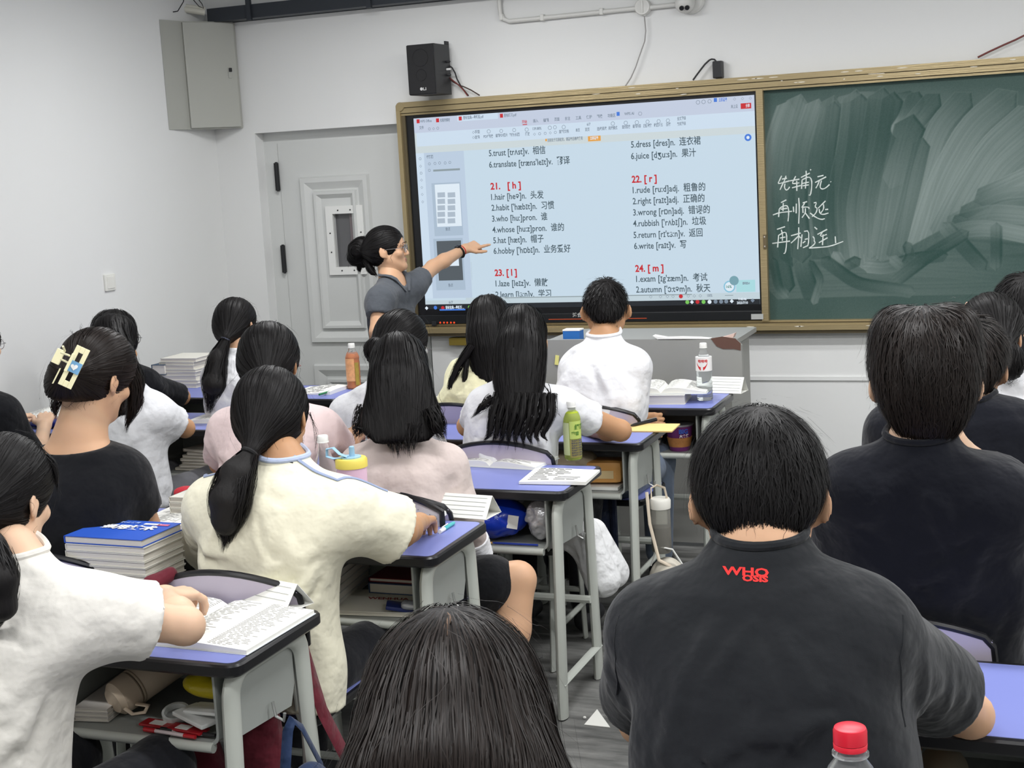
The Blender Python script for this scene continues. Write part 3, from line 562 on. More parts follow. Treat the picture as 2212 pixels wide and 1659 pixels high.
cable('speaker_cable', 'black cable arching from the white plug of the loudspeaker down behind the board', [(968, 141), (980, 148), (990, 180), (1012, 207)], -0.05, 0.004, M_cblk)
cable('speaker_cable', 'dark red cable running from the loudspeaker down behind the board', [(958, 158), (980, 175), (998, 190), (1010, 207)], -0.055, 0.0035, M_cred)
cable('speaker_cable', 'thin brown cable that bends widest to the right of the loudspeaker', [(960, 162), (985, 182), (1010, 190), (1036, 206)], -0.045, 0.0035, mat('brown cable', srgb(60, 45, 38), 0.5))
cable('data_cable', 'grey cord hanging from the round junction box down to the board frame', [(1392, 36), (1396, 80), (1385, 110), (1368, 160), (1351, 186)], -0.03, 0.0032, M_cgr)
cable('adapter_cord', 'black cord curving up from the board frame into the small power adapter', [(1497, 173), (1510, 155), (1528, 132), (1541, 126), (1548, 134)], -0.035, 0.0045, M_cblk)
cable('red_cable', 'dark red cable rising from the board frame at the top right', [(2112, 124), (2150, 105), (2212, 78), (2300, 30)], -0.03, 0.0045, M_cred)
p = PY(1549, 150, -0.05); ad = MB(); ad.box((p[0], -0.025, p[2]), (0.05, 0.045, 0.085), bev=0.006)
tag(ad.build('power_adapter', mat('black plastic', srgb(34, 35, 38), 0.4)), 'small black power adapter stuck on the wall above the board', 'adapter')
# conduit and security camera
M_con = mat('white plastic conduit', srgb(212, 212, 208), 0.4)
cd = thing('cable_conduit', 'white plastic conduit with a round junction box high on the front wall', 'conduit', PY(1280, 40, -0.02))
pts = [(1078, -40), (1079, 12), (1081, 30), (1088, 41), (1100, 46), (1240, 32), (1375, 18)]
MB().tube([PY(x, y, -0.02) for (x, y) in pts], 0.012, 10).build('conduit_pipe', M_con, cd, True)
MB().tube([PY(1405, 16, -0.02), PY(1470, 9, -0.02)], 0.012, 10).build('conduit_pipe', M_con, cd, True)
for (x, y) in ((1172, 38), (1300, 25), (1084, 37)): MB().box(PY(x, y, -0.018), (0.02, 0.034, 0.034), bev=0.004).build('clip', M_con, cd)
p = PY(1391, 16, -0.0); jb = MB(); jb.lathe((p[0], 0, p[2]), [(0.042, 0), (0.042, 0.03), (0.038, 0.036), (0.03, 0.036), (0.026, 0.034), (0, 0.034)], 20, axis=(0, -1, 0)); jb.box((p[0], -0.036, p[2]), (0.008, 0.004, 0.06)); jb.lathe(PY(1392, 34, -0.02), [(0.008, 0), (0.008, 0.02)], 10)
jb.build('junction_box', M_con, cd, True)
sc_ = thing('security_camera', 'white dome security camera with two dark lenses high on the wall', 'camera', PY(1485, 8, 0))
p = PY(1490, 5, 0); MB().lathe((p[0]+0.012, 0, p[2]+0.01), [(0.07, 0), (0.07, 0.02), (0.06, 0.03), (0, 0.03)], 24, axis=(0, -1, 0)).build('mount_plate', M_con, sc_, True)
MB().lathe((p[0]-0.01, -0.03, p[2]-0.0), [(0.046, 0), (0.05, 0.02), (0.048, 0.04), (0.038, 0.055), (0.02, 0.065), (0, 0.067)], 24, axis=(-0.1, -1, -0.35)).build('dome', M_con, sc_, True)
for (x, y) in ((1473, 17), (1485, 16)): MB().lathe(PY(x, y, -0.088), [(0.012, 0), (0.012, 0.008), (0.008, 0.009), (0, 0.007)], 14, axis=(-0.1, -1, -0.35)).build('lens', mat('dark lens', srgb(32, 34, 36), 0.15), sc_, True)
# switch on the left wall
d = ray(235, 610); tt = (XL-CAM[0])/d[0]; p = CAM+d*tt
sw = thing('wall_switch', 'blank white switch plate on the left wall', 'switch', p)
MB().box((XL+0.006, p[1], p[2]), (0.012, 0.086, 0.086), bev=0.004).build('plate', mat('switch plastic', srgb(226, 226, 220), 0.35), sw)
MB().box((XL+0.013, p[1], p[2]), (0.006, 0.06, 0.064), bev=0.003).build('rocker', mat('switch plastic', srgb(226, 226, 220), 0.35), sw)
# ------------------------------------------------------------------ implicit surfaces for bodies, clothes and hair
def smin(a, b, k):
    if k <= 0: return np.minimum(a, b)
    h = np.maximum(k-np.abs(a-b), 0)/k; return np.minimum(a, b)-h*h*k*0.25
def sstep(x): x = np.clip(x, 0, 1); return x*x*(3-2*x)
def cosint(z, xs, ys):
    """monotone smooth interpolation through stations"""
    xs = np.asarray(xs, float); ys = np.asarray(ys, float); i = np.clip(np.searchsorted(xs, z)-1, 0, len(xs)-2)
    m = np.gradient(ys, xs); t = np.clip((z-xs[i])/(xs[i+1]-xs[i]), 0, 1); h = xs[i+1]-xs[i]
    h00 = 2*t**3-3*t**2+1; h10 = t**3-2*t**2+t; h01 = -2*t**3+3*t**2; h11 = t**3-t**2
    return h00*ys[i]+h10*h*m[i]+h01*ys[i+1]+h11*h*m[i+1]
def rc(a, b, r1, r2, k=0.02, clip=None, op='u'):
    return dict(t='rc', a=np.asarray(a, float), b=np.asarray(b, float), r1=r1, r2=r2, k=k, clip=clip, op=op)
def el(c, r, R=None, k=0.02, op='u', clip=None):
    return dict(t='el', c=np.asarray(c, float), r=np.asarray(r, float), R=np.eye(3) if R is None else np.asarray(R), k=k, op=op, clip=clip)
def loft(A, B, X, st, k=0.03, e=2.3, op='u', clip=None):
    """st rows: z fraction, half width, half depth, depth offset (positive = forward), lateral offset"""
    A = np.asarray(A, float); B = np.asarray(B, float); Z = nrm(B-A); X = nrm(X-Z*np.dot(X, Z)); Y = np.cross(Z, X)
    st = np.array([list(r)+[0]*(5-len(r)) for r in st], float)
    return dict(t='lo', A=A, B=B, X=X, Y=Y, Z=Z, st=st, k=k, e=e, op=op, clip=clip)
def plane(p, n, k=0.0, op='i'): return dict(t='pl', p=np.asarray(p, float), n=nrm(n), k=k, op=op, clip=None)
def fold(a, b, w, amp, m=None):
    a = np.asarray(a, float); b = np.asarray(b, float); return dict(t='fo', a=a, b=b, m=(a+b)/2 if m is None else m, w=w, amp=amp)
def prim_d(p, q):
    t = q['t']
    if t == 'rc':
        ab = q['b']-q['a']; L2 = ab@ab+1e-12; s = np.clip(((p-q['a'])@ab)/L2, 0, 1)
        d = np.linalg.norm(p-q['a']-s[:, None]*ab, axis=1)-(q['r1']+(q['r2']-q['r1'])*s)
    elif t == 'el':
        l = (p-q['c'])@q['R']; k0 = np.linalg.norm(l/q['r'], axis=1); k1 = np.linalg.norm(l/(q['r']**2), axis=1)
        d = k0*(k0-1)/np.maximum(k1, 1e-9)
    elif t == 'lo':
        r = p-q['A']; L = np.linalg.norm(q['B']-q['A']); z = (r@q['Z'])/L; zc = np.clip(z, q['st'][0, 0], q['st'][-1, 0]); st = q['st']
        hw = np.maximum(cosint(zc, st[:, 0], st[:, 1]), 0.004); hd = np.maximum(cosint(zc, st[:, 0], st[:, 2]), 0.004)
        oy = cosint(zc, st[:, 0], st[:, 3]); ox = cosint(zc, st[:, 0], st[:, 4])
        x = (r@q['X']-ox); y = (r@q['Y']-oy); e = q['e']
        n = (np.abs(x/hw)**e+np.abs(y/hd)**e)**(1/e); ang = np.hypot(x, y)+1e-9
        rad = ang/np.maximum(n, 1e-6); d2 = (ang-rad); d2 = np.where(n < 1e-3, -np.minimum(hw, hd), d2)
        g = np.minimum(hw, hd)/np.maximum(rad, 1e-6); d2 = d2*(0.55+0.45*g)
        dz = np.maximum(st[0, 0]-z, z-st[-1, 0])*L
        d = np.where(dz > 0, np.hypot(np.maximum(d2, 0), dz)+np.minimum(d2, 0)*0, np.maximum(d2, dz))
    elif t == 'pl': d = (p-q['p'])@q['n']
    if q.get('clip') is not None:
        for (c, n) in q['clip']: d = np.maximum(d, (p-c)@nrm(n))
    return d
def sdf(prims, p):
    d = np.full(len(p), 9.0)
    fo = None
    for q in prims:
        if q['t'] == 'fo':
            c_ = q['m']; near = ((p-c_)**2).sum(1) < (max(np.linalg.norm(q['a']-c_), np.linalg.norm(q['b']-c_))+3*q['w'])**2
            w = np.zeros(len(p))
            if near.any():
                pp = p[near]; out = np.zeros(len(pp))
                for (u0, u1, s0) in ((q['a'], c_, 0), (c_, q['b'], .5)):
                    ab = u1-u0; s = np.clip(((pp-u0)@ab)/(ab@ab+1e-12), 0, 1); dd = ((pp-u0-s[:, None]*ab)**2).sum(1); S_ = s0+s*.5
                    out = np.maximum(out, np.exp(-dd/q['w']**2)*np.sqrt(np.clip(4*S_*(1-S_), 0, 1)))
                w[near] = q['amp']*out
            fo = w if fo is None else fo+w; continue
        v = prim_d(p, q)
        if q['op'] == 'u': d = smin(d, v, q['k'])
        elif q['op'] == 's': d = -smin(-d, v, q['k'])
        elif q['op'] == 'i': d = -smin(-d, -v, q['k'])
    if fo is not None: d = d-fo
    return d
def bounds(prims):
    lo = np.full(3, 9e9); hi = -lo
    for q in prims:
        if q.get('op') != 'u': continue
        if q['t'] == 'rc': a, b, r = q['a'], q['b'], max(q['r1'], q['r2']); l, h = np.minimum(a, b)-r, np.maximum(a, b)+r
        elif q['t'] == 'el': r = np.abs(q['R'])@q['r']; l, h = q['c']-r, q['c']+r
        elif q['t'] == 'lo':
            st = q['st']; L = np.linalg.norm(q['B']-q['A']); P = []
            for row in st:
                c = q['A']+q['Z']*row[0]*L+q['Y']*row[3]+q['X']*row[4]; e = np.abs(q['X'])*row[1]+np.abs(q['Y'])*row[2]; P += [c-e, c+e]
            P = np.array(P); l, h = P.min(0)-0.02, P.max(0)+0.02
        lo = np.minimum(lo, l); hi = np.maximum(hi, h)
    return lo, hi
def sdf_grid(prims, h, lo=None, hi=None):
    l, u = bounds(prims); lo = l if lo is None else np.maximum(lo, l); hi = u if hi is None else np.minimum(hi, u)
    lo = np.asarray(lo)-3*h; hi = np.asarray(hi)+3*h; K = 4
    n = np.ceil((hi-lo)/(h*K)).astype(int)+1            # coarse nodes
    cx = [lo[i]+np.arange(n[i])*h*K for i in range(3)]
    G = np.stack(np.meshgrid(*cx, indexing='ij'), -1).reshape(-1, 3); Dc = sdf(prims, G).reshape(n)
    # coarse cells near the surface
    thr = h*K*1.6; c = np.abs(Dc)
    m = np.minimum.reduce([c[i:n[0]-1+i, j:n[1]-1+j, k:n[2]-1+k] for i in (0, 1) for j in (0, 1) for k in (0, 1)]) < thr
    F = (n-1)*K+1; D = np.repeat(np.repeat(np.repeat(np.where(Dc < 0, -1.0, 1.0), K, 0), K, 1), K, 2)[:F[0], :F[1], :F[2]].copy()
    M = np.zeros(F, bool); idx = np.argwhere(m); o = np.arange(K+1)
    II = (idx[:, 0, None]*K+o)[:, :, None, None]; JJ = (idx[:, 1, None]*K+o)[:, None, :, None]; KK = (idx[:, 2, None]*K+o)[:, None, None, :]
    M[II, JJ, KK] = True
    ii = np.argwhere(M); D[M] = sdf(prims, lo+ii*h)
    return D, lo
def surf_nets(D, lo, h):
    S = D < 0; n = np.array(D.shape)
    cs = [S[i:n[0]-1+i, j:n[1]-1+j, k:n[2]-1+k] for i in (0, 1) for j in (0, 1) for k in (0, 1)]
    cnt = sum(c.astype(np.int8) for c in cs); act = (cnt > 0) & (cnt < 8); ci = np.argwhere(act)
    ids = -np.ones(act.shape, np.int64); ids[act] = np.arange(len(ci))
    acc = np.zeros((len(ci), 3)); num = np.zeros(len(ci))
    cor = [(i, j, k) for i in (0, 1) for j in (0, 1) for k in (0, 1)]; val = [D[ci[:, 0]+c[0], ci[:, 1]+c[1], ci[:, 2]+c[2]] for c in cor]
    for a in range(8):
        for b in range(a+1, 8):
            df = [cor[b][t]-cor[a][t] for t in range(3)]
            if sum(abs(x) for x in df) != 1: continue
            va, vb = val[a], val[b]; m = (va < 0) != (vb < 0); t = np.where(m, va/np.where(m, va-vb, 1), 0)
            acc += m[:, None]*(np.array(cor[a])+t[:, None]*np.array(df)); num += m
    V_ = lo+(ci+acc/num[:, None])*h; faces = []
    for ax in range(3):
        o1, o2 = (ax+1) % 3, (ax+2) % 3; sl0 = [slice(None)]*3; sl1 = [slice(None)]*3; sl0[ax] = slice(0, -1); sl1[ax] = slice(1, None)
        A, B = S[tuple(sl0)], S[tuple(sl1)]; e = np.argwhere(A != B); e = e[(e[:, o1] > 0) & (e[:, o2] > 0) & (e[:, o1] < n[o1]-1) & (e[:, o2] < n[o2]-1)]
        if not len(e): continue
        fl = S[e[:, 0], e[:, 1], e[:, 2]]
        def g(d1, d2): q = e.copy(); q[:, o1] += d1; q[:, o2] += d2; return ids[q[:, 0], q[:, 1], q[:, 2]]
        a, b, c, d = g(-1, -1), g(0, -1), g(0, 0), g(-1, 0)
        f = np.stack([a, b, c, d], -1); f[~fl] = f[~fl][:, ::-1]; faces.append(f)
    f = np.concatenate(faces); f = f[(f >= 0).all(1)]
    return V_, f
def sdf_verts(prims, h, lo=None, hi=None):
    D, l = sdf_grid(prims, h, lo, hi); return surf_nets(D, l, h)
def join_vf(parts):
    vs = []; fs = []; n = 0
    for v, f in parts: vs.append(v); fs.append(f+n); n += len(v)
    return np.concatenate(vs), np.concatenate(fs)
def sdf_obj(name, prims, h, m, parent, extra=()):
    v, f = sdf_verts(prims, h)
    if extra: v, f = join_vf([(v, f)]+list(extra))
    return obj(name, fast_mesh(v, f, True), m, parent), v
def grad(prims, p, e=0.002):
    g = np.stack([sdf(prims, p+np.eye(3)[i]*e)-sdf(prims, p-np.eye(3)[i]*e) for i in range(3)], -1)
    return g/(np.linalg.norm(g, axis=1, keepdims=True)+1e-9)
def project(prims, p, off):
    for _ in range(3):
        n = grad(prims, p); p = p-(np.clip(sdf(prims, p)-off, -0.03, 0.03))[:, None]*n
    return p, n
# ---- hair: ribbons that flow over an implicit hair mass
def ribbons(P, Nn, w, tint, taper=0.45):
    """P (N,S,3) strand points, Nn normals, w width per strand"""
    N, S_, _ = P.shape; T = np.gradient(P, axis=1); T /= np.linalg.norm(T, axis=2, keepdims=True)+1e-9
    B = np.cross(T, Nn); B /= np.linalg.norm(B, axis=2, keepdims=True)+1e-9
    tp = np.clip((1-np.linspace(0, 1, S_))/taper, 0.06, 1)**0.7; ww = (w[:, None]*tp[None])[..., None]*0.5
    v = np.stack([P-B*ww, P+B*ww], 2).reshape(-1, 3); i = np.arange(N)[:, None]*S_*2+np.arange(S_-1)[None]*2; i = i.ravel()
    f = np.stack([i, i+1, i+3, i+2], -1); tt = np.repeat(tint, S_*2)
    return v, f, tt
def flow(prims, start, field, L, S_=10, off=(0.0, 0.004), lift=0.0, noise=0.25, lockn=None):
    N = len(start); P = np.zeros((N, S_, 3)); Nn = np.zeros((N, S_, 3)); o = RNG.uniform(off[0], off[1], N)
    p, n = project(prims, start.copy(), o); P[:, 0] = p; Nn[:, 0] = n
    side = RNG.normal(0, 1, N)*noise; st = (L/(S_-1))[:, None] if hasattr(L, '__len__') else L/(S_-1)
    for s in range(1, S_):
        d = field(p); d = d-(d*n).sum(1, keepdims=True)*n; d /= np.linalg.norm(d, axis=1, keepdims=True)+1e-9
        b = np.cross(n, d); d = d+b*(side*math.cos(s*0.9))[:, None]; d /= np.linalg.norm(d, axis=1, keepdims=True)+1e-9
        p = p+d*st; p, n = project(prims, p, o+lift*(s/(S_-1))**2); P[:, s] = p; Nn[:, s] = n
    return P, Nn
def hair_obj(name, lst, m, parent):
    vs = []; fs = []; ts = []; n = 0
    for v, f, t in lst: vs.append(v); fs.append(f+n); ts.append(t); n += len(v)
    me = fast_mesh(np.concatenate(vs), np.concatenate(fs), True); a = me.attributes.new('tint', 'FLOAT', 'POINT')
    a.data.foreach_set('value', np.concatenate(ts).astype(np.float32)); return obj(name, me, m, parent)
M_hair = mat('black hair', (0.0080, 0.0073, 0.0075), 0.47, spec=0.17, tint=True)
M_hairb = mat('dark brown hair', (0.0125, 0.0092, 0.0080), 0.42, spec=0.19, tint=True)
M_hmass = mat('hair mass', (0.010, 0.009, 0.009), 0.6, spec=0.25, bump=(90, 0.5, 0.004, (1, 1, 0.15)))
def skinmat(name, c): return mat(name, c, 0.5, spec=0.35, sss=0.12, mottle=(7, 0.07), bump=(220, 0.12, 0.0006))
M_skin = skinmat('skin light', srgb(206, 164, 132)); M_skin2 = skinmat('skin tan', srgb(186, 142, 106)); M_skin3 = skinmat('skin fair', srgb(218, 182, 154))
def cloth(name, c, rough=0.9, b1=0.35, fine=700):
    return mat('cloth '+name, c, rough, spec=0.15, sheen=0.15, bump=[(5, min(1, b1*2), 0.05), (14, min(1, b1*1.6), 0.02), (fine, 0.35, 0.0008)], mottle=(5, 0.03))
# ---- hands
def hand_prims(w, d, up, side, curl=0.35, point=False, sc_=1.0):
    """w wrist, d direction of the fingers, up = back of the hand, side=+1 thumb on the d x up side"""
    d = nrm(d); up = nrm(up-d*np.dot(up, d)); s = np.cross(d, up)*side; q = []; g = sc_
    w = np.asarray(w, float); q.append(rc(w-d*0.03, w+d*0.012, 0.024*g, 0.025*g, 0.01)); k1 = w+d*0.082*g
    for i, (o, L) in enumerate(((0.030, 0.070), (0.010, 0.078), (-0.010, 0.073), (-0.028, 0.058))):
        kn = k1+s*o*g-d*abs(o-0.01)*0.25*g
        q.append(rc(w+s*o*0.5*g+d*0.01, kn, 0.0155*g, 0.0115*g, 0.012))
        c = curl; cc = [c, c*1.4, c*1.0]
        if point: cc = [0.05, 0.08, 0.04] if i == 0 else [1.25, 1.5, 1.0]
        p = kn; a = 0.0
        for j, f in enumerate((0.46, 0.30, 0.24)):
            a += cc[j]; v = nrm(d*math.cos(a)-up*math.sin(a)+s*o*1.2*(0.3 if point else 1)); n_ = p+v*L*f*g
            q.append(rc(p, n_, (0.0098-0.0010*j)*g, (0.0090-0.0012*j)*g, 0.004)); p = n_
    t0 = w+d*0.022*g+s*0.020*g; t1 = t0+nrm(d*0.75+s*0.75-up*0.2)*0.042*g; dv = nrm(d*0.95+s*0.32-up*(0.35 if not point else 0.15)); t2 = t1+dv*0.032*g; t3 = t2+nrm(dv-s*0.15)*0.026*g
    q += [rc(t0, t1, 0.0155*g, 0.0115*g, 0.010), rc(t1, t2, 0.0108*g, 0.0095*g, 0.004), rc(t2, t3, 0.0096*g, 0.008*g, 0.004)]
    return q
# ---- head in its own frame (x right, y forward, z up)
def head_frame(c, yaw, pitch=0.0, roll=0.0):
    """yaw: radians clockwise from +Y (to the right positive), pitch: down positive"""
    R = rotz(-yaw) @ rotx(-pitch) @ roty(roll); return np.asarray(c, float), R
def head_prims(c, R, g=1.0, ear=0.5):
    T = lambda *a: c+R@(np.array(a)*g); q = []
    q.append(el(T(0, -0.012, 0.034), V(.0745, .0945, .083)*g, R, 0)); q.append(el(T(0, 0.022, -0.028), V(.062, .066, .082)*g, R, .02))
    q.append(el(T(0, 0.048, 0.030), V(.058, .040, .048)*g, R, .02))
    for s in (-1, 1):
        q.append(rc(T(s*.052, .005, -.045), T(s*.018, .068, -.088), .021*g, .017*g, .03)); q.append(el(T(s*.042, .062, -.022), V(.022, .020, .018)*g, R, .02))
        q.append(el(T(s*.031, .088, .008), V(.018, .012, .011)*g, R, .012, op='s')); q.append(el(T(s*.030, .0765, .008), V(.0115, .0105, .0085)*g, R, .004))
        q.append(rc(T(s*.012, .084, .024), T(s*.046, .074, .026), .006*g, .006*g, .012))
    q.append(el(T(0, .074, -.093), V(.018, .015, .014)*g, R, .022))
    q.append(rc(T(0, .084, .012), T(0, .103, -.026), .007*g, .0095*g, .012))
    for s in (-1, 1): q.append(el(T(s*.0105, .094, -.030), V(.0075, .009, .006)*g, R, .006))
    q.append(rc(T(-.015, .083, -.0535), T(.015, .083, -.0535), .0062*g, .0062*g, .006)); q.append(rc(T(-.013, .082, -.0625), T(.013, .082, -.0625), .0068*g, .0068*g, .005))
    q.append(rc(T(-.02, .0905, -.0578), T(.02, .0905, -.0578), .0018*g, .0018*g, .003, op='s'))
    for s in (-1, 1):
        Re = R@rotz(s*ear)@roty(-s*0.12); q.append(el(T(s*(.082+.009*ear), -.014, -.004), V(.0065, .0200, .031)*g, Re, .004)); q.append(el(T(s*.079, -.002, -.026), V(.006, .010, .013)*g, Re, .008))
        q.append(el(T(s*(.088+.01*ear), -.006, .000), V(.006, .009, .017)*g, Re, .003, op='s')); q.append(rc(T(s*.072, -.004, -.005), T(s*.08, -.006, -.006), .012*g, .010*g, .01))
    return q

def hit(prims, px, py, t0=0.6, t1=9.0):
    d = ray(px, py); dn = d/np.linalg.norm(d); t = t0
    for _ in range(90):
        v = sdf(prims, (CAM+dn*t)[None])[0]; t += max(v*0.7, 0.0003)
        if v < 0.0004 or t > t1: break
    return CAM+dn*t
# ------------------------------------------------------------------ people
UP = V(0, 0, 1)
def rayyaw(px): return -YAW+math.atan((px-W0/2)/FPX)
M_eye = mat('eye white', srgb(225, 220, 215), 0.25); M_iris = mat('dark iris', srgb(40, 26, 20), 0.15)
def P3(a, Y0): return PY(a[0], a[1], a[2] if len(a) > 2 else Y0)
def person(label, Y, head, neck, sL, sR, hip=None, eL=None, wL=None, eR=None, wR=None, rel=0, pitch=0.15, roll=0.0, g=1.0, skin=None, shirt=None, sleeve=0.78, sr=0.066, hw=(0.17, 0.16, 0.175), hd=0.115,
           hunch=0.03, neckcut=None, hair=None, pants=None, legs='trousers', knees=None, h=0.009, handL=None, handR=None, folds=26, famp=0.009, collar=None, loose=0.0, extra=None, standing=False, sh_r=0.05, ankles=None, group=None, hairq=1.0, hh=0.0055, face=False, cuff=True, ear=None, nr=1.0):
    skin = skin or M_skin; hc = P3(head, Y); N = P3(neck, Y); SL, SR = P3(sL, Y), P3(sR, Y); X = nrm((SR-SL)*V(1, 1, 0.3)); F = nrm(np.cross(UP, X))
    F = nrm(F*V(1, 1, 0))
    if hip is None: hip = V(*(N-F*0.02)[:2], 0.56)
    else: hip = np.asarray(hip, float)
    mid = (SL+SR)/2; sw = np.linalg.norm(SR-SL)/2
    # default arms: elbows a little forward and out, wrists on the desk top
    def dflt(S, s):
        e = S+V(0, 0, -0.235)+F*0.10+X*s*0.05; w = e+F*0.19-X*s*0.10; w[2] = max(0.80, e[2]); return e, w
    eLd, wLd = dflt(SL, -1); eRd, wRd = dflt(SR, 1)
    EL = P3(eL, Y) if eL is not None else eLd; ER = P3(eR, Y) if eR is not None else eRd
    if eL is not None: wLd = EL+F*0.2-X*-0.08; wLd[2] = max(wLd[2], 0.80)
    if eR is not None: wRd = ER+F*0.2-X*0.08; wRd[2] = max(wRd[2], 0.80)
    WL = P3(wL, Y) if wL is not None else wLd; WR = P3(wR, Y) if wR is not None else wRd
    who = thing('person', label, 'person', (hip[0], hip[1], 0.0), group)
    hc, R = head_frame(hc, rayyaw(head[0])+math.radians(rel), pitch, roll); T = lambda *a: hc+R@(np.array(a, float)*g)
    # ---- torso stations
    L = np.linalg.norm(N-hip)
    def tors(o, top=1.0):
        return loft(hip-nrm(N-hip)*(0.05 if not standing else 0.12), N, X, [
            (-0.02, hw[0]+o, hd+0.005+o, 0), (0.15, hw[0]+o, hd+o, -hunch*0.2), (0.38, hw[1]+o, hd-0.006+o, -hunch*0.55), (0.62, hw[2]+o, hd-0.004+o, -hunch*0.9), (0.78, sw+0.012+o, hd-0.016+o, -hunch),
            (0.89, sw*0.86+o, 0.078+o, -hunch*0.65), (0.96, 0.095+o, 0.064+o, -hunch*.2), (top, 0.064+o, 0.052+o, 0.005)], 0.03, 2.7)
    nb = N+F*0.012; jaw = T(0, -0.015, -0.055)
    nk = [rc(nb-UP*0.03, jaw, 0.058*g*nr, 0.052*g*nr, 0.03)]
    shp = lambda o: [rc(N*0.6+mid*0.4+(S-N)*0.2-UP*0.015-F*hunch*.3, S, sh_r-.004+o, sh_r+0.004+o, 0.07) for S in (SL, SR)]
    arms = []
    for S, E_, W_ in ((SL, EL, WL), (SR, ER, WR)):
        arms += [rc(S, E_, 0.047, 0.038, 0.02), rc(E_, E_+(W_-E_)*0.35, 0.039, 0.037, 0.015), rc(E_+(W_-E_)*0.35, W_, 0.037, 0.0245, 0.02)]
    trap = lambda o, u=.030: [rc(nb+UP*u-F*.006, N*.5+S*.5+UP*.004-F*hunch*.2, .036+o, .034+o, .05) for S in (SL, SR)]
    body = [tors(-0.014)]+trap(-.004)+shp(-0.010)+nk+arms
    # ---- legs
    hx = 0.085; kn = knees or (hip+F*0.42-X*0.13+V(0, 0, -0.04), hip+F*0.42+X*0.13+V(0, 0, -0.04))
    if standing: kn = (V(*(hip-X*0.09)[:2], 0.46), V(*(hip+X*0.09)[:2], 0.46))
    lg = []; lgp = []; ank = []
    for i, s in enumerate((-1, 1)):
        hj = hip+X*s*hx+(V(0, 0, -0.045)+F*.05 if not standing else V(0, 0, -0.05)); k_ = np.asarray(kn[i], float); a_ = V(*(k_-F*0.03)[:2], 0.10) if ankles is None else np.asarray(ankles[i], float); ank.append(a_)
        lg += [rc(hj, k_, 0.082, 0.056, 0.03), rc(k_, k_*0.65+a_*0.35, 0.056, 0.056, 0.02), rc(k_*0.65+a_*0.35, a_, 0.056, 0.036, 0.02)]
        lgp += [rc(hj, k_, 0.084, 0.070, 0.03), rc(k_, a_+V(0, 0, 0.02), 0.072, 0.058, 0.03)] if legs == 'trousers' else [rc(hj, hj*0.35+k_*0.65, 0.096, 0.090, 0.03)]
    pel = [loft(hip-nrm(N-hip)*0.07, hip+nrm(N-hip)*0.06, X, [(0, min(0.165, hw[0]-.012), hd-.012, 0), (0.5, min(0.165, hw[0]-.012), hd-.012, 0), (1, hw[0]-.02, hd-.02, 0)], 0.03, 2.4)]
    parts = []
    bp = body+(lg if legs != 'trousers' else [])
    v, f = sdf_verts(bp, max(h, 0.009)); parts.append((v, f))
    hp = head_prims(hc, R, g, ear if ear is not None else (.1 if hair and hair[0] is long_hair else .5))+nk; v, f = sdf_verts(hp, 0.0042 if face else 0.005); parts.append((v, f))
    for (E_, W_, spec, s) in ((EL, WL, handL, -1), (ER, WR, handR, 1)):
        sp = dict(d=nrm(W_-E_), up=UP, curl=0.45, point=False, side=(1 if s < 0 else -1)); sp.update(spec or {})
        if sp.get('none'): continue
        q = hand_prims(W_, sp['d'], sp['up'], sp['side'], sp['curl'], sp['point'], sp.get('g', 0.95))+[rc(E_+(W_-E_)*0.75, W_, 0.0285, 0.0245, 0.015)]
        v, f = sdf_verts(q, 0.004); parts.append((v, f))
    v, f = join_vf(parts); obj('body', fast_mesh(v, f, True), skin, who)
    # ---- shirt
    sp = [tors(0.0+loose, 0.985)]+trap(.003, .004)+([rc(nb-UP*0.03, nb+nrm(jaw-nb)*.03, 0.058*g*nr+.006, 0.056*g*nr+.006, 0.03)] if neckcut is None else [])+shp(0.0+loose*0.5); cl = []
    for S, E_, W_ in ((SL, EL, WL), (SR, ER, WR)):
        a = nrm(E_-S)
        if sleeve <= 1.0:
            e = S+(E_-S)*sleeve; sp.append(rc(S, e+a*0.03, sr, sr+0.004+loose, 0.07, clip=[(e, a)])); cl.append(rc(e-a*0.02, e+a*0.06, max(sr-0.020,.045)+loose*.5, sr-0.009+loose*.7, 0.003, op='s'))
        else:
            b_ = nrm(W_-E_); e = E_+(W_-E_)*(sleeve-1.0); sp += [rc(S, E_, sr, sr*0.85, 0.045), rc(E_, e+b_*0.02, sr*0.85, sr*0.68, 0.02, clip=[(e, b_)])]; cl.append(rc(e-b_*0.015, e+b_*0.05, sr*0.60, sr*0.60, 0.003, op='s'))
    sp += cl
    rr = np.random.default_rng(abs(hash(label)) % 1000 if False else sum(ord(c) for c in label)); Dn = nrm(N-hip)
    base_sp = list(sp)
    def onto(q_):
        q2, _ = project(base_sp, np.array(q_), 0.0); q2, _ = project(base_sp, q2, 0.0); return q2
    FL = []
    for i in range(folds):      # creases: from the armpits, the blades, the waist
        s = rr.choice([-1, 1]); typ = rr.random()
        if typ < 0.45: S = SR if s > 0 else SL; a = S-UP*rr.uniform(.05, .13)-X*s*0.02; b = a-X*s*rr.uniform(.08, .2)-UP*rr.uniform(.02, .22)
        elif typ < 0.75: a = hip+Dn*L*rr.uniform(.1, .45)+X*rr.uniform(-.16, .16); b = a+X*rr.uniform(-.14, .14)+UP*rr.uniform(.04, .12)
        else: a = N-UP*rr.uniform(.04, .1)+X*rr.uniform(-.06, .06); b = a+X*s*rr.uniform(.05, .1)-UP*rr.uniform(.08, .25)
        back = -F*(hd+hunch); w_ = rr.uniform(.009, .017); FL.append((a+back*0.9, b+back*0.9, w_, famp*rr.uniform(.6, 1.4)*rr.choice([1, 1, -0.8])))
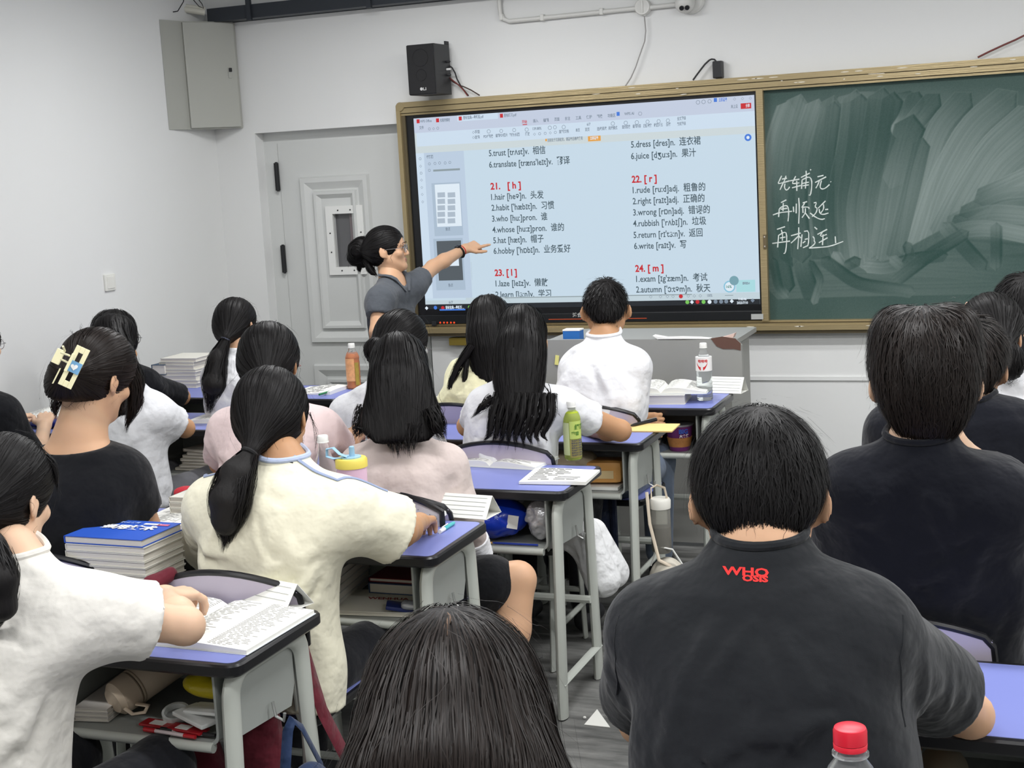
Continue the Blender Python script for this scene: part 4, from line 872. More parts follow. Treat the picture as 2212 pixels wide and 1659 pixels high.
        if rr.random() < 0.7:
            S, E_ = (SR, ER) if s > 0 else (SL, EL); t0 = rr.uniform(.1, .6); a = S+(E_-S)*t0-F*sr*0.6+X*s*sr*.7; b = a+(E_-S)*rr.uniform(.1, .4)-X*s*sr*1.3; FL.append((a, b, rr.uniform(.009, .015), famp*rr.uniform(.6, 1.2)))
    if FL:
        Q3 = onto([p_ for (a, b, w_, am) in FL for p_ in (a, (a+b)/2+rr.normal(0, .008, 3), b)]).reshape(-1, 3, 3)
        for (a, b, w_, am), q3 in zip(FL, Q3): sp.append(fold(q3[0], q3[2], w_, am, q3[1]))
    if neckcut is None:
        cp = N+F*0.008; nd = nrm(jaw-nb)*0.6+UP*0.4; nd = nrm(nd)
        NCUT = el(cp+UP*0.050, V(0.072*nr, 0.072*nr, 0.046), None, 0.004, op='s'); sp.append(NCUT)
    else: sp.append(neckcut(N, X, F))
    sh, sv = sdf_obj('shirt', sp, h, shirt, who)
    if collar is not None and neckcut is None:
        q = []
        for k in range(32):
            a = 2*math.pi*k/32; q.append(cp+V(0, 0, 0.004)+X*math.cos(a)*0.066*1.02+F*math.sin(a)*0.060+UP*(-0.014*math.sin(a)))
        q = np.array(q); e_ = dict(NCUT); e_['op'] = 'u'
        for _ in range(10):
            q, nn = project([e_], q, 0.003); q, nn = project(base_sp, q, 0.001)
        MB().tube(list(q), 0.0075, 8, closed=True, sy=1.0).build('collar', collar, who, True)
    # ---- lower body clothes and shoes
    if pants is not None:
        sdf_obj('trousers' if legs == 'trousers' else 'shorts', pel+lgp, 0.012, pants, who)
    q = []
    for a_ in ank:
        q += [rc(a_+V(0, 0, -0.055)-F*0.02, a_+V(0, 0, -0.062)+F*0.13, 0.038, 0.034, 0.02), rc(a_+V(0, 0, -0.02), a_+V(0, 0, -0.055), 0.042, 0.042, 0.02)]
    for i in (0, 1): sdf_obj('shoe', q[2*i:2*i+2]+[plane(V(0, 0, 0.004), (0, 0, -1))], 0.009, M_shoe, who)
    info = dict(who=who, hc=hc, R=R, T=T, N=N, SL=SL, SR=SR, EL=EL, ER=ER, WL=WL, WR=WR, X=X, F=F, sp=sp, hip=hip, body=bp, g=g, t=float((hc-CAM)@CF), hq=hairq, hh=hh)
    if hair: hair[0](info, **hair[1])
    if extra: extra(info)
    return info
M_shoe = mat('dark shoe', srgb(38, 38, 42), 0.6)
# ---- hair styles
def cap_prims(I, ears=True, vol=0.0, nape=-0.075, front=True):
    T, R, g = I['T'], I['R'], I['g']
    q = [el(T(0, -0.014, 0.037), V(.0845+vol, .106+vol, .094+vol)*g, R, 0), el(T(0, -0.040, -0.012), V(.076+vol, .072+vol, .072)*g, R, .03)]
    if front: q.append(el(T(0, .112, -.040), V(.080, .070, .110)*g, R, .012, op='s'))
    if ears:
        for s in (-1, 1): q.append(el(T(s*(.104+vol), -.006, -.030), V(.036, .044, .050)*g, R, .010, op='s'))
    q.append(plane(T(0, -0.05, nape), -R[:, 2]+R[:, 1]*0.25, 0.012))
    return q
def strands(I, prims, verts, field, n, L, w=None, off=(0.0005, 0.005), lift=0.0, noise=0.22, S_=10, tint=(0.75, 1.4), keep=None):
    n = int(n*I['hq']); v = verts
    if keep is not None: v = v[keep(v)]
    if not len(v): return None
    st = v[RNG.integers(0, len(v), n)]+RNG.normal(0, 0.001, (n, 3)); Ls = RNG.uniform(L[0], L[1], n)
    P, Nn = flow(prims, st, field, Ls, S_, off, lift, noise); w = w or max(0.0011, I['t']/3068*1.9)
    # tilt the normals a little so neighbouring locks glint apart
    B = np.cross(np.gradient(P, axis=1), Nn); B /= np.linalg.norm(B, axis=2, keepdims=True)+1e-9; Nt = Nn+B*RNG.normal(0, .16, (n, 1, 1)); Nt /= np.linalg.norm(Nt, axis=2, keepdims=True)
    return ribbons(P, Nt, RNG.uniform(.7, 1.5, n)*w, RNG.uniform(tint[0], tint[1], n))
def bundle(I, pts, rad, n, w=None, flat=1.0, spread=0.25, X=None, S_=14, tint=(0.75, 1.4), tips=(0.75, 1.05), wav=0.004):
    n = int(n*I['hq']); pts = np.array(pts, float); k = np.linspace(0, 1, len(pts)); t = np.linspace(0, 1, 24)
    c = np.stack([np.interp(t, k, pts[:, i]) for i in range(3)], -1)
    for _ in range(4): c[1:-1] = .25*c[:-2]+.5*c[1:-1]+.25*c[2:]
    r = np.interp(t, k, rad); tg = nrm(c[-1]-c[0]); X_ = I['X'] if X is None else X; X_ = nrm(X_-tg*np.dot(X_, tg)); Yv = np.cross(tg, X_)
    th = RNG.uniform(0, 2*np.pi, n); fr = np.sqrt(RNG.uniform(0.15, 1.1, n)); e = RNG.uniform(tips[0], tips[1], n)
    s = np.linspace(0, 1, S_)[None]*e[:, None]; s = np.clip(s, 0, 1.08)
    C = np.stack([np.interp(s, t, c[:, i]) for i in range(3)], -1); rr = np.interp(s, t, r)*fr[:, None]
    th2 = th[:, None]+s*RNG.normal(0, spread, n)[:, None]*2; wv = wav*np.sin(s*9+RNG.uniform(0, 6, n)[:, None])
    off = X_[None, None]*((np.cos(th2)*rr+wv)[..., None])+Yv[None, None]*((np.sin(th2)*rr*flat)[..., None])
    over = np.maximum(s-1, 0)[..., None]*tg*0.3; P = C+off+over
    Nn = off+1e-6; Nn = Nn/(np.linalg.norm(Nn, axis=2, keepdims=True)+1e-9); w = w or max(0.0011, I['t']/3068*1.9)
    return ribbons(P, Nn, RNG.uniform(.7, 1.5, n)*w, RNG.uniform(tint[0], tint[1], n))
def core(I, pts, rad, k=0.9):
    return [rc(pts[i], pts[i+1], rad[i]*k, rad[i+1]*k, 0.02) for i in range(len(pts)-1)]
def finish(I, mass, lst, m=None, h=None, mass_m=None):
    v, f = mass; mh = mass_m or M_hmass
    o = obj('hair', fast_mesh(v, f, True), mh, I['who'])
    lst = [l for l in lst if l is not None]
    if lst: s = hair_obj('hair_strands', lst, m or M_hair, o); s['kind'] = 'stuff'
    return o
def flyaways(I, q, v, n, L=(0.04, 0.12), field=None):
    g_ = field or (lambda p: np.tile(V(0, 0, -1), (len(p), 1)))
    return strands(I, q, v, g_, n, L, w=max(0.0005, I['t']/3068*0.55), off=(0.006, 0.02), lift=0.012, noise=1.2, tint=(.8, 1.4))
def short_hair(I, m=None, vol=0.006, L=(0.035, 0.075), lift=0.007, whorl=(0.01, -0.085, 0.085), nape=-0.078, n=1700, noise=0.35, bump=(), taper=.8):
    T = I['T']; R = I['R']; q = cap_prims(I, True, vol, nape)
    for s in (-1, 1): q.append(plane(T(s*(.090+vol*.5), 0, .0), R[:, 0]*s-R[:, 2]*taper, .02))
    for (a, r) in bump: q.insert(1, el(T(*a), V(*r)*I['g'], R, .02))
    v, f = sdf_verts(q, I['hh']); K = T(*whorl)
    ek = lambda a: ~((np.abs((a-I['hc'])@R[:, 0]) > .062) & (((a-I['hc'])@R[:, 2]) < .004) & (((a-I['hc'])@R[:, 1]) > -.05))
    def fd(p):
        d = p-K; d /= np.linalg.norm(d, axis=1, keepdims=True)+1e-9; return d*0.9-R[:, 2]*0.55
    finish(I, (v, f), [strands(I, q, v, fd, n, L, lift=lift, noise=noise, S_=8, keep=ek), flyaways(I, q, v, n*0.05, (0.03, 0.06), fd),
        strands(I, q, v, fd, n*0.25, (0.02, 0.035), off=(0.0, 0.003), lift=0.002, noise=0.2, S_=6, keep=lambda a: ((a-I['hc'])@R[:, 2]) < -0.055)], m)
def long_hair(I, tip, m=None, wid=(0.090, 0.105, 0.085), dep=0.045, n=1800, part=(0.0, 0.0, 0.13), L=(0.12, 0.3), extra_tips=None, tuck=False, split=None, topw=0.086, tipd=None, autotip=True):
    T = I['T']; R = I['R']; q = [el(T(0, -0.014, 0.037), V(.0865, .107, .095)*I['g'], R, 0)]
    tipw = np.asarray(tip, float); top = T(0, -0.045, 0.04)
    q.append(loft(top, tipw, R[:, 0], [(0, topw*.8, .06, 0), (.2, topw, .075, 0.012), (.45, wid[0], .068, 0.012), (.7, wid[1], dep, 0), (.86, (wid[1]+wid[2])/2*.9, dep*.6 if tipd is None else tipd+.008, 0), (1, wid[2]*.55, 0.010, 0)], .03, 2.2))
    q += [el(T(0, .112, -.040), V(.078, .072, .112)*I['g'], R, .012, op='s')]
    v, f = sdf_verts(q, I['hh']); K = T(*part)
    dn = nrm(tipw-top)
    def fd(p):
        d = p-K; r = np.linalg.norm(d, axis=1, keepdims=True); wt = np.clip(1.2-r/0.12, 0, 1); d = d/(r+1e-9)
        return d*wt*1.3+dn[None]*(1.15-wt)+(-UP)*0.15
    lst = [strands(I, q, v, fd, n, L, lift=0.004, noise=0.10, S_=16), flyaways(I, q, v, n*0.02, (0.06, 0.15))]
    Lh = np.linalg.norm(tipw-top)
    for u in np.linspace(-1, 1, 22):
        if autotip: lst.append(bundle(I, [top+dn*Lh*.70+R[:, 0]*u*wid[1]*.86-R[:, 1]*.012*(1-u*u), top+dn*Lh*.86+R[:, 0]*u*(wid[1]+wid[2])*.46-R[:, 1]*.012*(1-u*u), tipw+R[:, 0]*u*wid[2]*.98+dn*(RNG.uniform(-.05, .02)-.035*u*u)-R[:, 1]*.004], [.015, .011, .0015], n*.018))
    if extra_tips: lst += [bundle(I, *a, **k) for (a, k) in extra_tips]
    return finish(I, (v, f), lst, m)
def pony_hair(I, tie, tail, rad, m=None, n=1500, tn=700, ears=True, tiecol=None, loops=True, nape=-0.085, vol=0.0, flat=0.8, side=None):
    T = I['T']; R = I['R']; tie = np.asarray(tie, float); q = cap_prims(I, ears, vol, nape); q.insert(2, rc(T(0, -.05, .0), tie, .055*I['g'], .020, .05))
    tq = core(I, [tie]+tail[:-1]+[np.asarray(tail[-2])*.45+np.asarray(tail[-1])*.55], rad[:-1]+[rad[-1]*.8], 0.78); q2 = [x for x in tq]
    v, f = sdf_verts(q, I['hh']); v2, f2 = sdf_verts(tq, I['hh'])
    fd = lambda p: tie-p
    lst = [strands(I, q, v, fd, n, (0.08, 0.17), lift=0.0, noise=0.08, S_=12, off=(0.0003, 0.003)), bundle(I, [tie]+tail, rad, tn, flat=flat, tips=(.62, 1.08), spread=.35), flyaways(I, q, v, n*0.025, (0.04, 0.1))]
    if side: lst += [bundle(I, *a, **k) for (a, k) in side]
    o = finish(I, join_vf([(v, f), (v2, f2)]), lst, m)
    if tiecol is not None:
        d = nrm(tail[0]-tie); a = nrm(np.cross(d, UP+V(.1, .2, 0))); b = np.cross(d, a); r_ = rad[0]*0.95
        MB().tube([tie+d*0.004+(a*math.cos(k*math.pi/8)+b*math.sin(k*math.pi/8))*r_ for k in range(16)], 0.006, 8, closed=True).build('hair_tie', tiecol, I['who'], True)
    return o
def glasses(I, m=None, r=0.021):
    T = I['T']; R = I['R']; m = m or mat('thin glasses frame', srgb(150, 148, 150), 0.3, 0.7); mb = MB()
    for s in (-1, 1):
        mb.tube([T(s*.033+r*1.12*math.cos(k*math.pi/10), .101-abs(s*.033+r*math.cos(k*math.pi/10))*0.10, .004+r*math.sin(k*math.pi/10)) for k in range(20)], 0.0012, 6, closed=True)
        mb.tube([T(s*.056, .098, .010), T(s*.079, .086, .010), T(s*.088, .0, .008), T(s*.087, -.012, .0)], 0.0012, 6)
    mb.tube([T(-.010, .101, .006), T(0, .104, .009), T(.010, .101, .006)], 0.0012, 6)
    g_ = mb.build('glasses', m, I['who'], True)
    lens = mat('clear lens', (1, 1, 1), 0.02, trans=1.0, ior=1.05, spec=0.5)
    for s in (-1, 1):
        vs = [T(s*.033+r*1.08*math.cos(k*math.pi/8), .1008-abs(s*.033)*0.10, .004+r*.97*math.sin(k*math.pi/8)) for k in range(16)]
        obj('lens', me_from(vs, [tuple(range(16))]), lens, g_)
C_white = cloth('white', srgb(226, 227, 230)); C_cream = cloth('cream', srgb(226, 222, 200)); C_black = cloth('black', srgb(19, 20, 24)); C_navyblack = cloth('blue black', srgb(16, 18, 26))
C_faded = cloth('faded black', srgb(33, 35, 38)); C_pink = cloth('pale pink', srgb(226, 205, 204)); C_beige = cloth('pinkish beige', srgb(206, 192, 187)); C_yell = cloth('pale yellow', srgb(232, 228, 190)); C_grey = cloth('slate grey', srgb(84, 88, 94)); C_off = cloth('off white', srgb(222, 219, 212))
T_dark = cloth('dark trousers', srgb(30, 31, 36)); T_jean = cloth('washed denim', srgb(104, 116, 134), fine=300); T_grey = cloth('grey trousers', srgb(88, 88, 92))
M_tie = mat('black hair tie', srgb(22, 22, 24), 0.8)
def ntie(I, pts, r=0.0016, m=None):    # thin necklace cord
    q, n = project(I['body'], np.array(pts), 0.002); MB().tube(list(q), r, 6).build('necklace', m or M_tie, I['who'], True)
bun_pts = lambda c, r, n, s: None
def up_hair(I, tie, blob, m=None, n=1300, extra=None, scr=None, nape=-0.085, blobn=500, core_only=False, vol=0.0):
    """hair gathered into a bun: blob = list of (centre, radius)"""
    T, R = I['T'], I['R']; tie = np.asarray(tie, float); q = cap_prims(I, True, vol, nape)
    q.insert(2, rc(T(0, -.05, .02), tie, .060*I['g'], .028, .05)); b = [rc(c, c+UP*0.002, r, r, .02) for (c, r) in blob]
    v, f = sdf_verts(q, I['hh']); v2, f2 = sdf_verts(b, I['hh']); bc = sum(c for c, r in blob)/len(blob)
    ax = nrm(np.cross(bc-I['hc'], UP)); sw = lambda p: np.cross(p-bc, ax)*(-1)
    lst = [strands(I, q, v, lambda p: tie-p, n, (0.07, 0.16), noise=0.08, S_=12, off=(0.0003, 0.003)), strands(I, b, v2, sw, blobn, (0.05, 0.12), lift=.003, noise=.3), flyaways(I, q, v, n*0.03), flyaways(I, b, v2, 40, (.04, .1))]
    if extra: lst += [bundle(I, *a, **k) for (a, k) in extra]
    o = finish(I, join_vf([(v, f), (v2, f2)]), lst, m)
    return o
# ---- teacher: faces right, torso opened to the room, left arm reaches to the screen
def teacher_extra(I):
    T, R = I['T'], I['R']; glasses(I, mat('silver glasses frame', srgb(185, 184, 186), 0.25, 0.8))
    for s in (-1, 1):
        MB().lathe(T(s*.0305, .0825, .008), [(0.0, 0.0045), (.0035, .004), (.0058, .002), (.0062, 0)], 12, axis=R[:, 1]).build('iris', M_iris, I['who'], True)
        MB().tube([T(s*.014, .098, .030), T(s*.030, .097, .036), T(s*.046, .086, .031)], [.0012, .0022, .001], 6).build('eyebrow', mat('brow hair', srgb(52, 42, 38), .8), I['who'], True)
        MB().tube([T(s*.019, .0885, .0105), T(s*.030, .0905, .0165), T(s*.042, .083, .011)], [.0008, .0014, .0008], 6).build('eyelid_line', mat('brow hair', srgb(52, 42, 38), .8), I['who'], True)
    lip = mat('lips', srgb(178, 104, 98), .4, sss=.1)
    MB().tube([T(-.022, .082, -.057), T(-.008, .0905, -.053), T(0, .0905, -.0545), T(.008, .0905, -.053), T(.022, .082, -.057)], [.001, .0028, .0024, .0028, .001], 8).tube([T(-.020, .082, -.0585), T(0, .090, -.0635), T(.020, .082, -.0585)], [.001, .0034, .001], 8).build('lips', lip, I['who'], True)
    # collar flaps of the polo and placket
    N, X, F = I['N'], I['X'], I['F']; qs = I['sp']
    jb = N+F*.02
    for s in (-1, 1):
        pts = [jb+X*s*.068*math.sin(a)-F*.064*math.cos(a)+UP*(.040-.028*(1-math.cos(a))) for a in np.linspace(0, 2.1, 9)]+[N+F*.115-UP*.055+X*s*.016]
        q, n = project([u_ for u_ in qs if u_.get('op') != 's'], np.array(pts), .007)
        MB().tube(list(q), [.012]*7+[.015, .017, .006], 8, sy=.55).build('collar', C_grey, I['who'], True)
    # watch on the left wrist with a red band edge
    d = nrm(I['WL']-I['EL']); c = I['WL']-d*0.035; a = nrm(np.cross(d, UP)); b = np.cross(d, a)
    w = MB().tube([c+a*.0315*math.cos(k*math.pi/10)+b*.0285*math.sin(k*math.pi/10) for k in range(20)], 0.010, 8, closed=True, sy=.35, up=d).build('watch', mat('black watch strap', srgb(26, 26, 30), .5), I['who'], True)
    MB().box(c-b*.031, (.026, .03, .010), R=np.stack([d, a, b], 1), bev=.003).build('watch_face', mat('watch glass', srgb(20, 20, 26), .1), w)
    MB().tube([c+d*.018+a*.0285*math.cos(k*math.pi/10)+b*.026*math.sin(k*math.pi/10) for k in range(20)], 0.003, 6, closed=True).build('bracelet', mat('red cord', srgb(190, 40, 44), .6), I['who'], True)
def teacher_hair(I):
    T, R = I['T'], I['R']; tie = T(0, -.115, .012)
    bl = [(PY(775, 540, -.72), .052), (PY(768, 556, -.70), .040), (PY(783, 528, -.72), .036), (PY(784, 563, -.7), .034)]
    ex = [(([PY(790, 560, -.72), PY(800, 580, -.74), PY(806, 590, -.74), PY(812, 594, -.74)], [.02, .022, .015, .006], 140), {}), (([PY(778, 565, -.7), PY(776, 580, -.7), PY(777, 588, -.7)], [.02, .014, .006], 60), {})]
    up_hair(I, tie, bl, n=1500, extra=ex, nape=-.075)
    # fringe swept from the forehead
TY = -0.72
NT = PY(846, 604, TY)
I1 = person('teacher in a slate grey polo and glasses pointing at the display', TY, (838, 541, -.70), (842, 606, TY), (893, 618, -.55), (822, 646, -.90), hip=(*(PY(850, 760, TY)[:2]), .86),
    eL=(935, 577, -.36), wL=(1003, 538, -.16), eR=(815, 716, -.98), wR=(812, 790, -.92), rel=100, pitch=-0.05, roll=0.0, g=.97, face=True, standing=True, hw=(.150, .135, .150), hd=.098, hunch=.0, sr=.056, sleeve=.50, shirt=C_grey,
    hair=(teacher_hair, {}), handL=dict(d=nrm(PY(1060, 518, -.06)-PY(1003, 538, -.16)), up=V(.25, -.45, .85), point=True, side=1, g=.95), handR=dict(d=V(0.1, .1, -1), up=V(-.6, -.8, 0), side=1), pants=T_dark, skin=M_skin, extra=teacher_extra, folds=22, famp=.007, h=.008,
    neckcut=lambda N, X, F: el(N+UP*0.028+F*0.035, V(0.068, 0.075, 0.072), np.stack([X, F, np.cross(X, F)], 1), 0.006, op='s'))
# ---- first row
I2 = person('man in a white tee leaning on the first desk beside the aisle', -1.85, (1309, 674, -1.76), (1303, 735), (1246, 797), (1370, 793), hip=(1.62, -1.95, .55), eR=(1362, 975, -1.80), wR=(1330, 925, -1.58), eL=(1225, 930, -1.72), wL=(1378, 905, -1.70),
    ear=.85, rel=0, pitch=0.35, shirt=C_white, sr=0.060, sleeve=0.56, hw=(.165, .168, .180), hunch=.045, hair=(short_hair, dict(vol=0.002, L=(0.02, 0.045), lift=0.008, nape=-0.05, n=1500)), collar=C_white, pants=T_jean, skin=M_skin2, handL=dict(d=nrm(V(.8, .0, -.1)), up=V(.2, -1, 0.1), curl=.7))
I3 = person('long-haired woman in a pale yellow shirt, left of the man in white', -1.85, (1058, 705, -1.78), (1045, 775), (1000, 815), (1105, 815), hip=(1.05, -1.95, .55), rel=15, pitch=.3, shirt=C_yell, sr=.058, hw=(.15, .15, .16), skin=M_skin,
    hair=(long_hair, dict(tip=PY(1068, 850, -1.97), n=1400, wid=(.085, .08, .05), extra_tips=[(([PY(1020, 745, -1.95), PY(990, 790, -1.98), PY(972, 830, -2.0), PY(970, 880, -2.0)], [.02, .018, .012, .004], 120), {}), (([PY(1010, 760, -1.95), PY(1003, 820, -1.99), PY(1000, 880, -2.0)], [.012, .01, .004], 60), {})])), pants=T_dark,
    extra=lambda I: MB().box(PY(1077, 691, -1.868), (.03, .008, .012), R=rotz(.3), bev=.003).build('hair_clip', mat('cream clip', srgb(240, 234, 205), .4), I['who']))
I9 = person('woman with a low ponytail and glasses in white, in front of the door', -1.95, (512, 706, -1.88), (515, 758), (465, 815), (560, 812), rel=35, pitch=.1, shirt=C_white, sr=.055, sleeve=1.6, hw=(.145, .14, .15), hair=(pony_hair, dict(tie=PY(489, 730, -2.02), tail=[PY(470, 775, -2.06), PY(463, 830, -2.1), PY(452, 882, -2.1)], rad=[.018, .045, .062, .02], tn=600, tiecol=mat('blue grey scrunchie', srgb(88, 92, 110), .8))), pants=T_dark,
    extra=lambda I: glasses(I))
I10 = person('woman in a black tee and glasses beside the tall book stack, left wall', -1.95, (250, 730, -1.88), (258, 790), (200, 840), (310, 828), rel=55, pitch=.2, shirt=C_black, sr=.056, sleeve=.95, hw=(.15, .14, .15), eR=(392, 857, -1.72), wR=(355, 862, -1.55), skin=M_skin2,
    hair=(long_hair, dict(tip=PY(285, 850, -2.0), n=1200, wid=(.085, .08, .06))), extra=lambda I: glasses(I, mat('dark glasses frame', srgb(60, 56, 58), .4)), pants=T_dark)
# ---- second row
I4 = person('woman in a crinkled white blouse with long layered hair, behind the green tea bottle', -2.6, (1128, 738, -2.52), (1112, 832), (1052, 880), (1212, 880), hip=(1.52, -2.66, .55), eR=(1340, 930, -2.42), wR=(1262, 928, -2.2), eL=(1010, 920, -2.45), rel=0, pitch=.3, shirt=C_white, sr=.062, sleeve=.52, hw=(.165, .165, .17), famp=.012, folds=40, skin=M_skin2,
    hair=(long_hair, dict(tip=PY(1118, 895, -2.77), n=2400, wid=(.088, .080, .045), tipd=.015, extra_tips=[(([PY(1080+i*14, 850, -2.74), PY(1075+i*13+(i-4)*3, 900, -2.78), PY(1078+i*9+(i-4)*5, 940, -2.80), PY(1082+i*8+(i-4)*9, 968-abs(i-4)*4, -2.80)], [.022, .016, .010, .003], 60), {}) for i in range(9)]+[(([PY(1180, 830, -2.72), PY(1195, 870, -2.76), PY(1212, 905, -2.76)], [.008, .004, .001], 8), {}), (([PY(1065, 860, -2.74), PY(1040, 880, -2.76), PY(1022, 900, -2.76)], [.02, .014, .003], 50), {})])), pants=T_dark)
def scr(I, c, r):
    mb = MB(); 
    for k in range(26):
        a = k*2*math.pi/13; mb.tube([c+V(0.3, -.2, 0)*0, c+V(math.cos(a)*r*.5*(1+.2*(k % 3)), -.01*(k % 2), math.sin(a)*r*(1+.12*((k*7) % 3)))], [.010, .006], 6)
    mb.build('scrunchie', mat('black velvet scrunchie', srgb(18, 18, 20), .95, bump=(160, .8, .004)), I['who'], True)
I5 = person('woman in white with a black scrunchie, half hidden below the teacher', -2.6, (868, 750, -2.52), (838, 822), (752, 895), (890, 885), rel=32, pitch=.35, shirt=C_white, sr=.062, hw=(.165, .16, .165), pants=T_dark,
    hair=(up_hair, dict(tie=PY(818, 758, -2.66), blob=[(PY(812, 756, -2.68), .040), (PY(820, 775, -2.66), .032)], n=1500, vol=.008)), extra=lambda I: (glasses(I), scr(I, PY(804, 762, -2.69), .036)))
I11 = person('long-haired woman in a white tee beyond the claw clip woman', -2.55, (248, 748, -2.47), (272, 835), (205, 885), (335, 893), rel=40, pitch=.35, shirt=C_white, sr=.062, sleeve=.66, loose=.008, hw=(.155, .15, .155), eR=(400, 925, -2.38), wR=(345, 905, -2.2), famp=.011, skin=M_skin2,
    hair=(long_hair, dict(tip=PY(272, 890, -2.68), n=1300, extra_tips=[(([PY(295, 800, -2.5), PY(318, 880, -2.5), PY(325, 950, -2.5)], [.02, .012, .003], 60), {})])), pants=T_grey)
I14 = person('person in a black tee with glasses at the left edge of the picture', -2.75, (-52, 752, -2.7), (-60, 838), (-120, 880), (8, 893), rel=50, pitch=.0, shirt=C_black, sr=.06, hair=(short_hair, dict(n=900)), extra=lambda I: glasses(I), pants=T_dark, skin=M_skin3)
# ---- third row
I6 = person('woman in a beige knit top with long straight black hair and bare knee', -3.35, (863, 808, -3.26), (862, 948), (778, 1005), (966, 1005), hip=(1.47, -3.42, .54), eR=(1010, 1115, -3.32), wR=(1035, 1205, -3.22), rel=0, pitch=.25, shirt=C_beige, sr=.056, sleeve=1.8, hw=(.165, .158, .172), hunch=.02, h=.008,
    hair=(long_hair, dict(tip=PY(868, 950, -3.47), n=2400, wid=(.098, .115, .135), tipd=.02, dep=.05, topw=.09, extra_tips=[(([PY(830+i*12, 915, -3.45), PY(834+i*10, 950, -3.47), PY(846+i*8, 975+8*(i % 3), -3.48)], [.02, .012, .004], 14), {}) for i in range(7)]+[(([PY(790, 880, -3.42), PY(778, 920, -3.43), PY(768, 945, -3.43)], [.03, .03, .012], 110), {}), (([PY(930, 880, -3.42), PY(945, 920, -3.43), PY(958, 948, -3.43)], [.03, .03, .012], 110), {})])),
    legs='shorts', pants=cloth('black shorts', srgb(22, 23, 26)), skin=M_skin, knees=(V(1.35, -2.98, .50), PY(1118, 1252, -3.28)), ankles=(V(1.40, -3.0, .10), V(1.76, -3.42, .10)), famp=.006,
    extra=lambda I: [MB().tube([I['WR']+nrm(I['EL']-I['EL']+UP)*0+nrm(I['WR']-I['ER'])*(-.085+k*.014)+(nrm(np.cross(nrm(I['WR']-I['ER']), I['X']))*math.cos(a)*.041+nrm(np.cross(nrm(I['WR']-I['ER']), nrm(np.cross(nrm(I['WR']-I['ER']), I['X']))))*math.sin(a)*.041) for a in [j*math.pi/8 for j in range(16)]], .0075, 6, closed=True).build('cuff_rib', C_white, I['who'], True) for k in range(6)] and None,
    neckcut=lambda N, X, F: el(N+UP*0.035-F*.01, V(0.100, 0.085, 0.042), np.stack([X, F, np.cross(X, F)], 1), 0.006, op='s'))
I7 = person('woman in a pale pink ruffled blouse, beyond the cream tee', -3.35, (583, 790, -3.27), (590, 870), (498, 930), (690, 930), rel=18, pitch=.3, shirt=C_pink, sr=.062, sleeve=.85, loose=.004, hw=(.16, .155, .165), eR=(735, 975, -3.25), wR=(772, 935, -3.02), eL=(478, 1000, -3.3), famp=.012, folds=34, skin=M_skin2,
    hair=(pony_hair, dict(tie=PY(575, 835, -3.42), tail=[PY(570, 870, -3.45), PY(565, 920, -3.47)], rad=[.03, .04, .03], tn=300, vol=.012, nape=-.095, n=1900)), extra=lambda I: glasses(I, mat('pink glasses frame', srgb(200, 150, 150), .4)), pants=T_grey)
# ---- fourth row
def stripes8(I):
    # blue stripe along each shoulder and sleeve, blue collar
    for S, E_, s in ((I['SR'], I['ER'], 1), (I['SL'], I['EL'], -1)):
        for o in (-0.022,):
            pts = [I['N']+(S-I['N'])*t+UP*.06+I['F']*o for t in np.linspace(.28, 1.0, 8)]+[S+(E_-S)*t+UP*.08+I['F']*o for t in np.linspace(.12, .78, 10)]
            q, n = project([u_ for u_ in I['sp'] if u_.get('op') != 's'], np.array(pts), .001)
            MB().tube(list(q), .0065, 8, sy=.5).build('stripe', mat('cloth grey blue stripe', srgb(140, 152, 180), .9), I['who'], True)
    ntie(I, [I['N']+UP*.022-I['F']*.05+I['X']*k for k in np.linspace(-.06, .06, 9)], .0018)
I8 = person('woman in a cream tee with blue shoulder stripes and a low ponytail', -4.15, (590, 908, -4.07), (612, 1004), (470, 1098), (742, 1104), hip=(1.44, -4.22, .53), eR=(868, 1150, -4.02), wR=(905, 1128, -3.78), eL=(462, 1180, -3.95), rel=22, pitch=.35, roll=-.1, hd=.100, shirt=C_cream, sr=.080, sleeve=.90, loose=.012, hw=(.21, .180, .180), h=.0075, famp=.010, folds=34, skin=M_skin2,
    hair=(pony_hair, dict(tie=PY(541, 976, -4.23), tail=[PY(512, 1025, -4.28), PY(495, 1080, -4.31), PY(490, 1125, -4.31), PY(488, 1175, -4.30)], rad=[.020, .050, .058, .045, .012], n=2600, tn=1300, tiecol=M_tie, nape=-.10, vol=.010, side=[(([PY(655, 900, -3.98), PY(652, 960, -4.0), PY(648, 1000, -4.02)], [.006, .005, .002], 14, .0007), {}), (([PY(668, 890, -3.95), PY(684, 930, -3.95), PY(680, 990, -3.97)], [.006, .005, .002], 14, .0007), {})])),
    collar=cloth('pale blue rib', srgb(176, 188, 214)), extra=stripes8, pants=T_dark, hh=.005)
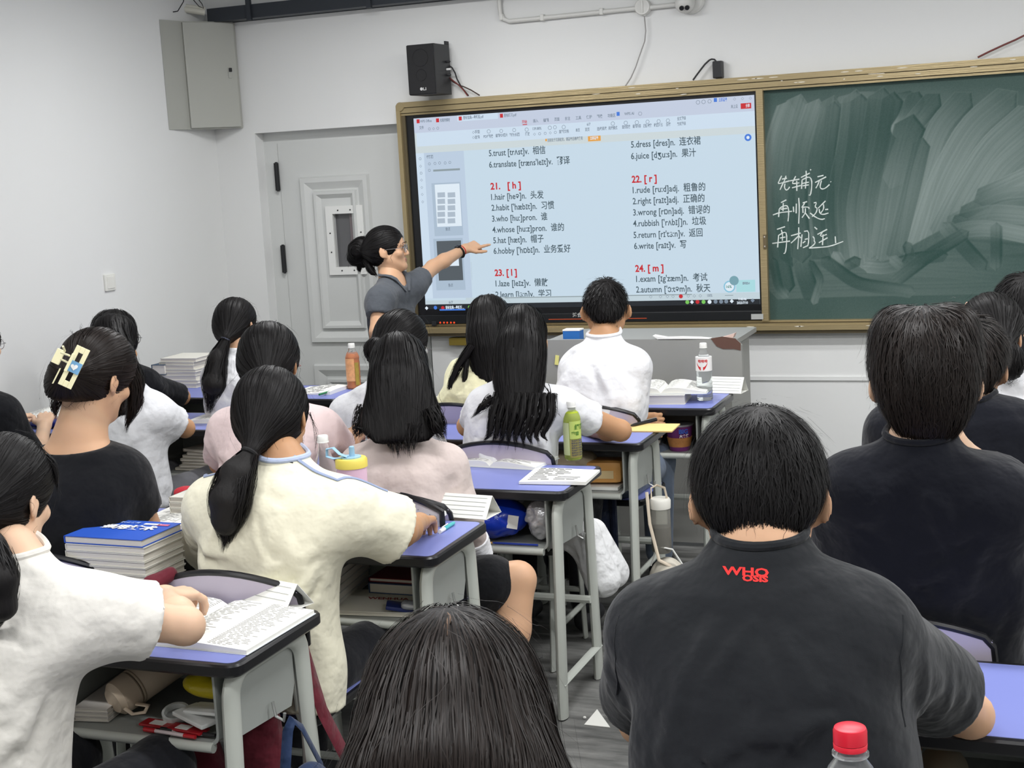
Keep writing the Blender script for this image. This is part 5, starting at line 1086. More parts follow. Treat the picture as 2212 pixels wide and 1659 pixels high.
def claw(I):
    c1 = PY(160, 793, -4.28); R = I['R']; m = mat('cream acetate', srgb(236, 230, 190), .35); cl = bpy.data.objects.new('claw_clip', None)
    COL.objects.link(cl); cl.parent = I['who']; pm = Matrix.Translation(I['who'].location); cl.matrix_parent_inverse = pm.inverted()
    # plane facing the camera, long axis leaning like in the photograph
    n = nrm(CAM-c1); ux = nrm(PY(182, 748, -4.28)-PY(143, 826, -4.28)); ux = nrm(ux-n*np.dot(ux, n)); uy = np.cross(n, ux)
    def plate(c, L_, W_, hole, nm, nn=n, x=ux, y=None):
        y = np.cross(nn, x); mb = MB(); b = .012
        def strip(cx, cy, sx_, sy_): mb.box(c+x*cx+y*cy, (sx_, sy_, .004), R=np.stack([x, y, nn], 1), bev=.0012)
        if hole: strip(0, W_/2-b/2, L_, b); strip(0, -W_/2+b/2, L_, b); strip(L_/2-b*.7, 0, b*1.4, W_-2*b); strip(-L_/2+b*.7, 0, b*1.4, W_-2*b); strip(0, 0, .03, W_)
        else: strip(0, 0, L_, W_)
        mb.build(nm, m, cl)
    plate(c1, .112, .036, True, 'front_jaw'); mb = MB().box(c1+n*.004, (.030, .034, .003), R=np.stack([ux, uy, n], 1)); mb.build('blue_plaque', mat('sky blue plaque', srgb(112, 164, 205), .5), cl)
    hp = []; 
    for k in range(24):
        t = 2*math.pi*k/24; hp.append((.00058*16*math.sin(t)**3, .00058*(13*math.cos(t)-5*math.cos(2*t)-2*math.cos(3*t)-math.cos(4*t))))
    up_ = nrm(ux*.9+uy*.2); MB().prism(hp, c1+n*.0058, nrm(np.cross(up_, n)), up_, n, .001).build('heart', mat('white print', srgb(238, 238, 238), .5), cl)
    c2 = PY(126, 770, -4.27); plate(c2, .040, .030, False, 'rear_jaw', nrm(n*.8-uy*0-UP*0+V(-.6, 0, 0)))
    plate(PY(122, 812, -4.25), .045, .016, False, 'rear_jaw', nrm(n*.5+V(-.8, 0, 0)))
    plate(PY(150, 783, -4.30), .050, .008, False, 'hinge_bar')
    for (a, b) in (((132, 762), (150, 768)), ((132, 776), (148, 784)), ((140, 758), (136, 748))): MB().tube([PY(*a, -4.28), PY(*b, -4.295)], .003, 6).build('tooth', m, cl, True)
def hair12(I):
    T, R = I['T'], I['R']; tie = PY(140, 800, -4.16); q = cap_prims(I, True, .006, -.078)
    q.insert(2, rc(T(0, -.05, .0), PY(138, 830, -4.14), .072, .045, .04)); q.insert(3, rc(PY(140, 800, -4.16), PY(135, 875, -4.12), .040, .028, .04))
    v, f = sdf_verts(q, I['hh']); fd = lambda p: PY(140, 808, -4.2)-p
    fr = lambda pts, rad, n, w=None: bundle(I, pts, rad, n, w)
    lst = [strands(I, q, v, fd, 2600, (.07, .17), noise=.1, S_=12, off=(.0003, .003)), flyaways(I, q, v, 90, (.04, .1)),
        fr([PY(272, 760, -3.95), PY(293, 830, -3.93), PY(290, 880, -3.93), PY(272, 925, -3.94)], [.022, .026, .022, .004], 260), fr([PY(180, 735, -4.1), PY(178, 715, -4.12), PY(172, 693, -4.14)], [.004, .0025, .0005], 9, .0007),
        fr([PY(165, 730, -4.12), PY(155, 718, -4.14), PY(152, 712, -4.14)], [.004, .0025, .0005], 6, .0007), fr([PY(272, 830, -3.98), PY(262, 880, -3.98), PY(262, 900, -3.98)], [.010, .006, .002], 20), fr([PY(130, 850, -4.1), PY(118, 880, -4.1), PY(120, 900, -4.1)], [.018, .012, .003], 60)]
    finish(I, (v, f), lst, M_hairb); claw(I)
I12 = person('woman in a black boat-neck top with a cream claw clip', -4.1, (212, 815, -4.02), (165, 950, -4.1), (72, 1035, -4.12), (270, 1030, -4.05), eR=(345, 1205, -3.96), wR=(350, 1150, -3.75), eL=(60, 1180, -4.0), nr=1.22, rel=50, pitch=.42, roll=.12, shirt=C_black, sr=.062, sleeve=.40, loose=.002, hw=(.15, .145, .155), h=.008, hair=(hair12, {}), skin=M_skin, pants=T_dark, hunch=.03, hh=.005, face=True, folds=8, famp=.004,
    neckcut=lambda N, X, F: el(N+UP*0.050-F*.02-X*.01, V(0.165, 0.12, 0.085), np.stack([X, F, np.cross(X, F)], 1), 0.006, op='s'))
# ---- fifth row
I13 = person('woman in an off-white tee writing at the desk in the bottom left corner', -5.05, (10, 1080, -4.97), (30, 1215), (-140, 1315), (198, 1325), hip=(1.34, -5.15, .53), eR=(400, 1352, -4.90), wR=(352, 1290, -4.68), eL=(-160, 1500, -5.0), rel=42, pitch=.30, shirt=C_off, sr=.074, sleeve=.60, loose=.006, hw=(.175, .165, .172), h=.007, famp=.008, folds=36, skin=M_skin3, collar=C_off,
    handR=dict(d=nrm(V(.35, .9, -.12)), up=V(0, -.1, 1), curl=.5, side=-1), hair=(pony_hair, dict(tie=PY(-70, 1120, -5.12), tail=[PY(-30, 1190, -5.2), PY(0, 1250, -5.22), PY(5, 1310, -5.22), PY(-20, 1370, -5.2)], rad=[.03, .045, .04, .03, .01], n=3200, tn=900, nape=-.09, vol=.008, side=[(([PY(95, 985, -4.9), PY(104, 1040, -4.9), PY(92, 1090, -4.9)], [.018, .014, .003], 80), {}), (([PY(70, 960, -4.92), PY(118, 1010, -4.9), PY(124, 1060, -4.9)], [.014, .008, .002], 50), {})])), pants=T_dark, hh=.005, face=True)
def print16(I):
    sp = I['sp']; m = mat('red flock print', srgb(226, 40, 38), .7)
    for (s, x, y, sz) in (("WHO", 1562, 1240, 34), ("OSIS", 1603, 1254, 25)):
        me = text_mesh(s, sz, 'lettering', bold=1.2, xs=1.0)
        for v in me.vertices: v.co = hit(sp, x+v.co.x*1.12, y-v.co.y*.72+v.co.x*.06)-CF*.0012
        obj('lettering', me, m, I['who'])
    for pix in ([(1966, 1268), (1950, 1330), (1944, 1420), (1948, 1500), (1956, 1570)], [(1352, 1262), (1338, 1330), (1330, 1420), (1332, 1500)]):
        q = [hit(sp, x, y) for (x, y) in pix]; qq = []
        for k in range(len(q)-1): qq += [q[k]+(q[k+1]-q[k])*t for t in (0, .33, .66)]
        qq, n = project(sp, np.array(qq+[q[-1]]), .0002); MB().tube(list(qq), .0016, 6).build('seam', C_faded, I['who'], True)
I16 = person('man in a faded black tee with red lettering below the collar in the foreground', -5.2, (1640, 1085, -5.1), (1640, 1186, -5.2), (1420, 1365, -5.22), (1862, 1365, -5.2), hip=(2.98, -5.2, .55), eR=(2096, 1545, -4.80), wR=(2000, 1560, -4.55), eL=(1385, 1560, -4.95), wL=(1600, 1500, -4.6),
    ear=.85, rel=0, pitch=0.30, nr=1.08, g=1.05, shirt=C_faded, sr=0.072, sleeve=0.66, hw=(.205, .210, .205), hd=.125, hunch=.05, h=.007, hair=(short_hair, dict(vol=0.012, L=(0.05, 0.09), lift=0.006, n=5200, whorl=(0.005, -.055, .11), nape=-.07)), collar=C_faded, pants=T_dark, folds=34, famp=.010, loose=.006, hh=.0045, extra=print16, skin=M_skin)
# ---- right-hand file
I17 = person('man in a black tee with tousled hair, hand at his neck', -4.30, (1998, 830, -4.22), (1985, 968), (1845, 1065), (2155, 1090), hip=(3.10, -4.16, .55), eR=(2138, 1052, -4.16), wR=(2052, 945, -4.19), eL=(1800, 1190, -4.05), ear=.85, rel=-3, pitch=.15, g=1.10, shirt=C_navyblack, sr=.082, sleeve=.55, hw=(.20, .195, .215), hd=.105, hunch=.02, loose=.004, h=.0085, skin=M_skin3,
    handR=dict(d=nrm(V(-.4, .3, .8)), up=V(.6, -.6, .3), curl=.4), hair=(short_hair, dict(vol=.018, L=(.06, .12), lift=.007, n=4200, whorl=(-.005, -.03, .125), nape=-.118, m=M_hairb, noise=.4, taper=.38, bump=[((-.050, -.01, .096), (.046, .08, .052)), ((.052, -.01, .098), (.046, .08, .052)), ((0, -.07, -.04), (.068, .05, .07))])), collar=C_navyblack, pants=T_dark, hh=.005)
I18 = person('person in a black tee mostly hidden behind the man with tousled hair', -3.55, (2088, 800, -3.47), (2085, 880), (1935, 935), (2190, 935), ear=.8, rel=5, pitch=.15, shirt=C_navyblack, sr=.075, hw=(.18, .17, .19), hair=(short_hair, dict(vol=.018, L=(.05, .1), n=1800, m=M_hairb, nape=-.09)), pants=T_dark, collar=C_navyblack)
I19 = person('woman in a white top with a low twisted bun near the chalkboard', -2.75, (2143, 730, -2.67), (2160, 800), (2090, 860), (2230, 860), rel=18, pitch=.25, shirt=C_white, sr=.06, hw=(.155, .15, .16), hair=(up_hair, dict(tie=PY(2165, 745, -2.82), blob=[(PY(2176, 780, -2.86), .044), (PY(2172, 765, -2.85), .036), (PY(2182, 795, -2.86), .030)], n=1700, vol=.008)), pants=T_grey,
    extra=lambda I: (MB().tube([PY(2156, 741, -2.87), PY(2163, 737, -2.89), PY(2172, 745, -2.89)], .0055, 8).build('hair_tie', mat('gold white tie', srgb(222, 205, 180), .4), I['who'], True), MB().box(PY(2086, 666, -2.62), (.016, .012, .04), R=roty(.5), bev=.004).build('hair_clip', mat('pink gold clip', srgb(232, 186, 160), .35), I['who'])))
I20 = person('person with thick dark hair in black at the right edge, in front of the chalkboard', -2.05, (2212, 682, -1.97), (2225, 735), (2155, 790), (2290, 790), rel=10, pitch=.2, shirt=C_black, sr=.06, hair=(short_hair, dict(vol=.02, L=(.05, .1), n=1500, nape=-.1)), pants=T_dark)
# ---- nearest head
hc15 = PT(985, 1590, 1.37)
I15 = person('person with long dark hair parted in the middle, the nearest head at the bottom', hc15[1], (985, 1600, hc15[1]), (985, 1990, hc15[1]-.10), (740, 2150, hc15[1]-.1), (1230, 2150, hc15[1]-.1), rel=0, pitch=.12, shirt=C_black, sr=.058, h=.011, hair=(long_hair, dict(tip=PT(985, 2150, 1.22), n=7500, wid=(.118, .118, .10), topw=.098, dep=.07, tipd=.05, part=(0, -.02, .13), L=(.15, .4), autotip=False, m=M_hairb)), pants=T_dark, hh=.004)
def parting(I):
    q = [el(I['T'](0, -0.014, 0.037), V(.0865, .107, .095), I['R'], 0)]; T = I['T']
    p, n = project(q, np.array([T(0.002*math.sin(k), y, .13) for k, y in enumerate(np.linspace(-.035, -.085, 8))]), .0016)
    MB().tube(list(p), [.0003, .0012, .002, .0024, .002, .0016, .001, .0003], 8).build('scalp_parting', mat('scalp', srgb(98, 78, 64), .8), I['who'], True)
parting(I15)
# ------------------------------------------------------------------ desks and chairs
M_blk = mat('black moulded edge', srgb(24, 24, 27), 0.32, spec=0.5); M_blue = mat('periwinkle laminate', srgb(122, 131, 192), 0.38, spec=0.4)
M_steel = mat('pale grey enamel steel', srgb(186, 190, 183), 0.38, spec=0.45); M_steel2 = mat('mid grey enamel steel', srgb(152, 156, 152), 0.42); M_cap = mat('black foot cap', srgb(28, 28, 30), 0.6)
M_chr = mat('dull chrome', srgb(190, 192, 190), 0.3, 0.8); M_laven = mat('lavender grey laminate', srgb(184, 176, 192), 0.4)
DT = 0.76
def slab(name, x0, x1, y0, y1, z1, th, r, m, parent, bev=0.006):
    w, d = x1-x0, y1-y0; c = V((x0+x1)/2, (y0+y1)/2, 0); rings = [(bev, z1-th), (0, z1-th+bev), (0, z1-bev*.8), (bev*.7, z1)]
    vs = []; n = 0
    for (o, z) in rings:
        pl = rrect(w-2*o, d-2*o, max(r-o, .004)); n = len(pl); vs += [c+V(a, b, z) for a, b in pl]
    fs = [tuple(range(n))[::-1], tuple(range(3*n, 4*n))]+[(i*n+k, i*n+(k+1) % n, (i+1)*n+(k+1) % n, (i+1)*n+k) for i in range(3) for k in range(n)]
    o = obj(name, me_from(vs, fs), m, parent); o.data.shade_smooth()
    try: o.data.set_sharp_from_angle(angle=math.radians(35))
    except Exception: pass
    return o
def oval_leg(pts, ra=0.030, asp=0.52, n=12):
    return MB().tube(pts, ra, n, sy=asp, up=(1, 0, 0))
def arc_path(x, y0, y1, zt, rad=0.07, sp=0.035):
    """inverted U from floor to floor, feet splayed"""
    pts = [(x, y0-sp, 0.004)]; pts.append((x, y0, zt-rad))
    for k in range(1, 7): a = math.pi/2*k/6; pts.append((x, y0+rad-rad*math.cos(a), zt-rad+rad*math.sin(a)))
    for k in range(0, 7): a = math.pi/2*k/6; pts.append((x, y1-rad+rad*math.sin(a), zt-rad+rad*math.cos(a)))
    pts.append((x, y1+sp, 0.004)); return pts
DESKS = {}
def desk(key, xr, yn, label, w=0.61, d=0.40, hook=True):
    x0, x1, y0, y1 = xr-w, xr, yn, yn+d; t = thing('school_desk', label, 'desk', ((x0+x1)/2, (y0+y1)/2, 0), 'school desks with blue tops')
    slab('tabletop', x0, x1, y0, y1, DT-0.001, 0.030, 0.035, M_blk, t); slab('blue_laminate', x0+.017, x1-.017, y0+.017, y1-.017, DT, 0.004, 0.022, M_blue, t, .0008)
    for xx in (x0+0.05, x1-0.05):
        oval_leg(arc_path(xx, y0+.045, y1-.045, DT-.033)).build('leg_frame', M_steel, t, True)
        s_ = -1 if xx < (x0+x1)/2 else 1
        pl = [(y0+.078, .565), (y1-.10, .55), (y1-.078, .60), (y1-.078, .68), (y1-.11, .705), (y0+.11, .705), (y0+.078, .68)]
        MB().prism(pl, (xx-.004-s_*.012, 0, 0), V(0, 1, 0), UP, V(1, 0, 0), .012).build('side_panel', M_steel2, t)
        MB().tube([(xx, y0+.0, .115), (xx, y1-.0, .115)], .016, 8, sy=.6).build('side_rail', M_steel, t, True)
        if s_ > 0 and hook: MB().tube([(xx+.008, (y0+y1)/2, .60), (xx+.014, (y0+y1)/2, .565), (xx+.034, (y0+y1)/2, .556), (xx+.038, (y0+y1)/2, .575)], .004, 8).build('hook', M_chr, t, True)
        for yy in (y0+.012, y1-.012): MB().tube([(xx, yy, 0), (xx, yy, .03)], .024, 10, sy=.6, up=(1, 0, 0)).build('foot_cap', M_cap, t)
    # book tray: rounded U section
    r = .022; a0, a1 = x0+.085, x1-.085; zb = .565; prof = [(a0, DT-.034), (a0, zb+r)]+[(a0+r-r*math.cos(k*math.pi/8), zb+r-r*math.sin(k*math.pi/8)) for k in range(1, 5)]+[(a1-r+r*math.sin(k*math.pi/8), zb+r-r*math.cos(k*math.pi/8)) for k in range(0, 4)]+[(a1, zb+r), (a1, DT-.034)]
    out = [(x+(-.006 if i < len(prof)/2 else .006), z-(.006 if 1 < i < len(prof)-2 else 0)) for i, (x, z) in enumerate(prof)]
    n = len(prof); vs = [V(x, yy, z) for yy in (y0+.03, y1-.035) for (x, z) in prof]+[V(x, yy, z) for yy in (y0+.03, y1-.035) for (x, z) in out]
    fs = []
    for i in range(n-1):
        fs += [(i, i+1, n+i+1, n+i), (2*n+i, 3*n+i, 3*n+i+1, 2*n+i+1), (i, 2*n+i, 2*n+i+1, i+1), (n+i, n+i+1, 3*n+i+1, 3*n+i)]
    MB().add(vs, fs).box(((a0+a1)/2, y1-.032, (zb+DT-.034)/2), (a1-a0, .006, DT-.034-zb)).build('book_tray', M_steel2, t)
    MB().tube([(a0+.01, y0+.03, zb-.012), (a1-.01, y0+.03, zb-.012)], .012, 10).build('front_rail', M_steel, t, True)
    MB().tube([(x0+.05, y1-.06, .30), (x1-.05, y1-.06, .30)], .014, 8).build('cross_bar', M_steel, t, True)
    DESKS[key] = (x0, x1, y0, y1); return t
ROWY = [-1.65, -2.37, -3.13, -3.90, -4.76]; XR = [2.03, 1.93, 1.90, 1.79, 1.71]
ordn = ['first', 'second', 'third', 'fourth', 'fifth']
Bl = ['desk with the clear red-label bottle and noodle cup, in front of the man in white', 'desk with the orange notebook and a flask hanging on its side', 'desk carrying the green tea bottle, blue snack bag in its tray', 'desk with a blue corner in view and a teal pen lying on it', 'desk with the large open book at the lower left, thermos in its tray']
for i in range(5): desk(('B', i), XR[i], ROWY[i], Bl[i])
Cl = ['desk in front of the woman in pale yellow, left of the first aisle desk', 'desk with a pencil case and loose pages, behind the pale yellow shirt', 'desk in front of the woman in pale pink', 'desk with an open book right of the claw clip woman', 'desk carrying the thick blue-covered book stack, lower left']
for i in range(5): desk(('C', i), XR[i]-.625, ROWY[i], Cl[i])
Dl = ['desk by the door with the orange juice bottle', 'desk with a tray of paper books in front of the long-haired white tee']
for i in range(2): desk(('D', i), [.22, .16][i], [-1.52, -2.28][i], Dl[i])
El = ['desk by the left wall with the tall stack of white books', 'desk at the left wall with crumpled open papers']
for i in range(2): desk(('E', i), [-.41, -.48][i], [-1.52, -2.42][i], El[i])
Fl = ['desk right of the aisle beneath the chalkboard, first row', 'desk right of the aisle in front of the low-bun woman', 'desk right of the aisle behind the white top, third row', 'desk in front of the man with tousled hair', 'desk with a bare blue top under the elbow of the man with red lettering', 'desk holding the red-capped bottle at the bottom right']
for i in range(6): desk(('F', i), 3.44, [-1.30, -2.10, -2.92, -3.80, -4.78, -5.93][i], Fl[i], w=.66)
desk(('B', 5), 2.9-.35, -5.72, 'desk in front of the nearest person, out of the picture below')
def chair(x, yb, label, w=.40, z=.45, top=.84):
    """backrest at yb, seat in front of it (towards +y)"""
    t = thing('school_chair', label, 'chair', (x, yb+.18, 0), 'school chairs with lavender backs'); s0 = yb+.03
    slab('seat', x-w/2, x+w/2, s0, s0+.36, z-.002, .024, .05, M_blk, t); slab('seat_laminate', x-w/2+.014, x+w/2-.014, s0+.014, s0+.346, z, .004, .036, M_blue, t, .0008)
    # curved backrest
    n = 14; vs = []; hb = .20
    def pt(u, v, o): # u -1..1, v 0..1
        tz = top-.045*u*u; zz = (top-hb)+(tz-(top-hb))*v; return V(x+u*w/2, yb+.035*(1-u*u)*-1+.02+o-.03*(v-.5), zz)
    def grid(o0, o1, us, vs_):
        P = [[pt(u, v, o) for v in vs_] for o in (o0, o1) for u in us]; m = len(us); k = len(vs_); V_ = [p for r in P for p in r]; F_ = []
        for i in range(m-1):
            for j in range(k-1):
                F_.append((i*k+j, (i+1)*k+j, (i+1)*k+j+1, i*k+j+1)); F_.append(((m+i)*k+j, (m+i)*k+j+1, (m+i+1)*k+j+1, (m+i+1)*k+j))
        for i in range(m-1): F_ += [(i*k, (m+i)*k, (m+i+1)*k, (i+1)*k), (i*k+k-1, (i+1)*k+k-1, (m+i+1)*k+k-1, (m+i)*k+k-1)]
        for j in range(k-1): F_ += [(j, j+1, m*k+j+1, m*k+j), ((m-1)*k+j, (2*m-1)*k+j, (2*m-1)*k+j+1, (m-1)*k+j+1)]
        return V_, F_
    MB().add(*grid(-.006, .006, np.linspace(-.985, .985, 13), np.linspace(.02, .98, 5))).build('backrest', M_laven, t, True)
    rim = [pt(u, 1, 0) for u in np.linspace(-.9, .9, 13)]+[pt(.985, .9, 0)]+[pt(1, v, 0) for v in (.7, .3)]+[pt(.985, .08, 0)]+[pt(u, 0, 0) for u in np.linspace(.9, -.9, 13)]+[pt(-.985, .08, 0)]+[pt(-1, v, 0) for v in (.3, .7)]+[pt(-.985, .9, 0)]
    MB().tube(rim, .0085, 8, closed=True).build('back_rim', M_blk, t, True)
    for s in (-1, 1):
        xx = x+s*(w/2-.045); oval_leg([(xx, yb+.012, top-.09), (xx, yb+.035, z+.02), (xx, yb+.06, z-.04), (xx, yb+.02, .004)], .017).build('rear_leg', M_steel, t, True)
        oval_leg([(xx, yb+.06, z-.035), (xx, s0+.27, z-.035), (xx, s0+.32, z-.06), (xx, s0+.36, .004)], .017).build('front_leg', M_steel, t, True)
        MB().tube([(xx, yb+.04, .14), (xx, s0+.35, .14)], .011, 8).build('side_rail', M_steel, t, True)
    MB().tube([(x-w/2+.045, s0+.335, .20), (x+w/2-.045, s0+.335, .20)], .011, 8).build('stretcher', M_steel, t, True)
    return t
def pxx(I): return I['hip'][0]
CH_ = [(1.62, -2.02, 'chair under the man in the white tee'), (1.03, -2.02, 'chair under the woman in pale yellow'), (0.02, -1.95, 'chair behind the orange juice bottle desk, its back showing over a page'), (-.62, -1.95, 'chair under the woman in the black tee'),
       (1.52, -2.745, 'chair under the woman in the crinkled blouse, a white coat spilling off its seat'), (.90, -2.74, 'chair under the woman with the black scrunchie'), (-.20, -2.70, 'chair under the long-haired woman in the white tee'), (-.80, -2.9, 'chair at the left edge of the room'),
       (1.47, -3.515, 'chair hung with a dotted cloth, under the woman in beige'), (.96, -3.51, 'chair under the woman in pale pink'), (1.43, -4.345, 'chair with a lavender back in front of the large open book'), (.82, -4.29, 'chair under the claw clip woman'),
       (1.36, -5.23, 'chair under the woman in the off-white tee'), (2.98, -5.42, 'chair under the man with red lettering'), (3.04, -4.365, 'chair with a pale back between the two men in black on the right'), (3.15, -3.72, 'chair under the person hidden behind the tousled hair'),
       (3.1, -2.92, 'chair under the low-bun woman'), (3.2, -2.2, 'chair under the person at the right edge')]
for (x, y, l) in CH_: chair(x, y, l, top=.70 if ('off-white' in l or 'long-haired' in l) else .84)
# ---- teacher's console behind the first desks
pd = thing('teacher_console', 'grey teacher console with a chipped brown corner below the display', 'console', (1.6, -.9, 0))
Yc = -1.05; a = PY(1160, 735, Yc); b = PY(1601, 732, Yc); zt = PY(1400, 733, Yc)[2]
poly = [(a[0], .02), (b[0]-.05, .02), (b[0]-.05, zt-.20), (b[0], zt-.17), (b[0], zt-.03), (b[0]-.03, zt), (a[0], zt)]
MB().prism(poly, (0, Yc, 0), V(1, 0, 0), UP, V(0, 1, 0), .025).build('front_panel', mat('grey console enamel', srgb(150, 150, 146), .5), pd)
MB().box(((a[0]+b[0])/2, Yc+.25, zt-.02), (b[0]-a[0]-.06, .46, .022)).build('worktop', mat('grey console enamel', srgb(150, 150, 146), .5), pd)
for xx in (a[0]+.02, b[0]-.08): MB().box((xx, Yc+.25, zt/2), (.03, .44, zt-.06)).build('side_panel', mat('grey console enamel', srgb(150, 150, 146), .5), pd)
q = [PY(x, y, Yc-.001) for (x, y) in ((1535, 731), (1548, 748), (1562, 754), (1585, 754), (1600, 757), (1600, 742), (1588, 731), (1560, 727))]
MB().prism([(p[0], p[2]) for p in q], (0, Yc-.002, 0), V(1, 0, 0), UP, V(0, 1, 0), .002).build('chipped_corner', mat('bare brown board', srgb(96, 68, 58), .7), pd)
mb = MB(); q = [PY(x, y, Yc+.02) for (x, y) in ((1412, 724), (1440, 729), (1470, 728), (1510, 729), (1535, 731), (1480, 733), (1425, 733))]
mb.prism([(p[0], p[1]*0+p[2]-zt) for p in q], (0, Yc+.0, zt), V(1, 0, 0), UP, V(0, 1, 0), .05); tag(mb.build('crumpled_paper', mat('white paper', srgb(238, 238, 234), .7)), 'torn white paper edge lying along the top of the teacher console', 'paper')
q = [PY(x, y, Yc) for (x, y) in ((1555, 731), (1570, 727), (1584, 722), (1580, 732))]; mb = MB(); mb.prism([(p[0], p[2]-zt) for p in q], (0, Yc+.03, zt), V(1, 0, 0), UP, V(0, 1, 0), .04); tag(mb.build('paper_scrap', mat('pinkish paper', srgb(214, 186, 176), .7)), 'pinkish scrap of paper on the chipped corner of the teacher console', 'paper')
p0, p1 = PY(1217, 714, Yc+.05), PY(1254, 735, Yc+.05); bx = thing('chalk_box', 'small blue and white chalk box standing on the teacher console', 'box', (p0+p1)/2)
MB().box(((p0[0]+p1[0])/2, Yc+.07, (p0[2]+zt-.009)/2), (p1[0]-p0[0], .06, p0[2]-zt+.009)).build('box_body', mat('chalk box blue', srgb(38, 104, 178), .5), bx); MB().box(((p0[0]+p1[0])/2, Yc+.07, p0[2]+.002), (p1[0]-p0[0]+.002, .062, .006)).build('box_top', mat('white paper', srgb(238, 238, 234), .7), bx)
p = PY(1203, 778, Yc-.003); tag(MB().box(p, (.018, .003, .045), R=roty(.15)).build('sticky_note', mat('yellow note', srgb(232, 226, 140), .7)), 'narrow yellow note stuck on the front of the teacher console', 'note')
# ------------------------------------------------------------------ things on, in and around the desks
M_paper = mat('white page', srgb(236, 236, 230), .75, bump=(30, .08, .002)); M_edge = mat('page edges', srgb(214, 210, 200), .85, bump=(500, .6, .0008, (.02, .02, 1))); M_ink = mat('printed grey ink', srgb(168, 168, 168), .9); M_inkd = mat('dark ink', srgb(90, 90, 95), .9)
def page_grid(o, X, Y, w, h, f, nx=12, ny=6):
    """sheet in plane X,Y with height f(u,v)"""
    vs = [o+X*(w*i/nx)+Y*(h*j/ny)+UP*f(i/nx, j/ny) for i in range(nx+1) for j in range(ny+1)]
    fs = [(i*(ny+1)+j, (i+1)*(ny+1)+j, (i+1)*(ny+1)+j+1, i*(ny+1)+j+1) for i in range(nx) for j in range(ny)]; return vs, fs
def block(o, X, Y, w, h, f, zb, nx=12, ny=6):
    vs, fs = page_grid(o, X, Y, w, h, f, nx, ny); n = len(vs); b = [V(v[0], v[1], zb) for v in vs]; k = ny+1
    fs = list(fs)+[tuple(n+i for i in t)[::-1] for t in fs]
    for i in range(nx): fs += [(i*k, n+i*k, n+(i+1)*k, (i+1)*k), (i*k+ny, (i+1)*k+ny, n+(i+1)*k+ny, n+i*k+ny)]
    for j in range(ny): fs += [(j, j+1, n+j+1, n+j), (nx*k+j, n+nx*k+j, n+nx*k+j+1, nx*k+j+1)]
    return vs+b, fs
def lines(o, X, Y, w, h, f, rows, cols, rr, m, parent, fill=(.5, 1.0), lift=.0009, name='printed_text', thick=.30):
    mb = MB()
    for c in range(cols):
        u0, u1 = (c+.10)/cols, (c+.92)/cols
        for r in range(rows):
            v = 1-(r+.9)/(rows+1.2); n = rr.randint(2, 4); L = (u1-u0)*rr.uniform(*fill); x = u0
            for k in range(n):
                g = L/n; a, b = x, x+g*rr.uniform(.6, .92); x += g; t = thick/(rows+1)
                q = [o+X*w*a+Y*h*v+UP*(f(a, v)+lift), o+X*w*b+Y*h*v+UP*(f(b, v)+lift), o+X*w*b+Y*h*(v+t)+UP*(f(b, v+t)+lift), o+X*w*a+Y*h*(v+t)+UP*(f(a, v+t)+lift)]
                mb.add(q, [(0, 1, 2, 3)])
    p = mb.build(name, m, parent); p['kind'] = 'stuff'; return p
def open_book(label, c, yaw, w=.19, h=.26, thick=.010, z=DT, curl=.022, rows=26, cols=2, lift_r=0.0, seed=1, dark=M_ink, cat='book', name='open_book'):
    """c = middle of the spine, yaw radians about z"""
    rr = random.Random(seed); t = thing(name, label, cat, (c[0], c[1], z)); X = rotz(yaw)@V(1, 0, 0); Y = rotz(yaw)@V(0, 1, 0)
    o = V(c[0], c[1], z+.0012)-Y*h/2
    MB().prism(rrect(2*w+.008, h+.008, .004), (c[0], c[1], z+.0002), X, Y, UP, .0012).build('cover', mat('plain book cover', srgb(200, 205, 210), .6), t)
    for s in (1, -1):
        f = lambda u, v, s=s: thick*(1-.25*u)+curl*math.sin(math.pi*min(1, (u*1.0))**.6)*(1-.35*u)*(.8+.2*v)*.6-.6*thick*math.exp(-u*14)+(lift_r*u*u if s > 0 else 0)
        vs, fs = block(o, X*s, Y, w, h, f, z+.0014); MB().add(vs, fs).build('page_block', [M_paper], t, True)
        oo = o if s > 0 else o
        ff = f
        lines(o, X*s, Y, w, h, ff, rows, cols, rr, dark, t)
    return t
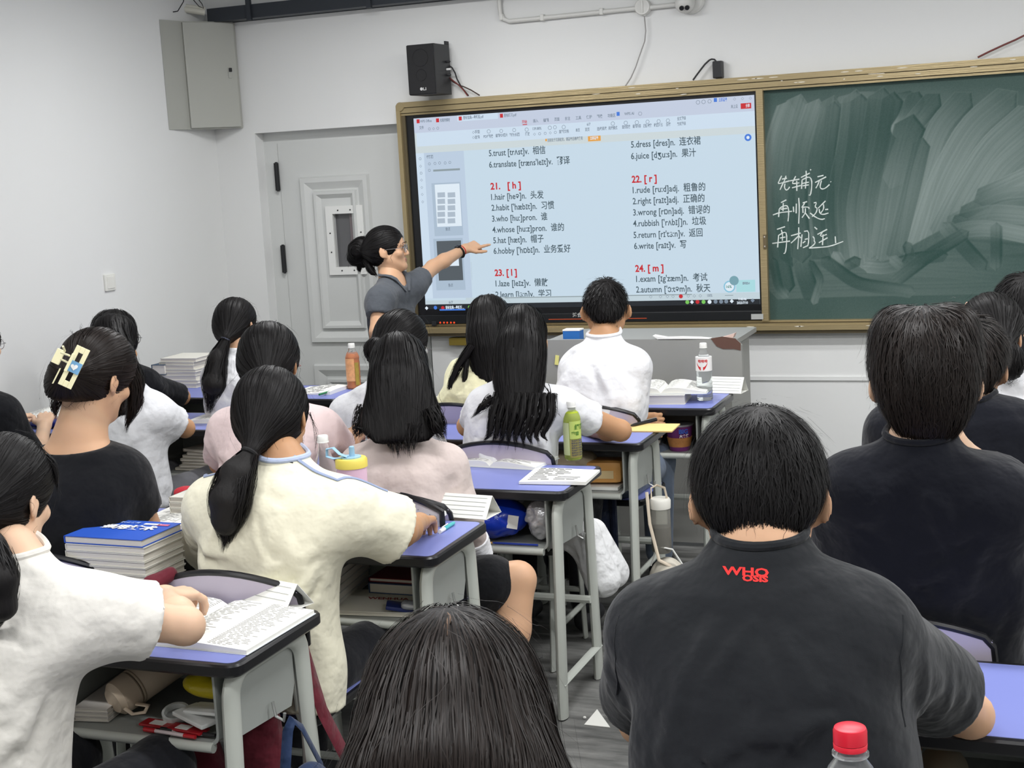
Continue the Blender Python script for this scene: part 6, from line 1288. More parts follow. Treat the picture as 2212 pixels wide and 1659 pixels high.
def tent(label, c, yaw, w=.16, h=.055, z=DT, dep=.05, nl=5, seed=1):
    t = thing('name_tent', label, 'folded card', (c[0], c[1], z), 'folded name cards'); X = rotz(yaw)@V(1, 0, 0); Y = rotz(yaw)@V(0, 1, 0); C = V(c[0], c[1], z)
    for s, nm in ((-1, 'front_leaf'), (1, 'rear_leaf')):
        a, b = C+X*-w/2+Y*s*dep+UP*.001, C+X*w/2+Y*s*dep+UP*.001; p, q = C+X*w/2+UP*h, C-X*w/2+UP*h; n = nrm(np.cross(b-a, p-a))
        MB().add([a, b, p, q, a+n*.0012, b+n*.0012, p+n*.0012, q+n*.0012], [(0, 1, 2, 3), (4, 7, 6, 5), (0, 4, 5, 1), (1, 5, 6, 2), (2, 6, 7, 3), (3, 7, 4, 0)]).build(nm, M_paper, t)
        if s < 0:
            n = n if n[1] < 0 else -n; mb = MB()
            for k in range(nl):
                v = (k+.8)/(nl+.6); l, r = a+(q-a)*v+X*w*.06, b+(p-b)*v-X*w*.06; mb.add([l+n*.0022, r+n*.0022, r+n*.0022+(p-b)*.014, l+n*.0022+(q-a)*.014], [(0, 1, 2, 3)])
            mb.build('ruled_lines', mat('ruled line', srgb(140, 145, 140), .8), t)['kind'] = 'stuff'
    MB().add([C-X*w/2-Y*dep+UP*.0004, C+X*w/2-Y*dep+UP*.0004, C+X*w/2+Y*dep+UP*.0004, C-X*w/2+Y*dep+UP*.0004], [(0, 1, 2, 3)]).build('base_leaf', M_paper, t)
    return t
def sheet(label, c, yaw, w, h, z=DT+.0006, name='paper_sheet', m=None, rows=0, th=.002, cat='paper', seed=2, wave=.004, cols=1, fill=(.5, 1)):
    X = rotz(yaw)@V(1, 0, 0); Y = rotz(yaw)@V(0, 1, 0); t = thing(name, label, cat, (c[0], c[1], z)); o = V(c[0], c[1], z)-X*w/2-Y*h/2
    f = lambda u, v: th+wave*(.5+.5*math.sin(u*4+v*2+seed)); vs, fs = block(o, X, Y, w, h, f, z); MB().add(vs, fs).build('leaf', m or M_paper, t, True)
    if rows: lines(o, X, Y, w, h, f, rows, cols, random.Random(seed), M_inkd, t, name='handwriting', fill=fill)
    return t
def book_block(label, c, yaw, w, h, th, z, cover, name='closed_book', top=None, cat='book', group=None):
    R = rotz(yaw); t = thing(name, label, cat, (c[0], c[1], z), group)
    MB().box((c[0], c[1], z+th/2), (w-.006, h-.006, th-.004), R=R).build('page_block', M_edge, t)
    MB().box((c[0], c[1], z+th-.001), (w, h, .002), R=R).box((c[0], c[1], z+.001), (w, h, .002), R=R).box(V(c[0], c[1], z+th/2)-R@V(w/2-.001, 0, 0), (.002, h, th), R=R).build('cover', cover, t)
    return t
def pz(x, y, z=DT): return PZ(x, y, z)
def yawof(a, b): d = b-a; return math.atan2(d[1], d[0])
def bottle(name, label, base, H, r, body, cap, label_m=None, liquid=None, fill=.0, lab=(.35, .62), cap_r=.0155, neck=.72, capn='white'):
    t = thing(name, label, 'bottle', base); B = V(*base); prof = [(0, .002), (r*.85, 0), (r, .006)]
    k = 0
    zz = np.linspace(.02, neck*H*.86, 15)
    for i, z in enumerate(zz): prof.append((r*(1-.045*(i % 2)) if not (lab[0]*H < z < lab[1]*H) else r, z))
    prof += [(r*.98, neck*H*.90), (r*.80, neck*H), (r*.50, H*.84), (cap_r*.85, H*.90), (cap_r*.85, H-.016)]
    MB().lathe(B, prof, 24).build('bottle_body', body, t, True)
    MB().lathe(B+UP*(H-.022), [(cap_r*1.06, 0), (cap_r*1.06, .003), (cap_r, .0035), (cap_r, .018), (cap_r*.9, .021), (0, .0215)], 24).build('cap', cap, t, True)
    if liquid is not None:
        lp = [(0, .004)]+[(max(a-.0015, 0), b+.002) for (a, b) in prof[1:] if b < fill*H]; ra = np.interp(fill*H, [b for a, b in prof[2:]], [a for a, b in prof[2:]])-.0015; lp += [(ra, fill*H), (0, fill*H)]
        MB().lathe(B, lp, 24).build('drink', liquid, t, True)
    if label_m is not None: MB().lathe(B, [(r+.0006, lab[0]*H), (r+.0006, lab[1]*H)], 32).build('wrap_label', label_m, t, True)
    return t
M_pet = mat('clear plastic bottle', (.95, .97, .97), .06, trans=.92, ior=1.12, spec=.6); M_wcap = mat('white cap', srgb(232, 232, 228), .4); M_water = mat('water', (.93, .96, .97), .02, trans=.95, ior=1.2)
def curved_text(s, base, H0, r, ang, size, m, parent, name='lettering', bold=.0004, space=1.0, vertical=False):
    """text wrapped on a cylinder; ang = azimuth of its start"""
    me = text_mesh(s, size, name, bold=bold)
    for v in me.vertices:
        a = ang+v.co.x/r; v.co = Vector((base[0]+(r+.0012)*math.cos(a), base[1]+(r+.0012)*math.sin(a), base[2]+H0+v.co.y))
    return obj(name, me, m, parent)
CAMAZ = lambda p: math.atan2(CAM[1]-p[1], CAM[0]-p[0])
# --- desk B1
b = pz(1523, 864); t = bottle('water_bottle', 'clear water bottle with a red and white label on the first aisle desk', b, .245, .034, M_pet, M_wcap, mat('white label film', srgb(236, 234, 232), .4), M_water, .52, (.52, .76))
m_r = mat('label red', srgb(208, 36, 40), .5); a0 = CAMAZ(b); curved_text("哈哈哈", b, .166, .034, a0-.75, .014, m_r, t)
for s in (-1, 1):
    mb = MB(); n = 8
    for k in range(n):
        u0, u1 = k/n, (k+1)/n; z0 = lambda u: .132+.028*u**1.6; wd = lambda u: .010*(1-u)+.004
        q = [(a0-.25+s*(.15+.55*u0), z0(u0)), (a0-.25+s*(.15+.55*u1), z0(u1)), (a0-.25+s*(.15+.55*u1), z0(u1)+wd(u1)), (a0-.25+s*(.15+.55*u0), z0(u0)+wd(u0))]
        mb.add([V(b[0]+.0353*math.cos(a), b[1]+.0353*math.sin(a), b[2]+z) for a, z in q], [(0, 1, 2, 3)])
    mb.build('red_swoosh', m_r, t)
M_navy = mat('navy cover', srgb(28, 40, 96), .5); M_bluec = mat('royal blue cover', srgb(44, 88, 190), .45); M_whitec = mat('white cover', srgb(226, 224, 214), .6)
c1 = pz(1445, 868); book_block('thick paperback lying under the open book on the first aisle desk', (c1[0]-.02, c1[1]+.03), .1, .19, .20, .040, DT, M_whitec)
open_book('open book propped on the thick paperback beside the clear bottle', (c1[0]-.03, c1[1]+.05), .1, w=.19, h=.20, z=DT+.041, curl=.04, lift_r=.0, seed=4)
book_block('navy covered book near the far edge behind the clear water bottle', pz(1560, 838)[:2]-V(.10, -.02), -.2, .16, .12, .014, DT, M_navy)
tent('white folded card at the far right corner, behind the clear water bottle', pz(1573, 846)[:2]+V(0, .0), -.12, w=.15, h=.065)
# noodle cup in the tray
c = V(XR[0]-.175, ROWY[0]+.10, .566); t = thing('noodle_cup', 'purple instant noodle cup with blue lettering in the tray of the first desk', 'noodle cup', c)
MB().lathe(c, [(0, 0), (.042, 0), (.058, .105), (.060, .108)], 28).build('cup_wall', mat('purple printed cup', srgb(108, 44, 104), .4, mottle=(18, .35)), t, True); MB().lathe(c+UP*.106, [(.061, 0), (.062, .004), (.060, .007), (0, .007)], 28).build('lid', mat('silver lid', srgb(150, 148, 152), .3, .5), t, True)
MB().lathe(c, [(.0455, .018), (.0535, .058)], 28).build('noodle_picture', mat('noodle picture', srgb(176, 120, 66), .5, mottle=(45, .5)), t, True); a0 = CAMAZ(c)
curved_text("BIG", c, .078, .0575, a0-.05, .026, mat('print white blue', srgb(52, 84, 170), .4), t, bold=.0012); curved_text("大食桶", c, .062, .0565, a0-.02, .014, mat('print pale', srgb(226, 214, 220), .5), t, bold=.0006)
for k in range(4): book_block('grey edged book lying slanted in the tray of the first desk, %s of four' % ['bottom', 'second', 'third', 'topmost'][k], (XR[0]-.36-.01*k, ROWY[0]+.20), .15+.05*k, .18, .24, .018, .568+.02*k, mat('grey cover', srgb(96, 98, 104), .6), group='books in the first tray')
# --- desk B2
c = pz(1402, 928); sheet('orange-yellow notebook by the elbow on the second aisle desk', (c[0], c[1]+.02), .05, .20, .15, th=.005, m=mat('orange yellow cover', srgb(226, 196, 128), .6), name='notebook', cat='notebook', wave=0)
a, b2 = pz(1362, 926)+UP*.012, pz(1418, 913)+UP*.012; pn = thing('pen', 'thick black pen lying on the orange-yellow notebook', 'pen', a)
MB().tube([a, a+(b2-a)*.12, a+(b2-a)*.2, b2], [.003, .0055, .0065, .0065], 8).build('barrel', M_blk, pn, True); MB().tube([a+(b2-a)*.55+UP*.008, b2+UP*.008], .002, 6).build('clip', M_chr, pn, True)
tent('ridged white card with vertical lines standing on the second aisle desk', pz(1330, 910)[:2]+V(0, .03), -.05, w=.15, h=.075)
open_book('open book under the forearm of the woman in the crinkled blouse', pz(1250, 930)[:2]+V(-.03, .06), .02, w=.16, h=.22, seed=8)
tr = V(XR[1]-.25, ROWY[1]+.14, .566); t = thing('tissue_pack', 'orange tissue pack in the tray of the second aisle desk', 'tissue pack', tr+UP*.02)
def blob(name, c, r, m, parent, seed=1, amp=.01, R=None, h=.006, k=6, cut=None):
    rr = random.Random(seed); q = [el(c, r, R, 0)]+([cut] if cut else [])
    for i in range(k*3):
        a = V(*[rr.uniform(-1, 1) for _ in range(3)]); a = nrm(a)*np.array(r); b_ = nrm(a/np.array(r)+V(*[rr.uniform(-.8, .8) for _ in range(3)]))*np.array(r); R_ = np.eye(3) if R is None else R
        q.append(fold(c+R_@a, c+R_@b_, rr.uniform(.006, .014), amp*rr.choice([1, -1])))
    return sdf_obj(name, q, h, m, parent)[0]
MB().box(tr+V(.06, 0, .062), (.15, .11, .085), R=rotz(.12), bev=.022).build('pack', mat('orange film', srgb(228, 168, 92), .35, bump=(14, .6, .01)), t, True); MB().box(tr+V(.06, -.0563, .055), (.10, .001, .03), R=rotz(.12)).build('pack_label', mat('cream print', srgb(240, 214, 160), .5), t)
w_ = thing('crumpled_bag', 'crumpled beige paper bag stuffed above the orange tissues in the tray', 'paper bag', tr+V(-.1, 0, .03)); blob('bag_body', tr+V(-.09, .0, .095), (.12, .10, .055), mat('beige kraft', srgb(202, 186, 156), .7, bump=(12, .6, .02)), w_, 3, .012)
sheet('white paper lying at the bottom of the tray under the orange tissues', (XR[1]-.30, ROWY[1]+.18), .02, .36, .24, z=.567, th=.012, wave=0)
# flask hanging from the hook of desk B2
hx = V(XR[1]-.005, ROWY[1]+.20, .56); fl = thing('hanging_flask', 'clear drinking flask with a white lid hanging by a strap from the second desk', 'flask', hx+V(.03, 0, -.30)); fb = hx+V(.015, -.02, -.255)
MB().lathe(fb, [(0, 0), (.034, 0), (.038, .01), (.038, .165), (.034, .175)], 24).build('flask_body', mat('smoky plastic', srgb(196, 194, 186), .1, trans=.7, ior=1.15), fl, True); MB().lathe(fb, [(0, .004), (.034, .004), (.035, .10), (0, .10)], 24).build('drink', mat('dark tea', srgb(70, 62, 50), .3), fl, True)
MB().lathe(fb+UP*.172, [(.040, 0), (.041, .03), (.036, .038), (0, .04)], 24).build('lid', mat('milky white lid', srgb(226, 224, 216), .4), fl, True); MB().tube([fb+V(-.03, -.01, .21), fb+V(-.03, -.01, .25), hx+V(.0, 0, 0), fb+V(.02, -.0, .25), fb+V(.03, 0, .2)], .006, 8, sy=.4).build('carry_strap', mat('beige strap', srgb(222, 208, 188), .7), fl, True)
MB().tube([fb+V(-.04, -.035, .24), fb+V(-.03, -.045, .12), fb+V(.0, -.045, -.02), fb+V(.05, -.03, -.05)], .007, 8, sy=.4).build('long_strap', mat('beige strap', srgb(222, 208, 188), .7), fl, True)
tb = thing('tote_bag', 'clear and cream tote bag below the hanging flask', 'bag', fb+V(.02, .05, -.25)); blob('bag_body', fb+V(.02, .0, -.12), (.075, .06, .10), mat('cream canvas', srgb(206, 200, 186), .8), tb, 5, .008); MB().tube([fb+V(-.04, -.02, -.05), fb+V(-.01, -.03, .03), fb+V(.05, -.03, .02), fb+V(.09, -.02, -.05)], .004, 6).build('rim', M_wcap, tb, True)
# --- desk B3
b = pz(1239, 992); t = bottle('tea_bottle', 'green tea bottle with a white cap and printed label', b, .208, .0315, M_pet, M_wcap, None, mat('yellow green drink', srgb(196, 214, 40), .15, trans=.25, ior=1.2), .84, (.05, .80), cap_r=.0165, neck=.8)
a0 = CAMAZ(b)
def lab(t, b, r, az0, az1, z0, z1, m, nm='label_print', n=12):
    vs = [V(b[0]+(r)*math.cos(a), b[1]+(r)*math.sin(a), b[2]+z) for a in np.linspace(az0, az1, n) for z in (z0, z1)]; obj(nm, me_from(vs, [(2*i, 2*i+2, 2*i+3, 2*i+1) for i in range(n-1)]), m, t)
lab(t, b, .0322, a0-2.6, a0-.35, .02, .135, mat('pale label', srgb(206, 216, 160), .4)); lab(t, b, .0323, a0-.3, a0+1.2, .012, .075, mat('olive label', srgb(160, 150, 84), .4)); lab(t, b, .0323, a0-.3, a0+1.2, .078, .14, mat('light green label', srgb(190, 208, 110), .4))
m_lg = mat('label print green', srgb(90, 130, 50), .5)
for k in range(7): curved_text("营养成分表每份" if k % 2 else "乌龙绿茶饮料", b, .018+.0085*k, .0325, a0-.15, .007, M_inkd, t, bold=.0002)
curved_text("绿茶", b, .112, .0325, a0+.25, .020, m_lg, t, bold=.0008); curved_text("蜜香", b, .092, .0325, a0-.1, .014, m_lg, t, bold=.0006)
for k in range(9): lab(t, b, .0328, a0+.78+k*.035, a0+.78+k*.035+.018, .05, .076, M_ink, 'barcode_bar', 2)
c = pz(1070, 1003); open_book('open book with a small figure, left of the plain notepad on the third aisle desk', (c[0]+.01, c[1]+.04), -.10, w=.175, h=.19, seed=11, rows=20, cols=1, curl=.03)
q = [pz(x, y, DT+.01) for (x, y) in ((1118, 1040), (1260, 1043))]; c = (q[0]+q[1])/2; sheet('white notepad with two handwritten lines, hanging over the near edge of the third desk', (c[0], c[1]+.095), yawof(*q)+.02, .225, .19, z=DT+.002, rows=9, th=.008, name='notepad', cat='notepad', seed=5, cols=1)
tr = V(XR[2]-.262, ROWY[2]+.115, .567); t = thing('snack_bag', 'puffed royal blue snack bag in the tray of the third aisle desk', 'snack bag', tr); M_sb = mat('glossy blue film', srgb(24, 56, 176), .22, spec=.6, bump=(12, .4, .01))
blob('bag_body', tr+V(-.03, 0, .075), (.115, .085, .068), M_sb, t, 9, .007); 
for i, (x, z, g_) in enumerate(((-.09, .09, "薯"), (-.055, .075, "香脆"), (-.02, .07, "原味"), (.012, .085, "净含量"))): place_text(g_, .016, (tr[0]+x, tr[1]-.083, tr[2]+z), V(0.15, 0, 1), V(-1, 0, .15), mat('print pale blue', srgb(170, 190, 240), .5), t)
ov = MB().lathe(tr+V(-.045, -.079, .115), [(.022, 0), (.018, .004), (0, .006)], 16, axis=(0, -1, .4), sx=1.3); ov.build('badge', mat('orange badge', srgb(222, 160, 70), .5, mottle=(60, .4)), t, True)
MB().box(tr+V(.055, -.062, .075), (.035, .002, .045), R=roty(.2)@rotz(.3)).build('barcode_patch', M_wcap, t)
t = thing('foil_bag', 'crumpled silvery plastic wrapper beside the blue snack bag', 'wrapper', tr+V(.13, 0, 0)); blob('wrapper', tr+V(.14, -.01, .080), (.052, .06, .066), mat('crinkled clear film', srgb(178, 178, 180), .18, .3, spec=.8, bump=(30, .9, .01)), t, 21, .012, k=14)
for (dx, lb, cm) in ((0, 'yellow pencil lying at the tray lip of the third desk', mat('pencil yellow', srgb(206, 160, 90), .5)), (.16, 'blue pen lying at the tray lip of the third desk', mat('pen blue', srgb(40, 60, 150), .4))):
    a = V(XR[2]-.44+dx, ROWY[2]+.045, .571); p_ = thing('pencil' if dx == 0 else 'pen', lb, 'pencil' if dx == 0 else 'pen', a); MB().tube([a, a+V(.008, 0, 0), a+V(.16, .0, 0)], [.001, .0035, .0035], 6).build('barrel', cm, p_, True)
# --- desk B4
q = [pz(918, 1114), pz(1053, 1124)]; c = (q[0]+q[1])/2; tent('ruled white card standing at the far edge of the desk with the teal pen', (c[0], c[1]+.05), yawof(*q)+.0, w=np.linalg.norm(q[1]-q[0]), h=.062)
a, b2 = pz(950, 1153)+UP*.006, pz(982, 1133)+UP*.006; pn = thing('pen', 'teal and white ballpoint pen lying on the blue desk top', 'pen', a); MB().tube([a, a+(b2-a)*.3], .0062, 8).build('white_end', M_wcap, pn, True); MB().tube([a+(b2-a)*.3, b2-(b2-a)*.1, b2], [.0058, .0058, .003], 8).build('barrel', mat('teal plastic', srgb(70, 178, 180), .35), pn, True); MB().tube([a+(b2-a)*.15+UP*.008, a+(b2-a)*.55+UP*.009], .0018, 6).build('clip', M_wcap, pn, True)
a, b2 = pz(905, 1121)+UP*.016, pz(978, 1122)+UP*.016; pn = thing('pen', 'light blue pen with a black tip behind the rolled pages', 'pen', a); MB().tube([a, b2-(b2-a)*.25], .0052, 8).build('barrel', mat('ice blue plastic', srgb(130, 180, 216), .3), pn, True); MB().tube([b2-(b2-a)*.25, b2], .0058, 8).build('cap', M_blk, pn, True)
q0, q1 = pz(880, 1163), pz(948, 1122); t = thing('rolled_booklet', 'white booklet with its page rolled over on the desk with the teal pen', 'booklet', q0); X = nrm(q1-q0); Yb = np.cross(UP, X)
vs = []; L_ = .23; prof = [(0, .002), (.02, .002), (.045, .006), (.062, .018), (.060, .030), (.046, .034), (.034, .026)]
o = q1-X*L_-X*.01
for (y, z) in [(-.01, .001)]+prof: vs += [o-Yb*(y-.03)+UP*z, o+X*L_-Yb*(y-.03)+UP*z]
MB().add(vs, [(2*i, 2*i+1, 2*i+3, 2*i+2) for i in range(len(prof))]).build('rolled_page', M_paper, t, True)
MB().prism([(0, -.02), (L_, -.02), (L_, .03), (0, .03)], o, X, -Yb*-1, UP, .004).build('page_block', M_edge, t)
book_block('cream notebook under the hand of the cream tee woman', (1.46, -3.52), .05, .10, .08, .012, DT, mat('cream cover', srgb(232, 222, 196), .6))
b = PZ(706, 1040, DT); b = V(1.27, -3.60, DT); t = bottle('water_bottle', 'clear water bottle with a white cap behind the shoulder of the cream tee', PY(708, 1090, -3.62)*V(1, 1, 0)+UP*DT, PY(708, 940, -3.62)[2]-DT, .034, M_pet, M_wcap, None, M_water, .45, cap_r=.0165)
cb = PY(765, 1080, -3.66)*V(1, 1, 0)+UP*DT; t = thing('tumbler', 'pink tumbler with a yellow lid and pale blue straw cap', 'tumbler', cb)
H_ = PY(765, 990, -3.66)[2]-DT; MB().lathe(cb, [(0, 0), (.038, 0), (.040, .01), (.044, H_-.025)], 28).build('cup_wall', mat('pale pink plastic', srgb(232, 196, 216), .4), t, True); MB().lathe(cb+UP*(H_-.025), [(.047, 0), (.047, .022), (.043, .027), (0, .028)], 28).build('lid', mat('yellow lid', srgb(232, 214, 98), .4), t, True)
m_lb = mat('pale blue rubber', srgb(150, 190, 214), .5); MB().lathe(cb+V(.004, 0, H_), [(.0085, 0), (.008, .034), (.006, .036), (0, .036)], 14).build('straw_cap', m_lb, t, True); MB().lathe(cb+UP*(H_+.002), [(.03, 0), (.03, .004), (0, .005)], 20).build('lid_disc', m_lb, t, True)
MB().tube([cb+V(.0, -.02, H_+.008), cb+V(-.025, -.02, H_+.016), cb+V(-.045, -.02, H_+.034), cb+V(-.066, -.02, H_+.030), cb+V(-.068, -.02, H_+.008), cb+V(-.045, -.02, H_+.002), cb+V(-.01, -.02, H_+.006)], .008, 8, sy=.35, up=(0, 0, 1)).build('carry_loop', m_lb, t, True)
a0 = CAMAZ(cb)
for (da, z, r_) in ((.2, H_-.06, .010), (.55, H_-.085, .006), (-.3, H_-.09, .007)):
    mb = MB(); n = 12; vs = [V(cb[0]+.0452*math.cos(a0+da+r_/.044*math.cos(k*2*math.pi/n)), cb[1]+.0452*math.sin(a0+da+r_/.044*math.cos(k*2*math.pi/n)), cb[2]+z+r_*math.sin(k*2*math.pi/n)) for k in range(n)]; mb.add(vs, [tuple(range(n))]); mb.build('printed_spot', M_blk if da == .2 else mat('rose print', srgb(214, 150, 184), .5), t)
x0 = XR[3]-.61; yn = ROWY[3]
c = V(XR[3]-.24, yn+.15, .567); t = book_block('white booklet with red block letters in the tray of the fourth aisle desk', c[:2], .10, .26, .20, .012, .567, M_whitec); place_text("WENHUA", .028, c+V(-.05, .005, .0132), rotz(.10)@V(1, 0, 0), rotz(.10)@V(-.3, 1, 0), mat('dull red print', srgb(150, 60, 60), .6), t, bold=.001)
book_block('dark blue box book at the back of the fourth tray', (XR[3]-.23, yn+.27), 0, .17, .12, .030, .58, mat('denim blue cover', srgb(56, 78, 120), .5)); book_block('red edged book on top of the dark blue one in the fourth tray', (XR[3]-.23, yn+.28), 0, .175, .12, .012, .611, mat('red cover', srgb(128, 30, 36), .5))
for k in range(5): book_block('white book slanting in the fourth tray, %s of the five' % ['lowest', 'second', 'third', 'fourth', 'topmost'][k], (XR[3]-.44+.004*k, yn+.19), .12, .16, .27, .022, .568+.024*k, mat('pale grey cover', srgb(200, 200, 196), .6), group='books slanting in the fourth tray')
t = thing('foil_sachet', 'blue and silver sachet beside the white booklet in the fourth tray', 'sachet', (XR[3]-.14, yn+.08, .57)); MB().box((XR[3]-.15, yn+.09, .586), (.09, .06, .012), R=rotz(.4)@roty(.2), bev=.004).build('sachet', mat('dark blue film', srgb(36, 50, 110), .3), t, True); blob('silver_end', V(XR[3]-.115, yn+.085, .595), (.035, .03, .014), mat('silver film', srgb(186, 190, 200), .25, .5), t, 4, .004)
# --- desk B5
q = [pz(520, 1412), pz(690, 1330)]; open_book('large open book with dense print under the forearm on the lower left desk', (1.452, -4.535), -.03, w=.245, h=.29, seed=21, rows=36, cols=2, curl=.016, thick=.012, dark=mat('light print', srgb(176, 176, 174), .9))
q = [pz(548, 1296), pz(676, 1322)]; c = (q[0]+q[1])/2; tent('ruled white card standing at the far corner beside the large open book', (c[0]-.045, c[1]+.015), yawof(*q), w=np.linalg.norm(q[1]-q[0])*1.0, h=.062, nl=4)
# stack of books with a blue cover
cn = pz(366, 1265, DT+.01); cx, cy = cn[0]-.185, cn[1]+.075; zt_ = DT+.001
hs = [.018, .017, .019, .018, .020, .019, .021]; ords = ['bottom', 'second', 'third', 'fourth', 'fifth', 'sixth']
for k in range(7):
    last = k == 6; t = book_block('white-paged exam book, %s of the blue-topped stack' % ords[k] if not last else 'blue covered textbook on top of the thick book stack', (cx+.002*(k % 2), cy), -.02+.01*(k % 3), .25, .175, hs[k]-.001, zt_, M_whitec if not last else M_bluec, group='stack of textbooks on the lower left desk'); zt_ += hs[k]
X_ = V(1, 0.0, 0); Y_ = V(0, 1, 0); place_text("通用技术", .042, (cx-.075, cy+.0, zt_+.0012), X_, Y_, mat('white print', srgb(238, 238, 238), .5), t, bold=.0022); place_text("职业教育", .016, (cx-.05, cy+.055, zt_+.0012), X_, Y_, mat('pale blue print', srgb(150, 175, 230), .5), t, bold=.0004)
MB().box((cx+.055, cy+.055, zt_+.0005), (.05, .012, .001)).build('white_band', mat('white print', srgb(238, 238, 238), .5), t); MB().box((cx+.092, cy+.052, zt_+.0005), (.035, .012, .001)).build('pink_band', mat('pink print', srgb(226, 120, 150), .5), t)
yn = ROWY[4]; x1 = XR[4]
# tray of desk B5: thermos, packets, pens
M_th = mat('beige thermos', srgb(188, 172, 152), .45); a = V(x1-.40, yn+.085, .612); d = nrm(V(.35, .9, .28)); t = thing('thermos', 'beige thermos lying in the tray below the large open book', 'thermos', a)
MB().lathe(a, [(0, -.002), (.030, 0), (.042, .012), (.044, .05), (.044, .055)], 28, axis=d).build('thermos_cup', M_th, t, True); MB().lathe(a+d*.058, [(.0425, 0), (.0425, .006), (.044, .008), (.044, .20), (.038, .21), (0, .211)], 28, axis=d).build('thermos_body', M_th, t, True)
for o_ in (.052, .062): MB().lathe(a+d*o_, [(.0445, 0), (.0448, .002), (.0445, .003)], 28, axis=d).build('ring', mat('dark beige ring', srgb(150, 134, 116), .5), t, True)
MB().tube([a+V(.036, -.004, -.012), a+V(.062, -.012, -.020), a+V(.086, .0, -.018), a+V(.082, .02, -.01), a+V(.05, .02, -.008)], .006, 8, sy=.5, closed=False).build('loop_handle', M_th, t, True)
t = thing('snack_packet', 'yellow crinkled packet at the back of the tray above the white cloth', 'packet', (x1-.16, yn+.2, .6)); blob('packet', V(x1-.16, yn+.17, .645), (.095, .06, .030), mat('yellow film', srgb(196, 178, 36), .3, bump=(25, .6, .008)), t, 6, .006)
t = thing('tissue_wad', 'folded white tissues lying over the red pen packs in the tray', 'tissue', (x1-.15, yn+.08, .6)); MB().box((x1-.165, yn+.085, .600), (.11, .07, .010), R=rotz(-.35)@roty(.1), bev=.003).box((x1-.15, yn+.10, .612), (.10, .06, .008), R=rotz(-.15)@roty(-.08), bev=.003).build('folded_tissue', mat('white tissue', srgb(222, 224, 222), .85, bump=(20, .5, .01)), t)
t = thing('tape_roll', 'roll of clear tape behind the folded tissues in the tray', 'tape', (x1-.24, yn+.1, .58)); MB().lathe((x1-.245, yn+.11, .583), [(.026, 0), (.032, 0), (.032, .014), (.026, .014), (.026, 0)], 24, axis=(.1, -.3, 1)).build('roll', mat('clear tape', srgb(205, 208, 206), .2), t, True)
m_rp = mat('red pack', srgb(160, 24, 34), .35)
for k, (dx, dy, w_, l_) in enumerate(((-.26, .075, .11, 'dark red pen refill pack lying flat, the leftmost in the tray'), (-.18, .058, .10, 'red pen refill pack overlapping the leftmost one in the tray'))):
    t = thing('refill_pack', l_, 'pen pack', (x1+dx, yn+dy, .57)); MB().box((x1+dx, yn+dy, .574+.004*k), (w_, .036, .006), R=rotz(-.08-.05*k), bev=.002).build('pack', m_rp, t); MB().box((x1+dx-.01, yn+dy, .5775+.004*k), (w_*.35, .022, .001), R=rotz(-.08-.05*k)).build('pack_label', M_wcap, t)
for k, (y, cc, l_) in enumerate(((.040, srgb(180, 30, 40), 'clear barrelled red pen at the front of the lower left tray'), (.048, srgb(30, 30, 32), 'clear barrelled black pen at the front of the lower left tray'))):
    a = V(x1-.285+.04*k, yn+y, .5745+.001*k); b_ = a+V(.145, -.012+.010*k, 0); t = thing('pen', l_, 'pen', a); cm = mat('pen ink %d' % k, cc, .35)
    MB().tube([a, a+(b_-a)*.22], .0055, 8).build('cap', cm, t, True); MB().tube([a+(b_-a)*.22, a+(b_-a)*.78], .0045, 8).build('barrel', mat('clear barrel', srgb(206, 190, 192), .15), t, True); MB().tube([a+(b_-a)*.78, b_], [.005, .0045], 8).build('grip', cm, t, True)
for k in range(3): book_block('magazine under the thermos in the lower left tray, %s of three' % ['bottom', 'middle', 'top'][k], (x1-.47, yn+.20), .15, .09, .28, .010, .568+.011*k, mat('pale cover', srgb(200, 196, 190), .5), group='magazines under the thermos')
t = thing('leaning_notebook', 'pale printed notebook leaning against the back of the lower left tray', 'notebook', (x1-.2, yn+.3, .6)); MB().box((x1-.2, yn+.32, .655), (.24, .012, .10), R=rotx(-.15)).build('cover', mat('pale mint cover', srgb(206, 212, 206), .5), t); 
for k in range(3): MB().box((x1-.22+.035*k, yn+.312, .675), (.012, .004, .022), R=rotx(-.15)@roty(.3*k)).build('printed_mark', M_inkd, t)
# keyring plush, navy bag on the hook, maroon backpack
ky = V(x1-.30, yn-.0, .39); t = thing('plush_keyring', 'yellow plush keyring dangling below the tray of the lower left desk', 'keyring', ky); blob('plush', ky, (.036, .026, .030), mat('yellow plush', srgb(196, 178, 40), .9, bump=(150, .6, .003)), t, 2, .004); MB().lathe(ky+UP*.02, [(.020, 0), (.014, .02), (.004, .034), (0, .035)], 12).build('plush_top', mat('yellow plush', srgb(196, 178, 40), .9), t, True); MB().tube([ky+UP*.05, ky+V(.006, 0, .07), ky+V(-.004, 0, .09), ky+V(.0, .03, .16)], .002, 6).build('chain', mat('brass chain', srgb(180, 150, 80), .35, .8), t, True)
hb = V(x1-.008, yn+.20, .56); t = thing('navy_bag', 'navy fabric bag hanging from the side hook of the lower left desk', 'bag', hb-UP*.4); M_nv = cloth('navy nylon', srgb(36, 52, 84), .6, .5)
blob('bag_body', hb+V(.045, -.01, -.27), (.055, .12, .17), M_nv, t, 7, .012, h=.008); MB().tube([hb+V(.02, -.07, -.14), hb+V(.012, -.02, -.02), hb+V(.014, .0, .0), hb+V(.02, .03, -.03), hb+V(.03, .09, -.15)], .013, 8, sy=.3).build('carry_strap', M_nv, t, True)
